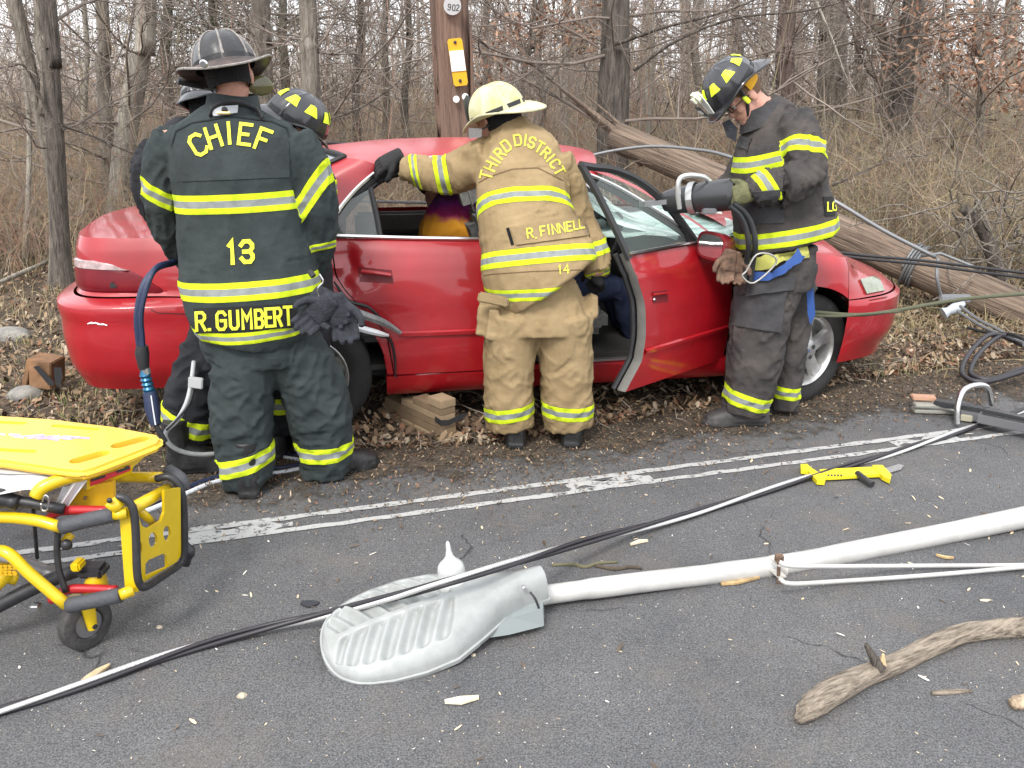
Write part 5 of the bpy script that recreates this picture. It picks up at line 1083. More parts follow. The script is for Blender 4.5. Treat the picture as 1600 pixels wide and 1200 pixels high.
# ---------------------------------------------------------------- the firefighter at the front with the tool
def tool_man():
    gc = tape_cloth('cloth_grey', (.036, .035, .037), (.088, .076, .068)); gp = M('cloth_grey_plain', (.045, .044, .047), .9, var=.3, scale=6, bump=.5, bscale=28); brn = tape_cloth('cloth_brown', (.045, .036, .034), (.095, .070, .060))
    tor = PR((1192, 162, 4.52, .075, .08), (1203, 182, 4.52, .125, .15), (1211, 215, 4.52, .19, .20), (1217, 265, 4.52, .235, .22), (1219, 310, 4.52, .247, .22), (1225, 350, 4.51, .262, .22), (1229, 374, 4.51, .262, .22))
    aL = PR((1238, 192, 4.40, .10, .105), (1252, 225, 4.32, .102, .105), (1260, 262, 4.27, .098, .10), (1236, 288, 4.24, .088, .09), (1200, 290, 4.24, .078, .08), (1176, 300, 4.26, .062, .064)); aR = PR((1200, 200, 4.66, .09, .09), (1170, 250, 4.72, .08, .08), (1145, 285, 4.68, .07, .07), (1130, 300, 4.62, .06, .06))
    hips = PR((1216, 385, 4.50, .19, .18), (1214, 420, 4.50, .20, .20), (1212, 445, 4.50, .19, .19))
    lL = PR((1205, 430, 4.47, .17, .17), (1188, 505, 4.45, .155, .15), (1180, 560, 4.45, .142, .145), (1169, 610, 4.46, .132, .135), (1162, 638, 4.47, .122, .125)); lR = PR((1236, 440, 4.62, .13, .15), (1232, 540, 4.62, .095, .13), (1226, 600, 4.63, .082, .12), (1224, 632, 4.64, .086, .11))
    o, fr = person('firefighter in spectacles and a tilted black helmet gripping a rescue tool beside the front wheel', P(1162, 154, 4.50), (-.66, -.20, -.60), P(1196, 176, 4.51), [(tor[:-1], (1, 0, 0), .74), (aL, (1, 0, 0), .7), (aR, (1, 0, 0), .7), (hips[:2], (1, 0, 0), .6), (lL, (1, 0, 0), .72), (lR, (1, 0, 0), .72)], G(1190, 660), head_up=(-.6, 0, .7))
    j = garment('jacket', dict(torso=dict(st=tor, fold=.008, freq=6), sleeve_a=dict(st=aL, fold=.013, freq=12), sleeve_b=dict(st=aR)), gc, o,
        [(['torso'], (1140, 268), (1290, 226), 4.35, 0, .037), (['torso'], (1150, 386), (1309, 357), 4.32, 0, .040), (['sleeve_a'], (1214, 216), (1288, 228), 4.22, 26, .036), (['sleeve_a'], (1184, 262), (1205, 299), 4.18, 0, .036)], seed=21)
    t = garment('trousers', dict(hips=dict(st=hips), leg_a=dict(st=lL, fold=.011, freq=10), leg_b=dict(st=lR, fold=.010)), gc, o, [(['leg_a'], (1127, 618), (1202, 639), 4.34, 0, .040), (['leg_b'], (1205, 615), (1249, 617), 4.52, 0, .037)], seed=22)
    bv = bvh_of([j, t]); 
    patch(bv, [(1150, 462), (1228, 452), (1220, 520), (1146, 508)], .014, 7, 4.4).build('cargo_pocket', gp, t); bw = bvh_of([t, bpy.data.objects['cargo_pocket']]); patch(bw, [(1168, 440), (1243, 430), (1240, 452), (1166, 462)], .020, 7, 4.4).build('pocket_flap', gp, t)
    patch(bv, [(1165, 312), (1226, 306), (1226, 348), (1165, 350)], .010, 7, 4.4).build('coat_pocket', gp, j); patch(bv, [(1164, 300), (1226, 296), (1226, 318), (1164, 330)], .018, 7, 4.4).build('coat_pocket_flap', gp, j)
    patch(bv, [(1136, 216), (1158, 208), (1160, 228), (1138, 234)], .014, 5, 4.4).build('chest_pocket', gp, j)
    pa = patch(bv, [(1286, 308), (1308, 307), (1308, 336), (1289, 338)], .007, 5, 4.4).build('name_patch', MATS['patch_black'], j); b2 = bvh_of([j, pa])
    for it in [('L', 1296, 323, 6, 13, 0), ('O', 1304, 322, 6, 13, 0)]: lettering(b2, [it], 2.2, .004, 4.4, 3).build('letter', MATS['letter_yellow'], j, smooth=False)
    cr_ = []
    c0 = P(1190, 172, 4.51); cf = frame((-.75, -.1, .65), (.65, 0, .75))
    for z, r in ((-.06, .125), (-.02, .110), (.03, .100), (.05, .098), (.05, .088), (-.02, .09)):
        cr_.append([c0+cf @ Vector((z*.2+r*1.15*math.cos(a)*.9, r*math.sin(a), z)) for a in [2*math.pi*k/36 for k in range(36)]])
    cr_ = [[c0+Matrix.Rotation(-.45, 3, 'Y') @ Vector((r*1.1*math.cos(a), r*math.sin(a), z)) for a in [2*math.pi*k/36 for k in range(36)]] for z, r in ((-.06, .125), (-.02, .108), (.015, .098), (.028, .095), (.028, .086), (-.02, .09))]
    MB().loft(cr_, caps=False).build('collar', gp, j)
    MB().loft([[P(u, v, 4.44+d) for u, v in ((1128, 192), (1140, 186), (1152, 200), (1150, 222), (1136, 214))] for d in (0, .05)]).build('collar_flap', gl_dark, j)
    gg = M('glove_olive', (.10, .10, .045), .8, var=.4, scale=30, bump=.4, bscale=80)
    glove('glove', P(1158, 304, 4.25), (-.9, .25, -.30), (.1, .9, -.3), gg, o, .75, 1.12, side=-1)
    glove('glove', P(1126, 308, 4.52), (-.6, -.7, -.2), (0, -.3, .9), gg, o, .8, 1.1)
    lg = M('leather_glove', (.12, .07, .045), .8, var=.5, scale=25, bump=.4, bscale=60)
    g1 = glove('spare_glove', P(1137, 412, 4.26), (-.15, 0, -1), (0, -1, 0), lg, j, .35, .95); glove('spare_glove', P(1148, 416, 4.28), (.1, 0, -1), (0, -1, 0), lg, j, .5, .95, side=-1)
    # harness: lime webbing, blue straps, carabiner
    web = M('webbing_yellow', (.42, .42, .10), .8, bump=.3, bscale=300); blu = M('webbing_blue', (.02, .07, .26), .7, bump=.3, bscale=300)
    stroke(bv, [(1150, 408), (1180, 412), (1215, 402), (1262, 395)], 15, .016, 4.4).build('waist_webbing', web, t)
    stroke(bv, [(1152, 432), (1172, 418), (1200, 414), (1222, 400)], 13, .030, 4.4).build('loop_webbing', web, t)
    stroke(bv, [(1168, 434), (1200, 432), (1228, 418), (1250, 396)], 13, .038, 4.4).build('blue_strap', blu, t)
    MB().loft([[P(u, v, 4.42+d) for u, v in ((1260, 398), (1274, 400), (1270, 440), (1274, 492), (1266, 508), (1262, 490), (1260, 440))] for d in (0, .004)]).build('hanging_strap', blu, t)
    MB().tube([P(u, v, 4.20) for u, v in ((1166, 424), (1182, 398), (1205, 398), (1212, 412), (1178, 442), (1160, 432), (1166, 424))], .005, 8, smooth_pts=4).build('carabiner', M('carabiner_steel', (.42, .41, .38), .4, .8), t)
    boot(G(1200, 664)+Vector((0, 0, .008)), (-1, -.05), o, M('boot_grey', (.045, .042, .042), .6, var=.3, scale=16, bump=.3, bscale=40), .37); boot(G(1250, 650)+Vector((0, .05, .008)), (-1, .1), o, MATS['boot_grey'], .33)
    shl = MATS['composite_black']
    h = helmet(P(1146, 139, 4.50), (-.60, -.10, -.76), (-.78, -.12, .60), o, shl, shl, refl=(0, 45, 90, 135, 180, 225, 270, 315), shield=M('shield_white', (.70, .70, .66), .5), side=.165, rear=.215, front=.19, s=.98)
    hf = frame((-.60, -.10, -.76), (-.78, -.12, .60)); hc = P(1146, 139, 4.50); HL = lambda x, y, z: hc+hf @ Vector((x, y, z))
    MB().box(HL(.182, 0, .055), (.006, .055, .07), hf, bev=.002).build('shield_badge', black, h); MB().box(HL(.187, 0, .055), (.005, .04, .025), hf, bev=.004).build('shield_numeral', M('shield_grey', (.6, .6, .58), .5), h)
    MB().box(HL(.150, 0, .12), (.05, .06, .06), hf, bev=.015).build('helmet_light', M('lamp_body_white', (.7, .72, .55), .4), h)
    MB().grid([[HL((.112-.006*q)*math.cos(a)-.015, (.094)*math.sin(a), .005-.05*q) for a in [math.radians(95+170*k/40) for k in range(41)]] for q in np.linspace(0, 1, 5)]).build('neck_liner', M('liner_orange', (.70, .36, .01), .8, bump=.6, bscale=40), h)
    for sd in (-1, 1):
        MB().tube([HL(.01, sd*.10, -.0), HL(.02, sd*.088, -.06), HL(.055, sd*.066, -.115), HL(.085, sd*.03, -.145)], .009, 6, smooth_pts=4).build('chin_strap', black, h)
    MB().box(HL(.020, .096, -.055), (.022, .012, .045), hf, bev=.004).build('strap_buckle', lime, h)
    HH = lambda x, y, z: P(1162, 154, 4.50)+fr @ Vector((x, y, z))
    mb = MB()
    for sd in (-1, 1):
        c = HH(.098, sd*.033, .008); mb.tube([c+fr @ Vector((0, .024*math.cos(a), .016*math.sin(a))) for a in [2*math.pi*k/16 for k in range(17)]], .0022, 5, caps=False); mb.tube([HH(.098, sd*.057, .012), HH(.03, sd*.078, .012), HH(-.005, sd*.083, .008)], .0022, 5)
    mb.tube([HH(.098, -.01, .012), HH(.098, .01, .012)], .002, 5); mb.build('spectacles', black, o)
    for sd in (-1, 1):
        e = MB().ell(HH(.077, sd*.032, .010), (.012, .014, .012), fr, 12).build('eye', M('eye_white', (.6, .58, .55), .3), o); MB().ell(HH(.086, sd*.032, .008), (.004, .006, .006), fr, 8).build('iris', M('iris', (.04, .03, .02), .2), e)
    MB().ell(HH(.092, 0, -.054), (.006, .022, .006), fr, 10).build('lips', M('lips', (.40, .14, .12), .5), o)
    hair = MB().ell(HH(-.020, 0, .04), (.100, .083, .088), fr, 24); hair.build('hair', M('hair_sandy', (.16, .09, .045), .8, bump=.5, bscale=120), o)
tool_man()
# ---------------------------------------------------------------- the driver slumped in the car
def driver():
    Wq = lambda a, b, z: tuple(W(a, b, z))
    q1, q2 = KB(708, 338, .74), KB(700, 385, .66); tor = [(Wq(1.30, .52, .60), .17, .13), (Wq(q2[0]+.10, .60, .80), .18, .15), (Wq(*q2), .20, .17), (Wq(*q1), .18, .155), (Wq(q1[0]+.03, .82, q1[2]+.07), .10, .09)]
    leg = lambda b: [(Wq(1.30, b, .58), .09, .09), (Wq(1.55, b, .62), .085, .085), (Wq(1.78, b-.02, .66), .07, .07), (Wq(1.86, b, .48), .06, .06), (Wq(1.90, b, .36), .05, .05)]
    arm = [(Wq(.86, .60, 1.02), .065, .065), (Wq(1.02, .48, .86), .055, .055), (Wq(1.20, .46, .74), .045, .045), (Wq(1.36, .48, .72), .035, .035)]; arm2 = [(Wq(.90, 1.0, .98), .06, .06), (Wq(1.08, 1.02, .80), .05, .05), (Wq(1.28, .9, .70), .04, .04), (Wq(1.36, .84, .70), .032, .032)]
    o, fr = person('driver slumped inside the red car in a tie-dye shirt and dark jeans', W(.80, .92, 1.20), (.8, .3, -.5), W(.80, .86, 1.08), [(tor, (0, 1, 0), .9), (leg(.42), (0, 1, 0), .8), (leg(.66), (0, 1, 0), .8), (arm, (0, 1, 0), .9), (arm2, (0, 1, 0), .9)], W(1.3, .55, .3))
    for st, sd in ((arm, 1), (arm2, -1)): glove('hand', Vector(st[-1][0])+CF*.06, tuple(CF), (0, 0, -1), skin_m, o, .4, .85, side=sd)
    m = bpy.data.materials.new('tie_dye'); m.use_nodes = True; n = m.node_tree.nodes; L = m.node_tree.links; tc = n.new('ShaderNodeTexCoord'); nz = n.new('ShaderNodeTexNoise'); nz.inputs['Scale'].default_value = 9; nz.inputs['Detail'].default_value = 5; L.new(tc.outputs['Object'], nz.inputs['Vector'])
    sp = n.new('ShaderNodeSeparateXYZ'); L.new(tc.outputs['Object'], sp.inputs[0]); ad = n.new('ShaderNodeMath'); ad.operation = 'MULTIPLY_ADD'; L.new(nz.outputs[0], ad.inputs[0]); ad.inputs[1].default_value = .16; L.new(sp.outputs[2], ad.inputs[2])
    mr = n.new('ShaderNodeMapRange'); mr.inputs[1].default_value = .70; mr.inputs[2].default_value = 1.06; L.new(ad.outputs[0], mr.inputs[0]); r = n.new('ShaderNodeValToRGB'); e = r.color_ramp.elements; e[0].position = 0; e[0].color = (.75, .30, .015, 1); e[1].position = 1; e[1].color = (.02, .04, .09, 1)
    for p, c in ((.34, (.72, .32, .02, 1)), (.46, (.36, .02, .12, 1)), (.62, (.20, .015, .20, 1)), (.78, (.04, .05, .14, 1))): q = e.new(p); q.color = c
    L.new(mr.outputs[0], r.inputs[0]); L.new(r.outputs[0], n['Principled BSDF'].inputs['Base Color']); n['Principled BSDF'].inputs['Roughness'].default_value = .9
    garment('tie_dye_shirt', dict(torso=dict(st=tor, ref=(0, 1, 0), fold=.008), sleeve_a=dict(st=[(p, a*1.35, b*1.35) for p, a, b in arm[:3]], ref=(0, 1, 0)), sleeve_b=dict(st=[(p, a*1.35, b*1.35) for p, a, b in arm2[:3]], ref=(0, 1, 0))), m, o, seed=31)
    sa = o.children; at0 = [c for c in sa if c.name.startswith('tie_dye')][0].data.attributes['tape']
    garment('jeans', dict(leg_a=dict(st=leg(.42), ref=(0, 1, 0), fold=.006), leg_b=dict(st=leg(.66), ref=(0, 1, 0), fold=.006)), M('denim', (.012, .02, .055), .9, var=.2, scale=20), o, seed=32)
    MB().ell(W(.77, .93, 1.24), (.10, .085, .095), fr, 20).build('hair', M('hair_dark', (.02, .015, .012), .8), o)
driver()
# ================================================================ UTILITY POLES AND WIRES
pole_m = M('creosote_pole', (.15, .09, .065), .9, var=.35, scale=4, col2=(.23, .15, .11), bump=1., bscale=10, stretch=(7, 7, .35), bdist=.03)
pole_x = M('creosote_pole_fallen', (.10, .070, .050), .9, var=.45, scale=4, col2=(.235, .175, .13), bump=1., bscale=9, stretch=(9, 9, .4), bdist=.02, thr=(.3, .6))
def pole_mesh(a, b, ra, rb, mat, parent, name, axis_fr=True, n=28):
    """tapered pole with long checks; built along local z so the grain follows it"""
    a, b = Vector(a), Vector(b); L = (b-a).length; rings = []
    for i in range(41):
        z = L*i/40; R = ra+(rb-ra)*i/40
        rings.append([Vector((R*math.cos(q)*(1-.05*max(0, noise.noise(Vector((q*5, z*.5, 1))))-.03*noise.noise(Vector((q*11, z*.7, 5)))), R*math.sin(q)*(1-.05*max(0, noise.noise(Vector((q*5, z*.5, 1))))), z)) for q in [2*math.pi*k/n for k in range(n)]])
    mb = MB().loft(rings); me = bpy.data.meshes.new(name); me.from_pydata([tuple(v) for v in mb.v], [], mb.f); o = bpy.data.objects.new(name, me); COL.objects.link(o); me.materials.append(mat)
    me.polygons.foreach_set('use_smooth', [True]*len(me.polygons)); o.rotation_mode = 'QUATERNION'; o.rotation_quaternion = (b-a).normalized().to_track_quat('Z', 'Y'); o.parent = parent; o.location = a-wloc(parent); return o
def standing_pole():
    a, b = P(713, 222, 6.9), P(701, 0, 6.9); d = (b-a).normalized(); base = a-d*(a.z+.2)/d.z; top = b+d*3.5
    root = thing('utility_pole', 'standing splintered brown utility pole with a yellow and white marker plate', 'utility pole', (base.x, base.y, 0))
    pole_mesh(base, top, .150, .135, pole_m, root, 'pole')
    mb = MB()
    for (u0, v0, u1, v1, w0) in ((676, 70, 690, 228, .035), (684, 100, 694, 228, .045), (680, 130, 690, 228, .03), (735, 20, 738, 215, .012)):
        A_, B_ = P(u0, v0, 6.80), P(u1, v1, 6.80); s = Vector((w0, 0, 0)); mb.loft([[A_, A_+s*.3, A_+s*.2+Vector((0, .04, 0)), A_+Vector((0, .03, 0))], [A_.lerp(B_, .35)-s*.5, A_.lerp(B_, .35)+s, A_.lerp(B_, .35)+s+Vector((0, .1, 0)), A_.lerp(B_, .35)+Vector((0, .1, 0))], [B_-s*.8, B_+s, B_+s+Vector((0, .14, 0)), B_+Vector((0, .14, 0))]])
    mb.build('splintered_side', pole_m, root)
    def plate(cs, mat, nm, th=.012, par=root): 
        q = [P(u, v, 6.72) for u, v in cs]; return MB().prism(q, (0, th, 0)).build(nm, mat, par, smooth=False)
    ye = M('marker_yellow', (.66, .36, .005), .5); wh = M('marker_white', (.8, .8, .78), .5)
    p = plate([(701, 61), (719, 59), (722, 62), (731, 129), (729, 133), (712, 135), (709, 132), (699, 65)], ye, 'marker_plate')
    MB().prism([P(u, v, 6.712) for u, v in ((702, 80), (724, 78), (728, 110), (706, 112))], (0, .005, 0)).build('white_field', wh, p, smooth=False)
    for u, v in ((711, 66), (719, 126)): MB().ell(P(u, v, 6.71), (.012, .006, .012), n=8).build('nail_head', intdark, p)
    c = P(707, 9, 6.72); dm = MB().lathe([(.062, 0), (.062, .008), (.055, .012), (0, .012)], Matrix.Translation(c) @ frame((1, 0, 0), (0, 1, 0)).to_4x4() @ Matrix.Rotation(0, 4, 'X'), 28)
    rd_ = MB().loft([[c+Vector((.063*math.cos(q), .0, .063*math.sin(q))) for q in [2*math.pi*k/28 for k in range(28)]], [c+Vector((.063*math.cos(q), -.012, .063*math.sin(q))) for q in [2*math.pi*k/28 for k in range(28)]]]).build('round_tag', M('tag_aluminium', (.42, .42, .42), .45, .4), root, angle=30)
    bv = bvh_of([rd_])
    for ch, u, v in (('9', 702, 11), ('0', 709, 12), ('2', 715, 12)): lettering(bv, [(ch, u, v, 4, 9, 6)], 1.3, .002, 6.7, 2).build('tag_digit', intdark, rd_, smooth=False)
    for u, v in ((713, 155), (727, 151)):
        c = P(u, v, 6.72); MB().loft([[c+Vector((.024*math.cos(q), y, .024*math.sin(q))) for q in [2*math.pi*k/16 for k in range(16)]] for y in (0, -.01)]).build('small_tag', wh, root, angle=30)
standing_pole()
def fallen_pole():
    a, m, b = P(962, 214, 9.2), P(1369, 397, 7.05), P(1600, 489, 6.75)
    b = a+(b-a)*1.0; d = (b-a).normalized(); e = b+d*1.3; root = thing('fallen_utility_pole', 'weathered brown utility pole lying across the front of the red car', 'utility pole', tuple(m))
    pole_mesh(a, e, .150, .168, pole_x, root, 'pole')
    mb = MB(); r = np.random.default_rng(5)
    for (u0, v0, u1, v1, w0) in ((865, 128, 985, 225, .05), (884, 152, 990, 235, .035), (905, 140, 1010, 232, .03), (930, 190, 1000, 245, .05), (948, 205, 1005, 255, .05), (936, 176, 1000, 228, .03)):
        A_, B_ = P(u0, v0, 9.35), P(u1, v1, 9.05); mb.tube([A_, A_.lerp(B_, .4)+Vector((0, 0, .01)), B_], [.004, w0*.5, w0], 6)
    mb.build('splinters', pole_x, root)
    gy = M('wire_grey', (.17, .175, .18), .5, .3); 
    # wraps of guy wire, clamp and insulator
    ax = lambda t: a+(b-a)*t; s = d.cross(Vector((0, 0, 1))).normalized(); up = s.cross(d).normalized()
    mb = MB(); pts = [ax(.765+.006*q/6.283)+(s*math.cos(q)+up*math.sin(q))*(.178+.008*math.sin(q*.37)) for q in [2*math.pi*j/24 for j in range(24*4)]]; mb.tube(pts, .011, 6); mb.build('guy_wire_wrap', gy, root)
    mb = MB(); mb.tube([P(1440, 400, 6.6), P(1470, 396, 6.6), P(1500, 408, 6.55), P(1530, 420, 6.5)], .012, 6).build('guy_wire_tail', gy, root)
    MB().tube([P(1466, 404, 6.72), P(1464, 430, 6.62), P(1468, 455, 6.62), P(1476, 474, 6.68)], .014, 7, smooth_pts=3).build('conduit', gy, root)
    MB().box(P(1492, 466, 6.60), (.24, .05, .06), None, bev=.01).build('clamp_bracket', M('galvanised', (.35, .37, .39), .4, .6), root)
    MB().tube([P(1474, 490, 6.56), P(1482, 486, 6.56), P(1492, 482, 6.56), P(1506, 474, 6.58)], [.05, .032, .045, .02], 12).build('insulator', M('insulator_grey', (.42, .46, .50), .3), root)
    for k, px in enumerate([[(1500, 478), (1530, 500), (1560, 515), (1600, 540)], [(1496, 486), (1526, 505), (1552, 518), (1600, 536)], [(1512, 512), (1545, 520), (1580, 522), (1600, 530)]]):
        MB().tube([P(u, v, 6.5-.1*k-(u-1496)*.008) for u, v in px], .011, 6, smooth_pts=4).build('service_wire', gy if k < 2 else black, root)
fallen_pole()
def cable(name, label, cat_, pts, r, mat, n=8, sp=6, par=None):
    o = MB().tube(pts, r, n, smooth_pts=sp).build(name, mat, par, loc=None if par else tuple(pts[0]), angle=False); return tag(o, label, cat_) if label else o
cable('guy_wire', 'grey wire arching over the fallen pole behind the open door', 'wire', [P(900, 262, 8.6), P(925, 243, 8.6), (P(1010, 229, 8.4)), P(1090, 234, 8.0), P(1140, 245, 7.6), P(1230, 278, 7.0), P(1300, 312, 6.7), P(1380, 360, 6.6), P(1462, 402, 6.55)], .015, M('wire_steel', (.26, .27, .28), .4, .5))
cable('black_cable', 'upper strand of the taut black cables from the firefighter to the right edge', 'cable', [P(1240, 384, 5.9), P(1340, 398, 5.9), P(1440, 407, 5.9), P(1530, 418, 5.9), P(1680, 436, 5.9)], .010, black)
cable('black_cable', 'lower strand of the taut black cables from the firefighter to the right edge', 'cable', [P(1240, 388, 5.9), P(1340, 403, 5.88), P(1440, 413, 5.88), P(1530, 425, 5.88), P(1680, 444, 5.88)], .010, black)
rope = M('rope_olive', (.10, .105, .065), .9, bump=.8, bscale=180)
cable('rope', 'olive rope stretched past the headlight to the right edge', 'rope', [P(1262, 487, 4.72), P(1340, 492, 4.70), P(1400, 485, 4.72), P(1500, 468, 4.75), P(1600, 459, 4.78), P(1700, 450, 4.8)], .011, rope)
cable('rope', 'short second olive rope in front of the front wheel', 'rope', [P(1262, 493, 4.70), P(1310, 494, 4.68), P(1350, 491, 4.69), P(1410, 486, 4.72)], .008, rope)
blkc = M('cable_black', (.022, .02, .024), .45)
cable('looped_cable', 'outer black cable loop hanging at the right edge', 'cable', [P(1600, 540, 5.7), P(1552, 522, 5.6), P(1520, 545, 5.4), P(1503, 575, 5.2), P(1512, 592, 5.05), P(1545, 596, 5.0), P(1600, 580, 5.1), P(1700, 550, 5.3)], .016, blkc)
cable('looped_cable', 'inner black cable loop hanging at the right edge', 'cable', [P(1600, 532, 5.75), P(1566, 524, 5.65), P(1534, 548, 5.4), P(1517, 575, 5.22), P(1522, 588, 5.1), P(1552, 592, 5.05), P(1600, 575, 5.15), P(1700, 542, 5.35)], .016, blkc)
# ---------------------------------------------------------------- three-strand service cable across the road
def bundle():
    px = [(-60, 1127), (0, 1111), (130, 1070), (300, 1012), (420, 980), (520, 957), (620, 932), (705, 907), (800, 880), (900, 850), (1000, 824), (1100, 797), (1200, 766), (1300, 735), (1400, 706), (1500, 674), (1600, 640), (1680, 612)]
    base = [np.array(G(u, v, .020+.235*math.exp(-((u-735)/185)**2))) for u, v in px]; c = crv([tuple(p) for p in base], 22)
    root = thing('service_cable', 'bare silver and black wires twisted together across the road', 'cable', tuple(base[0]))
    s = 0; acc = [0]
    for i in range(1, len(c)): s += np.linalg.norm(c[i]-c[i-1]); acc.append(s)
    for k, (nm, rad, mat, off) in enumerate((('bare_strand', .0085, M('aluminium_strand', (.62, .62, .61), .38, .6), .0), ('black_strand', .0085, blkc, 2.1), ('black_strand', .0075, blkc, 4.2))):
        pts = []
        for i, p in enumerate(c):
            t = Vector(c[min(i+1, len(c)-1)]-c[max(i-1, 0)]).normalized(); x = t.cross(Vector((0, 0, 1))).normalized(); z = x.cross(t); a = off+acc[i]*4.4+.6*math.sin(acc[i]*1.3)
            pts.append(Vector(p)+x*math.cos(a)*.0105+z*math.sin(a)*.0085)
        if k == 0:
            for q in range(6):   # the bare conductor is itself laid up of six wires
                w_ = []
                fine = crv([tuple(p) for p in pts], 4)
                for i, p in enumerate(fine):
                    t = Vector(fine[min(i+1, len(fine)-1)]-fine[max(i-1, 0)]).normalized(); x = t.cross(Vector((0, 0, 1))).normalized(); z = x.cross(t); a = q*math.pi/3+i*.30
                    w_.append(Vector(p)+x*math.cos(a)*.0052+z*math.sin(a)*.0052)
                if q == 0: mb = MB()
                mb.tube(w_, .0032, 5)
            mb.build(nm, mat, root, angle=False)
        else: MB().tube(pts, rad, 8).build(nm, mat, root, angle=False)
bundle()
# ================================================================ FALLEN STREET LAMP
def street_lamp():
    wm = M('lamp_paint_grey', (.29, .305, .298), .45, var=.14, scale=9, det=9, coat=.15); wp = M('pole_paint_white', (.46, .455, .435), .42, coat=.2, var=.12, scale=9, det=8)
    tip, nk = Vector((-.600, 2.345, .035)), Vector((.105, 2.60, .105)); X = (nk-tip).normalized(); Lh = (nk-tip).length
    Yv = Vector((0, 0, 1)).cross(X).normalized(); Z = X.cross(Yv); rot = Matrix.Rotation(math.radians(13), 3, X); Yv = rot @ Yv; Z = rot @ Z
    T = lambda x, y, z: tip+X*x+Yv*y+Z*z
    root = thing('street_lamp', 'fallen white street lamp head with ribbed housing on the asphalt', 'street lamp', tuple(tip))
    def hw(u): return interp([(0, 0), (.003, .034), (.008, .056), (.018, .083), (.03, .103), (.05, .126), (.08, .147), (.11, .163), (.16, .178), (.25, .192), (.38, .196), (.52, .182), (.66, .130), (.78, .080), (.88, .060), (1, .053)], u)
    def hh(u): return interp([(0, .012), (.02, .028), (.08, .05), (.2, .072), (.4, .092), (.6, .096), (.8, .098), (.9, .096), (1, .092)], u)
    us = list(np.linspace(0, 1, 28)**2*.06)+list(np.linspace(.063, 1, 200)); rows = []
    for u in us:
        row = []; x = u*Lh
        for v in np.linspace(-1, 1, 91):
            y = v*hw(u); z = hh(u)*(1-abs(v)**2.8)**.55
            ph = (x+.55*abs(y))/.060; g = (math.sin(ph*2*math.pi)*.5+.5)**.8; w1 = sst(.05, .08, x+.4*abs(y))*(1-sst(.43, .445, x+.30*abs(y))); w2 = sst(.008, .018, abs(y))*(1-sst(.70, .80, abs(v)))
            z -= .024*g*w1*w2; row.append(T(x, y, z))
        rows.append(row)
    MB().grid(rows).build('lamp_housing', wm, root, angle=70)
    rim = [T(u*Lh, hw(u)*s, 0) for s in (1,) for u in us[::2]+[1]]+[T(u*Lh, -hw(u), 0) for u in ([1]+us[::2][::-1])]
    MB().grid([[p+(p-T(.35, 0, 0)).normalized()*o+Z*z for p in rim+rim[:1]] for o, z in ((0, .004), (.007, .002), (.008, -.012), (.002, -.020), (-.02, -.022))]).build('housing_rim', wm, root)
    MB().loft([[T(.30+.21*math.cos(a)*s, .15*math.sin(a)*s, z) for a in [2*math.pi*k/40 for k in range(40)]] for s, z in ((1, -.016), (.9, -.03), (.6, -.035), (.02, -.036))]).build('lens', M('lens_glass', (.55, .58, .56), .15, alpha=.9, coat=.5), root)
    # hinged lower door, hanging open below the neck
    q = [P(u, v, Y) for u, v, Y in ((741, 1000, 2.40), (800, 965, 2.46), (848, 950, 2.50), (850, 978, 2.49), (795, 992, 2.44))]
    MB().prism(q, (.004, .10, .0)).build('hinged_door', M('lamp_grey_inner', (.24, .27, .27), .45), root, smooth=False)
    MB().tube([P(828, 925, 2.50), P(836, 935, 2.49), P(842, 950, 2.5)], .004, 6, smooth_pts=3).build('door_hinge', intdark, root)
    MB().ell(T(.66, -.06, .098), (.009, .009, .005), Matrix((X, Yv, Z)).transposed(), 12).build('bolt', M('bolt_steel', (.4, .4, .4), .4, .8), root)
    # photocell with its tall tip
    pc = T(.455, .070, .080); ax = (Vector((-.10, .06, 1))).normalized(); fr = frame(ax.orthogonal(), ax)
    MB().lathe([(.050, -.02), (.050, .004), (.047, .007), (.046, .010), (.046, .042), (.043, .056), (.034, .068), (.022, .078), (.013, .092), (.0085, .112), (.0065, .138), (.003, .143), (0, .144)], Matrix.Translation(pc) @ Matrix((ax.orthogonal().normalized(), ax.cross(ax.orthogonal().normalized()), ax)).transposed().to_4x4(), 32).build('photocell', M('photocell_white', (.48, .49, .48), .4), root, angle=60)
    # arm, clamp and brace rods
    arm = [P(800, 938, 2.62), P(870, 927, 2.66), P(1000, 910, 2.74), (P(1215, 884, 2.90)), P(1400, 849, 3.06), P(1600, 808, 3.24), P(1800, 760, 3.4)]
    MB().tube(arm, [.033, .034, .037, .040, .042, .044, .046], 24, smooth_pts=8).build('arm', wp, root, angle=False)
    cm = M('clamp_cream', (.50, .48, .44), .5, var=.15, scale=30); rs = M('rusty_bolt', (.16, .10, .07), .8, .3, var=.4, scale=60)
    c = P(1214, 886, 2.90); d = (Vector(arm[4])-Vector(arm[2])).normalized(); fr = frame(d)
    MB().grid([[c+d*x+fr @ Vector((0, r*math.cos(a), r*math.sin(a))) for a in [2*math.pi*k/28 for k in range(29)]] for x, r in ((-.018, .040), (-.018, .047), (.018, .047), (.018, .040))]).build('clamp', cm, root)
    lug = MB()
    for v0 in (872, 890, 911): lug.box(P(1216, v0+6, 2.82), (.035, .06, .010), frame(d), bev=.003)
    lug.build('clamp_lug', cm, root); MB().tube([P(1217, 872, 2.80), P(1216, 920, 2.80)], .007, 8).tube([P(1218, 868, 2.80), P(1217, 876, 2.80)], .017, 6).tube([P(1216, 916, 2.80), P(1216, 921, 2.80)], .015, 6).build('clamp_bolt', rs, root)
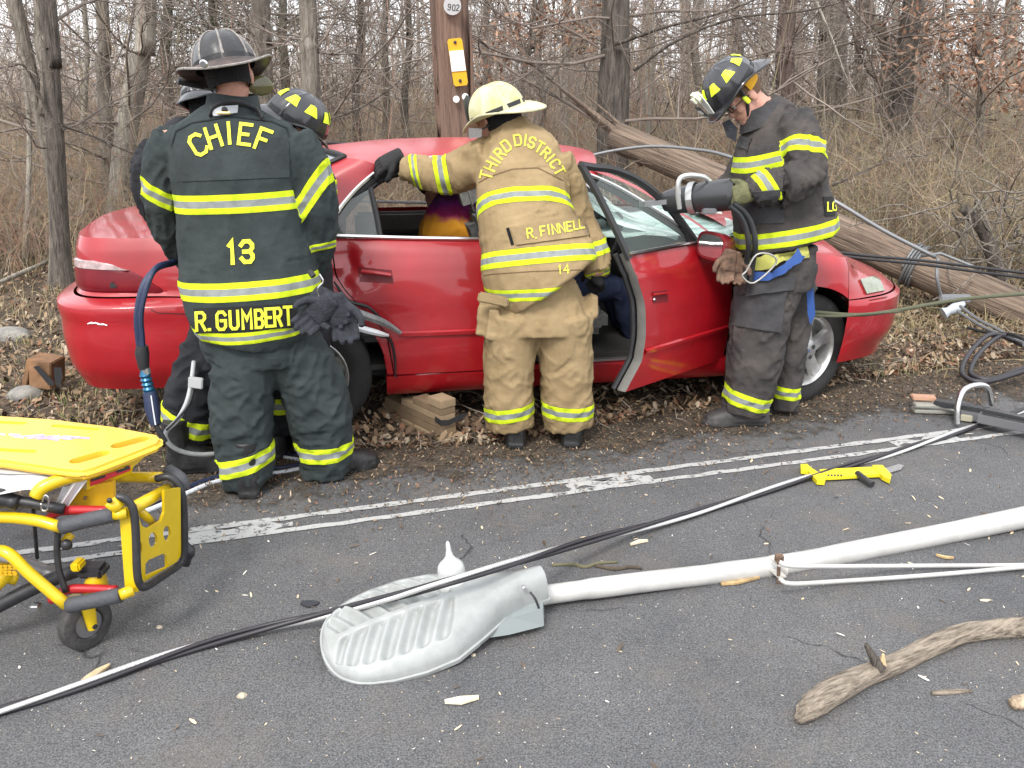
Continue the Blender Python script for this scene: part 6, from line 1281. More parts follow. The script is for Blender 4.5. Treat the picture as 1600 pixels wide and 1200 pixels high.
    for z0, px in ((.15, [(1218, 878), (1235, 884), (1300, 885), (1450, 884), (1600, 883), (1750, 878)]), (.08, [(1218, 904), (1235, 912), (1300, 909), (1450, 899), (1600, 886), (1750, 872)])):
        MB().tube([G(u, v, max(.025, z0-(u-1217)*.0006)) for u, v in px], .0085, 8, smooth_pts=4).build('brace_rod', wp, root, angle=False)
street_lamp()
# ================================================================ BRANCHES AND SCRAPS ON THE ROAD
bk = M('dead_branch', (.085, .065, .048), .95, var=.35, scale=9, col2=(.30, .25, .195), bump=1., bscale=16, bdist=.012, stretch=(1.3, 9, 9), thr=(.3, .6))
def branch():
    px = [(1247, 1126, .024), (1270, 1102, .035), (1300, 1082, .040), (1345, 1058, .035), (1400, 1036, .031), (1450, 1012, .033), (1500, 991, .033), (1545, 984, .032), (1600, 980, .033), (1680, 972, .032)]
    pts = [tuple(G(u, v, r*.9)) for u, v, r in px]; c = crv([(*p, q[2]) for p, q in zip(pts, px)], 7); rings = []
    for i, q in enumerate(c):
        t = Vector((c[min(i+1, len(c)-1)]-c[max(i-1, 0)])[:3]).normalized(); x = t.cross(Vector((0, 0, 1))).normalized(); z = x.cross(t); R = q[3]*(1 if i > 3 else (.45+.16*i))
        rings.append([Vector(q[:3])+(x*math.cos(a)+z*math.sin(a))*R*(1+.10*noise.noise(Vector((math.cos(a)*1.2, math.sin(a)*1.2, i*.16)))+.05*noise.noise(Vector((math.cos(a)*5, math.sin(a)*5, i*.10)))+(.28*noise.noise(Vector((a*3, i, 7))) if i < 9 else 0)) for a in [2*math.pi*k/40 for k in range(40)]])
    root = thing('fallen_branch', 'thick grey-brown dead branch with a broken stub on the asphalt', 'branch', pts[0])
    lo = MB().loft(rings).build('limb', bk, root, angle=False); D_ = (Vector(pts[-2])-Vector(pts[0])).normalized(); Rm = frame(D_).to_4x4()
    lo.data.transform(Rm.inverted()); lo.rotation_euler = Rm.to_euler()
    a = G(1374, 1044, .05); MB().tube([a, P(1366, 1030, a.y-.0), P(1353, 1007, a.y)], [.022, .014, .007], 9).build('stub', bark['dark'], root); MB().tube([P(1378, 1040, a.y), P(1380, 1022, a.y)], [.013, .004], 6).build('torn_stub', M('torn_wood', (.55, .40, .22), .8), root)
branch()
def stick(label, px, r, mat, nm='stick', z=None):
    o = MB().tube([G(u, v, z or r) for u, v in px], [r*.8, r, r*.9, r*.6], 7, smooth_pts=4).build(nm, mat, None, loc=tuple(G(*px[0])), angle=False); tag(o, label, 'stick')
stick('short grey twig right of the thick branch stub, on the asphalt', [(1456, 1083), (1485, 1081), (1518, 1079)], .009, bk)
stick('crooked mossy twig lying above the white lamp arm', [(862, 883), (895, 882), (915, 886), (935, 880), (965, 878)], .008, M('twig_moss', (.13, .12, .07), .95))
stick('dark bumpy twig end just right of the mossy twig', [(930, 884), (960, 889), (985, 886), (1003, 888)], .009, M('twig_dark', (.07, .055, .04), .95, var=.3, scale=30))
stick('broken pale log end in the bottom right corner', [(1582, 1100), (1600, 1095), (1640, 1085)], .022, M('log_pale', (.42, .32, .22), .9, var=.5, scale=30, bump=.8, bscale=60))
def sliver(label, px, w, mat, nm='wood_splinter', th=.008):
    pts = [G(u, v, .008) for u, v in px]; d = (pts[-1]-pts[0]).normalized(); s = Vector((-d.y, d.x, 0)); n = len(pts)-1
    up = [p+s*w*(math.sin(math.pi*(i+.3)/(n+.6)))*.5 for i, p in enumerate(pts)]; dn = [p-s*w*(math.sin(math.pi*(i+.3)/(n+.6)))*.5 for i, p in enumerate(pts)]
    o = MB().prism(up+dn[::-1], (0, 0, th)).build(nm, mat, None, smooth=False, loc=tuple(pts[0])); tag(o, label, 'scrap')
cw, cw2 = M('splinter_yellow', (.42, .29, .14), .8, var=.3, scale=40), M('splinter_tan', (.46, .36, .22), .8, var=.3, scale=40)
sliver('curved tan splinter left of the cable, low at the left', [(126, 1068), (140, 1060), (155, 1050), (172, 1040)], .028, cw2)
sliver('orange wood splinter under the white lamp arm', [(1127, 914), (1150, 910), (1186, 903)], .03, cw)
sliver('pale feathery splinter below the lamp head', [(695, 1098), (720, 1096), (748, 1091)], .03, M('splinter_pale', (.68, .60, .44), .8, var=.2, scale=60))
sliver('black plastic scrap left of the lamp head', [(470, 942), (484, 944), (498, 943)], .045, M('plastic_black', (.035, .037, .045), .5), 'plastic_scrap', .004)
sliver('pale chip cluster above the lamp arm', [(985, 852), (1000, 847), (1012, 846)], .02, MATS['splinter_pale'])
sliver('small chip right of the lamp arm clamp', [(1462, 868), (1476, 872), (1490, 873)], .014, cw)
for i, (u, v, s, lb) in enumerate([(249, 982, .009, 'small tan pebble right of the stretcher wheel'), (378, 1090, .012, 'grey pebble below the cable at the left'), (740, 1025, .0075, 'orange pebble just below the lamp head')]):
    bm = bmesh.new(); bmesh.ops.create_icosphere(bm, subdivisions=2, radius=s)
    for q in bm.verts: q.co = Vector((q.co.x*1.2, q.co.y, q.co.z*.7))*(1+.35*noise.noise(q.co*90+Vector((i*5, 0, 0))))
    me = bpy.data.meshes.new('pebble'); bm.to_mesh(me); bm.free(); o = link('pebble', me, M('pebble_tan', (.42, .36, .27), .9, var=.3, scale=60), None, False); o.location = G(u, v)+Vector((0, 0, s*.6)); tag(o, lb, 'pebble')
# ================================================================ RESCUE TOOLS
stl = M('tool_steel', (.50, .50, .49), .3, .8); galv = M('tool_grey', (.20, .20, .21), .4, .5); dkt = M('tool_black', (.03, .031, .034), .35, coat=.3)
def ground_tool():
    root = thing('rescue_spreader', 'hydraulic rescue tool with a chrome carrying loop lying on the road edge', 'rescue tool', tuple(G(1430, 645)))
    def B(u0, v0, u1, v1, w_, h, z, nm, mat):
        a, b = G(u0, v0, z), G(u1, v1, z); return MB().box((a+b)/2, ((b-a).length, w_, h), frame(b-a), bev=.005).build(nm, mat, root)
    B(1426, 640, 1492, 642, .07, .022, .022, 'lower_jaw', M('jaw_alloy', (.50, .50, .45), .4, .6)); B(1428, 632, 1490, 634, .06, .02, .058, 'upper_jaw', MATS['jaw_alloy']); B(1424, 620, 1462, 622, .07, .02, .085, 'jaw_pad', M('jaw_copper', (.42, .24, .16), .5))
    B(1460, 628, 1560, 645, .06, .03, .075, 'arm', dkt); B(1492, 645, 1560, 655, .07, .05, .04, 'body', galv); B(1530, 650, 1640, 672, .11, .05, .07, 'cylinder_housing', galv); B(1535, 640, 1640, 662, .05, .02, .115, 'cover_plate', dkt); B(1500, 648, 1520, 651, .10, .04, .03, 'yellow_block', M('jaw_cream', (.42, .40, .30), .5))
    MB().tube([P(1496, 662, 4.40), P(1497, 632, 4.42), P(1506, 610, 4.45), P(1525, 602, 4.48), P(1543, 606, 4.52), P(1549, 632, 4.56)], .016, 12, smooth_pts=5).build('carrying_loop', chrome, root)
    for u, v in ((1578, 667), (1560, 650)): MB().ell(P(u, v, 4.36), (.008, .004, .008), n=8).build('bolt', stl, root)
ground_tool()
def held_tool():
    root = thing('rescue_cutter', 'black hydraulic cutter with a silver hoop handle pressed to the windshield pillar', 'rescue tool', tuple(P(1100, 310, 4.35)))
    a, b = P(1150, 303, 4.30), P(1046, 314, 4.48); d = (b-a).normalized()
    MB().tube([a, a+d*.02, a+d*.16, a+d*.20, a+d*.30, a+d*.37], [.060, .078, .078, .070, .068, .05], 24).build('body', dkt, root)
    c = a+d*.215; fr = frame(d); MB().grid([[c+d*x+fr @ Vector((0, r*math.cos(q), r*math.sin(q))) for q in [2*math.pi*k/30 for k in range(31)]] for x, r in ((-.016, .076), (-.016, .083), (.016, .083), (.016, .076))]).build('clamp_band', stl, root)
    MB().tube([P(1062, 326, 4.34), P(1059, 300, 4.33), P(1062, 280, 4.33), P(1075, 274, 4.34), P(1098, 276, 4.36), P(1110, 284, 4.37), P(1119, 298, 4.36)], .0125, 10, smooth_pts=5).build('hoop_handle', M('handle_aluminium', (.66, .67, .66), .3, .7), root)
    for s in (-1, 1):
        e = fr @ Vector((0, s*.035, 0)); MB().loft([[b+e*k+fr @ Vector((x, y+s*.03*k, z)) for y, z in ((-.018*w_, -.012), (.018*w_, -.012), (.018*w_, .012), (-.018*w_, .012))] for x, k, w_ in ((-.03, .3, 1.5), (.04, .8, 1.6), (.10, .9, 1.2), (.16, .2, .4))]).build('blade', galv, root)
    for k, px in enumerate(([(1140, 322), (1156, 336), (1166, 358), (1170, 385), (1166, 412), (1163, 440)], [(1146, 318), (1164, 332), (1176, 356), (1180, 385), (1176, 412), (1172, 440)])):
        MB().tube([P(u, v, 4.22+(.05 if i > 3 else 0)) for i, (u, v) in enumerate(px)], .0145, 10, smooth_pts=5).build('hose', M('hose_black', (.020, .021, .023), .4), root)
    MB().box(P(1108, 330, 4.30), (.07, .03, .03), None, bev=.006).build('trigger', galv, root)
held_tool()
def saw():
    ys = M('saw_yellow', (.72, .60, .02), .45); root = thing('hand_saw', 'yellow framed windshield saw with a black grip on the road', 'saw', tuple(G(1330, 745)))
    def flat(px, z0, h, nm, mat): return MB().prism([G(u, v, z0) for u, v in px], (0, 0, h)).build(nm, mat, root, smooth=False)
    flat([(1280, 738), (1380, 733), (1382, 745), (1296, 750), (1284, 750)], .014, .016, 'frame_bar', ys); flat([(1250, 732), (1260, 731), (1268, 738), (1290, 752), (1288, 758), (1276, 757), (1262, 742), (1251, 740)], .010, .022, 'front_handle', ys)
    flat([(1362, 733), (1378, 733), (1392, 748), (1390, 756), (1378, 750), (1370, 742)], .012, .022, 'rear_handle', ys); flat([(1370, 737), (1404, 726), (1412, 728), (1408, 734), (1376, 744)], .010, .004, 'blade', stl)
    MB().tube([G(1340, 740, .03), G(1350, 748, .028), G(1363, 757, .022)], .016, 10, smooth_pts=2).build('grip', dkt, root)
    for x in range(5): flat([(1293+x*5, 741.5), (1296+x*5, 741.3), (1296+x*5, 744), (1293+x*5, 744.3)], .0305, .0006, 'printed_mark', intdark)
saw()
def cribbing():
    wd = M('crib_wood', (.20, .14, .085), .85, var=.12, scale=14, bump=.3, bscale=90, bdist=.002); wd3 = M('crib_wood_pale', (.30, .22, .135), .85, var=.12, scale=14, bump=.3, bscale=90, bdist=.002)
    a, b = G(693, 695), G(592, 645); d = (b-a).normalized(); s = Vector((-d.y, d.x, 0)); s = s if s.x > 0 else -s; root = thing('step_cribbing', 'stepped wooden chock of stacked boards under the car sill', 'wooden chock', tuple(a)); L = (b-a).length
    for k, (l0, l1, z, h, y0, y1) in enumerate(((-.03, L, 0, .030, -.005, .135), (.03, L-.03, .031, .040, .01, .105), (.03, L-.05, .072, .036, .012, .105), (.032, L-.22, .109, .036, .012, .105), (.033, L*.47, .146, .036, .012, .105), (.031, L*.24, .183, .042, .010, .108))):
        c = a+d*((l0+l1)/2)+s*((y0+y1)/2)+Vector((0, 0, z+h/2)); MB().box(c, (l1-l0, y1-y0, h), frame(d), bev=.003).build('board', wd3 if k in (0, 3, 5) else wd, root)
    st_ = M('strap_black', (.02, .02, .022), .8); c = a+d*.028
    MB().grid([[c+d*.05+s*(.005)+Vector((0, 0, z)), c-d*.004+s*.004+Vector((0, 0, z-.006)), c-d*.008+s*.05+Vector((0, 0, z-.016)), c-d*.008+s*.112+Vector((0, 0, z-.004)), c-d*.02+s*.15+Vector((0, 0, z+.006))] for z in (.105, .135)]).build('strap', st_, root)
    w2 = M('block_wood', (.22, .12, .06), .85, var=.4, scale=8, bump=.5, bscale=30); root = thing('wooden_block', 'dark-strapped brown wooden block left of the car bumper', 'wooden block', tuple(G(72, 604)))
    MB().box(P(74, 580, 5.0)-Vector((0, 0, 0)), (.13, .18, .17), Matrix.Rotation(.15, 3, 'Y'), bev=.006).build('block', w2, root); MB().box(P(52, 577, 5.03), (.03, .16, .18), Matrix.Rotation(.35, 3, 'Y'), bev=.004).build('side_board', w2, root)
    MB().loft([[P(u, v, 4.88+q) for u, v in ((52, 573), (60, 571), (84, 596), (84, 603), (76, 602))] for q in (0, .01)]).build('strap', st_, root); MB().loft([[P(u, v, 4.88+q) for u, v in ((84, 574), (96, 574), (98, 590), (92, 606), (86, 600))] for q in (0, .02)]).build('strap_end', st_, root)
cribbing()
def hoses():
    nv = M('hose_navy', (.018, .028, .07), .5, bump=.2, bscale=120); gyh = M('hose_grey', (.40, .41, .42), .45); wht = M('hose_white', (.62, .65, .70), .45)
    root = thing('hydraulic_hose', 'twin navy hose with a ribbed blue coupling hanging left of the chief', 'hose', tuple(P(238, 640, 3.62)))
    for k, dx in enumerate((0, 6)): MB().tube([P(290, 405, 3.95), P(268, 412-dx*.3, 3.80), P(244, 420-dx*.2, 3.68), P(224+dx, 446, 3.62), P(214+dx, 490, 3.6), P(216+dx, 530, 3.6), P(220+dx*.5, 552, 3.6)], .013, 9, smooth_pts=6).build('hose', nv, root)
    MB().tube([P(222, 540, 3.6), P(222, 552, 3.6), P(225, 576, 3.6)], [.024, .030, .022], 12).build('rubber_sleeve', black, root)
    pr = [(578, .017), (584, .022), (586, .025), (590, .020), (593, .026), (597, .020), (600, .026), (604, .020), (607, .026), (611, .023), (613, .026), (617, .026)]
    MB().tube([P(225+(v-578)*.25, v, 3.6) for v, r in pr], [r for v, r in pr], 16).build('coupling', M('coupling_blue', (.03, .13, .24), .3, .6), root); MB().tube([P(227, 575, 3.6), P(229, 584, 3.6)], .019, 12).build('coupling_neck', stl, root)
    MB().tube([P(234, 613, 3.6), P(238, 640, 3.58), P(243, 664, 3.56)], [.030, .032, .022], 14).build('navy_sleeve', nv, root); MB().tube([P(236, 618, 3.567), P(240, 645, 3.547), P(243, 664, 3.53)], .003, 5).build('white_stripe', wht, root)
    MB().tube([P(243, 664, 3.56), P(252, 680, 3.55), P(258, 690, 3.56)], .012, 8).build('tail_hose', black, root)
    cable('hydraulic_hose', 'pale grey hose curling in front of the kneeling leg', 'hose', [P(303, 565, 3.80), P(300, 590, 3.74), P(293, 625, 3.68), P(278, 655, 3.64), P(260, 674, 3.62), P(262, 690, 3.62), P(280, 704, 3.66), P(310, 710, 3.72), P(345, 708, 3.8), P(390, 704, 4.0)], .011, gyh)
    MB().box(P(306, 598, 3.68), (.065, .02, .05), Matrix.Rotation(.15, 3, 'Y'), bev=.004).build('hose_tag', M('tag_cloth', (.45, .46, .46), .7), bpy.data.objects['hydraulic_hose.001'])
    cable('hydraulic_hose', 'thin black hose alongside the pale grey one', 'hose', [P(304, 600, 3.70), P(296, 630, 3.64), P(276, 656, 3.6), P(260, 672, 3.58)], .006, black)
    for k, (lb, off, m) in enumerate((('navy hose on the ground behind the stretcher frame', 0, nv), ('white hose running beside the navy one behind the stretcher frame', 9, wht))):
        cable('hydraulic_hose', lb, 'hose', [G(200, 800+off, .012), G(245, 783+off, .012), G(290, 763+off, .012), G(330, 748+off*.8, .012), G(375, 738+off*.8, .012), G(430, 732+off*.8, .012), G(470, 726+off*.7, .012), G(520, 714+off*.6, .012)], .012, m)
    for k, (lb, off, m) in enumerate((('navy hose between the legs of the chief', 0, nv), ('white hose between the legs of the chief', 6, wht))):
        cable('hydraulic_hose', lb, 'hose', [G(395, 700+off, .012), G(430, 706+off, .012), G(465, 712+off, .012), G(510, 716+off, .012)], .010, m)
hoses()
# ================================================================ STRETCHER
def boolean(o, cutters):
    for q in [o]+cutters:
        bm = bmesh.new(); bm.from_mesh(q.data); bmesh.ops.recalc_face_normals(bm, faces=bm.faces); bm.to_mesh(q.data); bm.free()
    for c in cutters:
        m = o.modifiers.new('b', 'BOOLEAN'); m.operation = 'DIFFERENCE'; m.object = c; m.solver = 'EXACT'
    dg = bpy.context.evaluated_depsgraph_get(); me = bpy.data.meshes.new_from_object(o.evaluated_get(dg)); me.name = o.data.name; o.modifiers.clear(); o.data = me
    for c in cutters: bpy.data.objects.remove(c)
def stretcher():
    yl = M('stretcher_yellow', (.62, .43, .005), .32, coat=.4, var=.06, scale=10); gp_ = M('grip_grey', (.060, .062, .070), .7, bump=.4, bscale=60); rdm = M('stretcher_red', (.42, .015, .02), .4, coat=.2); bkm = M('stretcher_black', (.022, .022, .025), .45, var=.3, scale=40)
    root = thing('stretcher', 'yellow ambulance stretcher with black grips and red levers', 'stretcher', tuple(G(130, 1010)))
    A = root
    def T_(nm, pts, r, mat, sp=4, n=12, par=None): return MB().tube([P(*p) for p in pts], r, n, smooth_pts=sp).build(nm, mat, par or A, angle=False)
    T_('side_rail', [(-160, 815, 2.46), (-20, 808, 2.43), (50, 812, 2.41), (96, 824, 2.40)], .0185, yl); T_('grip', [(97, 823, 2.40), (135, 813, 2.40), (178, 804, 2.40)], .024, gp_); T_('grip', [(107, 946, 2.34), (148, 938, 2.34), (188, 930, 2.34)], .024, gp_)
    T_('side_rail', [(-120, 850, 2.42), (-20, 860, 2.38), (12, 864, 2.36), (45, 895, 2.35), (105, 946, 2.34)], .0185, yl)
    T_('end_stub', [(177, 804, 2.40), (198, 802, 2.41)], .018, yl, 0); T_('end_stub', [(187, 930, 2.34), (208, 922, 2.36)], .018, yl, 0)
    T_('release_lever', [(74, 812, 2.46), (90, 800, 2.46), (120, 797, 2.46), (170, 798, 2.45)], .015, rdm); T_('release_lever', [(80, 938, 2.42), (104, 922, 2.42), (140, 920, 2.42), (182, 922, 2.41)], .015, rdm)
    T_('link_bar', [(94, 815, 2.42), (89, 850, 2.42), (92, 890, 2.41), (103, 925, 2.40)], .010, bkm)
    k = T_('knob_plate', [(98, 852, 2.44), (99, 848, 2.44), (112, 834, 2.46)], .014, yl, 0); MB().ell(P(104, 851, 2.42), (.018, .016, .018), n=14).build('knob', bkm, k)
    # upright end frame: post, black loop, perforated plate, cross tubes
    MB().prism([P(186, 800, 2.42), P(207, 796, 2.42), P(216, 925, 2.38), P(196, 928, 2.38)], (.0, .035, 0)).build('end_post', yl, A, smooth=False)
    T_('hinge_ear', [(172, 782, 2.41), (186, 796, 2.41)], .022, yl, 0); MB().ell(P(171, 782, 2.385), (.009, .008, .009), n=8).build('hinge_bolt', bkm, A)
    loop = [(182, 776, 2.42), (196, 780, 2.42), (208, 796, 2.42), (212, 830, 2.41), (214, 890, 2.39), (218, 912, 2.39), (228, 917, 2.41), (255, 900, 2.52), (278, 884, 2.62), (287, 868, 2.65), (288, 820, 2.66), (285, 775, 2.66), (276, 754, 2.66), (262, 745, 2.66), (244, 748, 2.66)]
    T_('black_loop', loop, .0125, bkm, 6)
    def YY(u): return 2.42+(u-212)/(282-212)*.22
    pl = MB().prism([P(u, v, YY(u)) for u, v in ((214, 800), (222, 822), (232, 826), (252, 814), (257, 800), (257, 766), (282, 762), (283, 868), (276, 878), (224, 910), (216, 900))], (-.010, .003, 0)).build('end_plate', yl, A, smooth=False)
    def cut(px): return MB().prism([P(u, v, YY(u))+Vector((.05, -.02, 0)) for u, v in px], (-.12, .04, 0)).build('cut', yl, None, smooth=False)
    circ = lambda u, v, a, b: [(u+a*math.cos(q), v+b*math.sin(q)) for q in [2*math.pi*j/20 for j in range(20)]]
    try: boolean(pl, [cut(circ(240, 843, 6.5, 12)), cut(circ(262, 833, 6, 12)), cut(circ(218, 855, 5, 12)), cut([(228, 880), (233, 874), (256, 864), (261, 868), (262, 885), (228, 900)])])
    except Exception as e: print('bool', e)
    T_('cross_tube', [(205, 796, 2.46), (262, 764, 2.66)], .020, yl, 0); T_('diagonal_brace', [(212, 792, 2.50), (244, 822, 2.58)], .014, yl, 0); T_('far_rail', [(120, 752, 2.70), (178, 746, 2.70), (252, 746, 2.68)], .019, yl)
    T_('far_grip', [(262, 736, 2.74), (280, 748, 2.72), (286, 762, 2.72)], .026, gp_); T_('far_caster', [(288, 852, 2.70), (294, 862, 2.70), (290, 882, 2.70)], [.018, .024, .016], bkm)
    # head-end cross member with decals
    cm_ = MB().prism([P(u, v, Y) for u, v, Y in ((135, 734, 2.50), (205, 708, 2.62), (226, 700, 2.66), (228, 712, 2.66), (208, 730, 2.62), (206, 740, 2.62), (136, 766, 2.50))], (-.03, .02, .0)).build('end_member', yl, A, smooth=False)
    T_('backrest_tube', [(56, 776, 2.42), (66, 762, 2.43), (100, 748, 2.46), (135, 740, 2.49), (190, 722, 2.58)], .021, yl)
    bv = bvh_of([cm_])
    lb = patch(bv, [(141, 748), (203, 727), (204, 735), (141, 760)], .002, 5, 2.5).build('warning_label', M('label_red', (.55, .03, .05), .5), cm_); bl = bvh_of([cm_, lb])
    for q in ([(142, 750), (164, 743)], [(182, 737), (202, 730)]): stroke(bl, q, 5, .002, 2.5).build('label_bar', intdark, lb)
    for ch, u, v in (('S', 177, 722), ('T', 181, 721), ('R', 185, 720), ('Y', 189, 719), ('K', 193, 717), ('E', 197, 716), ('R', 201, 715)): lettering(bv, [(ch, u, v, 2.8, 7, -16)], 1.1, .0015, 2.5, 2).build('decal_letter', intdark, cm_, smooth=False)
    MB().prism([P(u, v, 2.52) for u, v in ((106, 766), (176, 752), (178, 788), (120, 796), (105, 790))], (0, .02, 0)).build('bracket_plate', M('stretcher_amber', (.62, .36, .01), .4), A, smooth=False); MB().ell(P(133, 778, 2.51), (.006, .006, .006), n=8).build('rivet', MATS['rusty_bolt'], A)
    # black tubes, carabiner, legs, wheel
    T_('patient_frame', [(-120, 772, 2.46), (20, 782, 2.43), (100, 796, 2.44)], .017, bkm); T_('pivot_housing', [(-30, 776, 2.42), (0, 778, 2.42), (28, 786, 2.42)], [.028, .030, .024], bkm)
    T_('webbing_tail', [(52, 796, 2.5), (54, 820, 2.5), (58, 872, 2.52)], .006, bkm); T_('clip', [(66, 784, 2.39), (71, 774, 2.39), (76, 780, 2.39), (74, 796, 2.39), (66, 797, 2.39), (64, 786, 2.39)], .003, chrome, 4, 6)
    T_('leg', [(-80, 985, 2.40), (0, 945, 2.43), (60, 915, 2.46), (100, 898, 2.47), (135, 886, 2.47)], .024, bkm); T_('leg', [(-60, 850, 2.60), (20, 876, 2.58), (90, 902, 2.50)], .026, galv)
    MB().box(P(145, 890, 2.46), (.090, .07, .038), None, bev=.012).build('caster_housing', bkm, A); MB().box(P(122, 882, 2.43), (.03, .05, .03), None, bev=.006).build('housing_label', yl, A)
    MB().loft([[P(150, v, 2.46)+Vector((r*math.cos(q), r*math.sin(q), 0)) for q in [2*math.pi*j/20 for j in range(20)]] for v, r in ((895, .026), (906, .034), (922, .040), (930, .036))]).build('caster_neck', yl, A)
    wc = P(132, 968, 2.42); wc.z = .090; z = Vector((.86, -.52, .05)).normalized(); y = Vector((0, 0, 1)); x = y.cross(z).normalized(); y = z.cross(x); T = Matrix.Translation(wc) @ Matrix((x, y, z)).transposed().to_4x4()
    R = .087; w_ = MB().lathe([(.035, -.026), (R-.016, -.026), (R-.004, -.020), (R, -.008), (R, .008), (R-.004, .020), (R-.016, .026), (.050, .026), (.046, .018), (.0, .018)], T, 40).build('wheel', M('caster_rubber', (.045, .043, .042), .8, var=.35, scale=30, bump=.5, bscale=50), A)
    MB().lathe([(.045, .012), (.045, .020), (.02, .022), (.0, .022)], T, 24).build('hub', galv, w_)
    MB().tube([T @ Vector((.0, .085, .034)), T @ Vector((0, .04, .037)), T @ Vector((0, -.012, .037))], [.022, .020, .015], 10).build('fork', yl, A); MB().tube([T @ Vector((.0, .085, -.034)), T @ Vector((0, 0, -.037))], [.022, .015], 10).build('fork', yl, A)
    MB().tube([T @ Vector((0, 0, .048)), T @ Vector((0, 0, .056))], .009, 6).build('axle_nut', bkm, A); MB().box(P(56, 948, 2.38), (.03, .03, .02), None, bev=.004).build('brake_catch', chrome, A)
    T_('foot_housing', [(-40, 900, 2.44), (0, 900, 2.44), (26, 905, 2.46)], [.05, .045, .02], yl)
    hx = MB()
    for i in range(4):
        for j in range(2): hx.lathe([(.0095, 0), (.0095, .003), (0, .003)], Matrix.Translation(P(2+i*7, 886+j*9, 2.385)) @ Matrix.Rotation(math.pi/2, 4, 'X'), 6)
    hx.build('perforated_grille', MATS['stretcher_amber'], A)
    # mattress edge under the board
    MB().prism([G(u, v, .50) for u, v in ((-220, 750), (20, 745), (100, 735), (110, 700), (-200, 690))], (0, 0, .06)).build('mattress', bkm, A)
    # ------------- backboard
    bo_ = M('backboard_yellow', (.80, .50, .045), .38, coat=.2, var=.05, scale=4); z0 = .62
    out = [(-330, 690), (0, 721), (100, 736), (128, 738), (150, 732), (200, 713), (250, 693), (256, 685), (250, 678), (180, 665), (80, 653), (0, 648), (-260, 628)]
    pts = [G(u, v, z0) for u, v in out]; bm = bmesh.new(); vs = [bm.verts.new(p) for p in pts]; f = bm.faces.new(vs); e = bmesh.ops.extrude_face_region(bm, geom=[f]); bmesh.ops.translate(bm, vec=(0, 0, -.030), verts=[v for v in e['geom'] if isinstance(v, bmesh.types.BMVert)])
    bmesh.ops.recalc_face_normals(bm, faces=bm.faces); bmesh.ops.bevel(bm, geom=list(bm.edges), offset=.014, segments=3, affect='EDGES'); me = bpy.data.meshes.new('backboard'); bm.to_mesh(me); bm.free()
    bb = link('backboard', me, bo_, None, True, None); me.set_sharp_from_angle(angle=math.radians(50))
    tag(bb, 'orange yellow plastic backboard with hand holes lying on the stretcher', 'backboard')
    def hole(cu, cv, L, w_, ang):
        c = G(cu, cv, z0); a = G(cu-L/2*math.cos(ang), cv+L/2*math.sin(ang), z0); b = G(cu+L/2*math.cos(ang), cv-L/2*math.sin(ang), z0); d = (b-a).normalized(); s = Vector((-d.y, d.x, 0)); r = w_; q = []
        for i in range(9): t = -math.pi/2+math.pi*i/8; q.append(b+d*r*math.cos(t)+s*r*math.sin(t))
        for i in range(9): t = math.pi/2+math.pi*i/8; q.append(a+d*r*math.cos(t)+s*r*math.sin(t))
        return MB().prism([p+Vector((0, 0, .02)) for p in q], (0, 0, -.1)).build('cut', bo_, None, smooth=False)
    def groove(cu, cv, L, w_, ang): o = hole(cu, cv, L, w_, ang); o.location.z += .073; return o
    try: boolean(bb, [hole(140, 714, 38, .026, .28), hole(203, 691, 36, .026, .26), groove(118, 668, 66, .012, -.09), groove(5, 660, 60, .014, -.05), groove(20, 704, 60, .014, -.05)])
    except Exception as ex: print('bool2', ex)
    bb.data.polygons.foreach_set('use_smooth', [False]*len(bb.data.polygons))
    bv = bvh_of([bb]); lv = M('print_lavender', (.45, .36, .62), .6, var=.3, scale=30)
    for ch, u in (('L', 52), ('I', 68), ('T', 84), ('E', 106)): lettering(bv, [(ch, u, 684+(u-80)*.07, 17, 6, 4, 8)], 3., .001, 2.7, 3).build('printed_letter', lv, bb, smooth=False)
    stroke(bv, [(-20, 678), (8, 679)], 3, .001, 2.7).build('printed_dash', lv, bb); stroke(bv, [(14, 679), (32, 680)], 3, .0012, 2.7).build('printed_dash', lv, bb)
    # ------------- sheet
    rows = []; r = np.random.default_rng(8)
    for i in range(14):
        t = i/13; row = []
        for j in range(34):
            s_ = j/33; u = -200+(300 if i < 20 else 0)*s_+5*math.sin(i); top = np.array(G(u, 716+(u+200)*.07, .582)); bot = np.array(P(-200+255*s_, 772+5*math.sin(s_*12), 2.40))
            p = top+(bot-top)*t; p += np.array([0, -.018, 0])*math.sin(s_*23+t*2)*t+np.array([0, 0, .012])*noise.noise(Vector((s_*7, t*3, 1))); row.append(Vector(p))
        rows.append(row)
    sh = MB().grid(rows).grid([[Vector(np.array(G(-200+330*s_, 700+t*28+(s_*18), .583)))+Vector((0, 0, .002*math.sin(s_*9))) for s_ in np.linspace(0, 1, 14)] for t in (0, 1)]).build('sheet', M('sheet_white', (.62, .61, .62), .85, bump=.3, bscale=14), None, loc=tuple(G(0, 740, .57)))
    tag(sh, 'white cotton sheet hanging under the backboard', 'sheet')
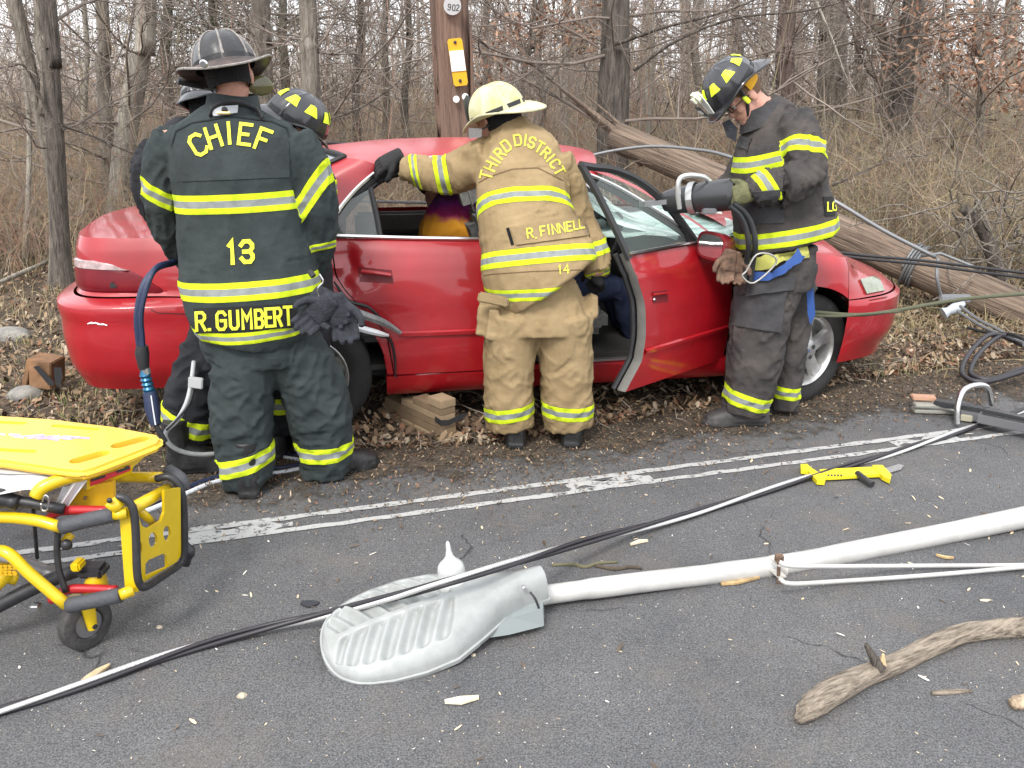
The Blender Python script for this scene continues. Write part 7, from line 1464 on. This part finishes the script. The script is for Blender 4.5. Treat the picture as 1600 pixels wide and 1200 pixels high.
    fl = MB().grid([[P(u0+(u1-u0)*t, v0+(v1-v0)*t+2*math.sin(t*8), 2.47+.01*math.sin(t*9)) for t in np.linspace(0, 1, 8)] for u0, v0, u1, v1 in ((98, 760, 137, 748), (92, 775, 120, 770), (84, 792, 100, 798))]).build('sheet_corner', MATS['sheet_white'], sh)
stretcher()
# ---------------------------------------------------------------- trodden mud along the asphalt edge
def mud():
    m = bpy.data.materials.new('trodden_mud'); m.use_nodes = True; n = m.node_tree.nodes; L = m.node_tree.links; b = n['Principled BSDF']; b.inputs['Roughness'].default_value = .95
    tc = n.new('ShaderNodeTexCoord'); at = n.new('ShaderNodeAttribute'); at.attribute_name = 'cover'
    def nz(s, d): t = n.new('ShaderNodeTexNoise'); t.inputs['Scale'].default_value = s; t.inputs['Detail'].default_value = d; t.inputs['Roughness'].default_value = .75; L.new(tc.outputs['Object'], t.inputs['Vector']); return t.outputs[0]
    r = n.new('ShaderNodeValToRGB'); r.color_ramp.elements[0].position = .35; r.color_ramp.elements[1].position = .7; r.color_ramp.elements[0].color = (.035, .027, .020, 1); r.color_ramp.elements[1].color = (.14, .11, .078, 1); L.new(nz(14, 8), r.inputs[0]); L.new(r.outputs[0], b.inputs['Base Color'])
    a = n.new('ShaderNodeMath'); a.operation = 'ADD'; L.new(nz(5, 10), a.inputs[0]); L.new(at.outputs['Fac'], a.inputs[1]); mr = n.new('ShaderNodeMapRange'); mr.inputs[1].default_value = .92; mr.inputs[2].default_value = 1.08; L.new(a.outputs[0], mr.inputs[0]); L.new(mr.outputs[0], b.inputs['Alpha'])
    bp = n.new('ShaderNodeBump'); bp.inputs['Strength'].default_value = .9; bp.inputs['Distance'].default_value = .02; L.new(nz(40, 6), bp.inputs['Height']); L.new(bp.outputs[0], b.inputs['Normal'])
    rows = []; cov = []
    for s in np.linspace(-4, 9, 160):
        e = road_edge(s); row = []
        for k in range(14):
            t = .12+(e+.35-.12)*k/13; row.append(Vector((*(L0+LD*s+LN*t).xy, .0105))); cov.append(.31+.60*(k/13)**1.0)
        rows.append(row)
    o = MB().grid(rows).build('mud', m, None, angle=False); at_ = o.data.attributes.new('cover', 'FLOAT', 'POINT'); at_.data.foreach_set('value', np.array(cov, np.float32)); tag(o, 'dark trodden mud spread over the asphalt edge', kind='structure')
mud()
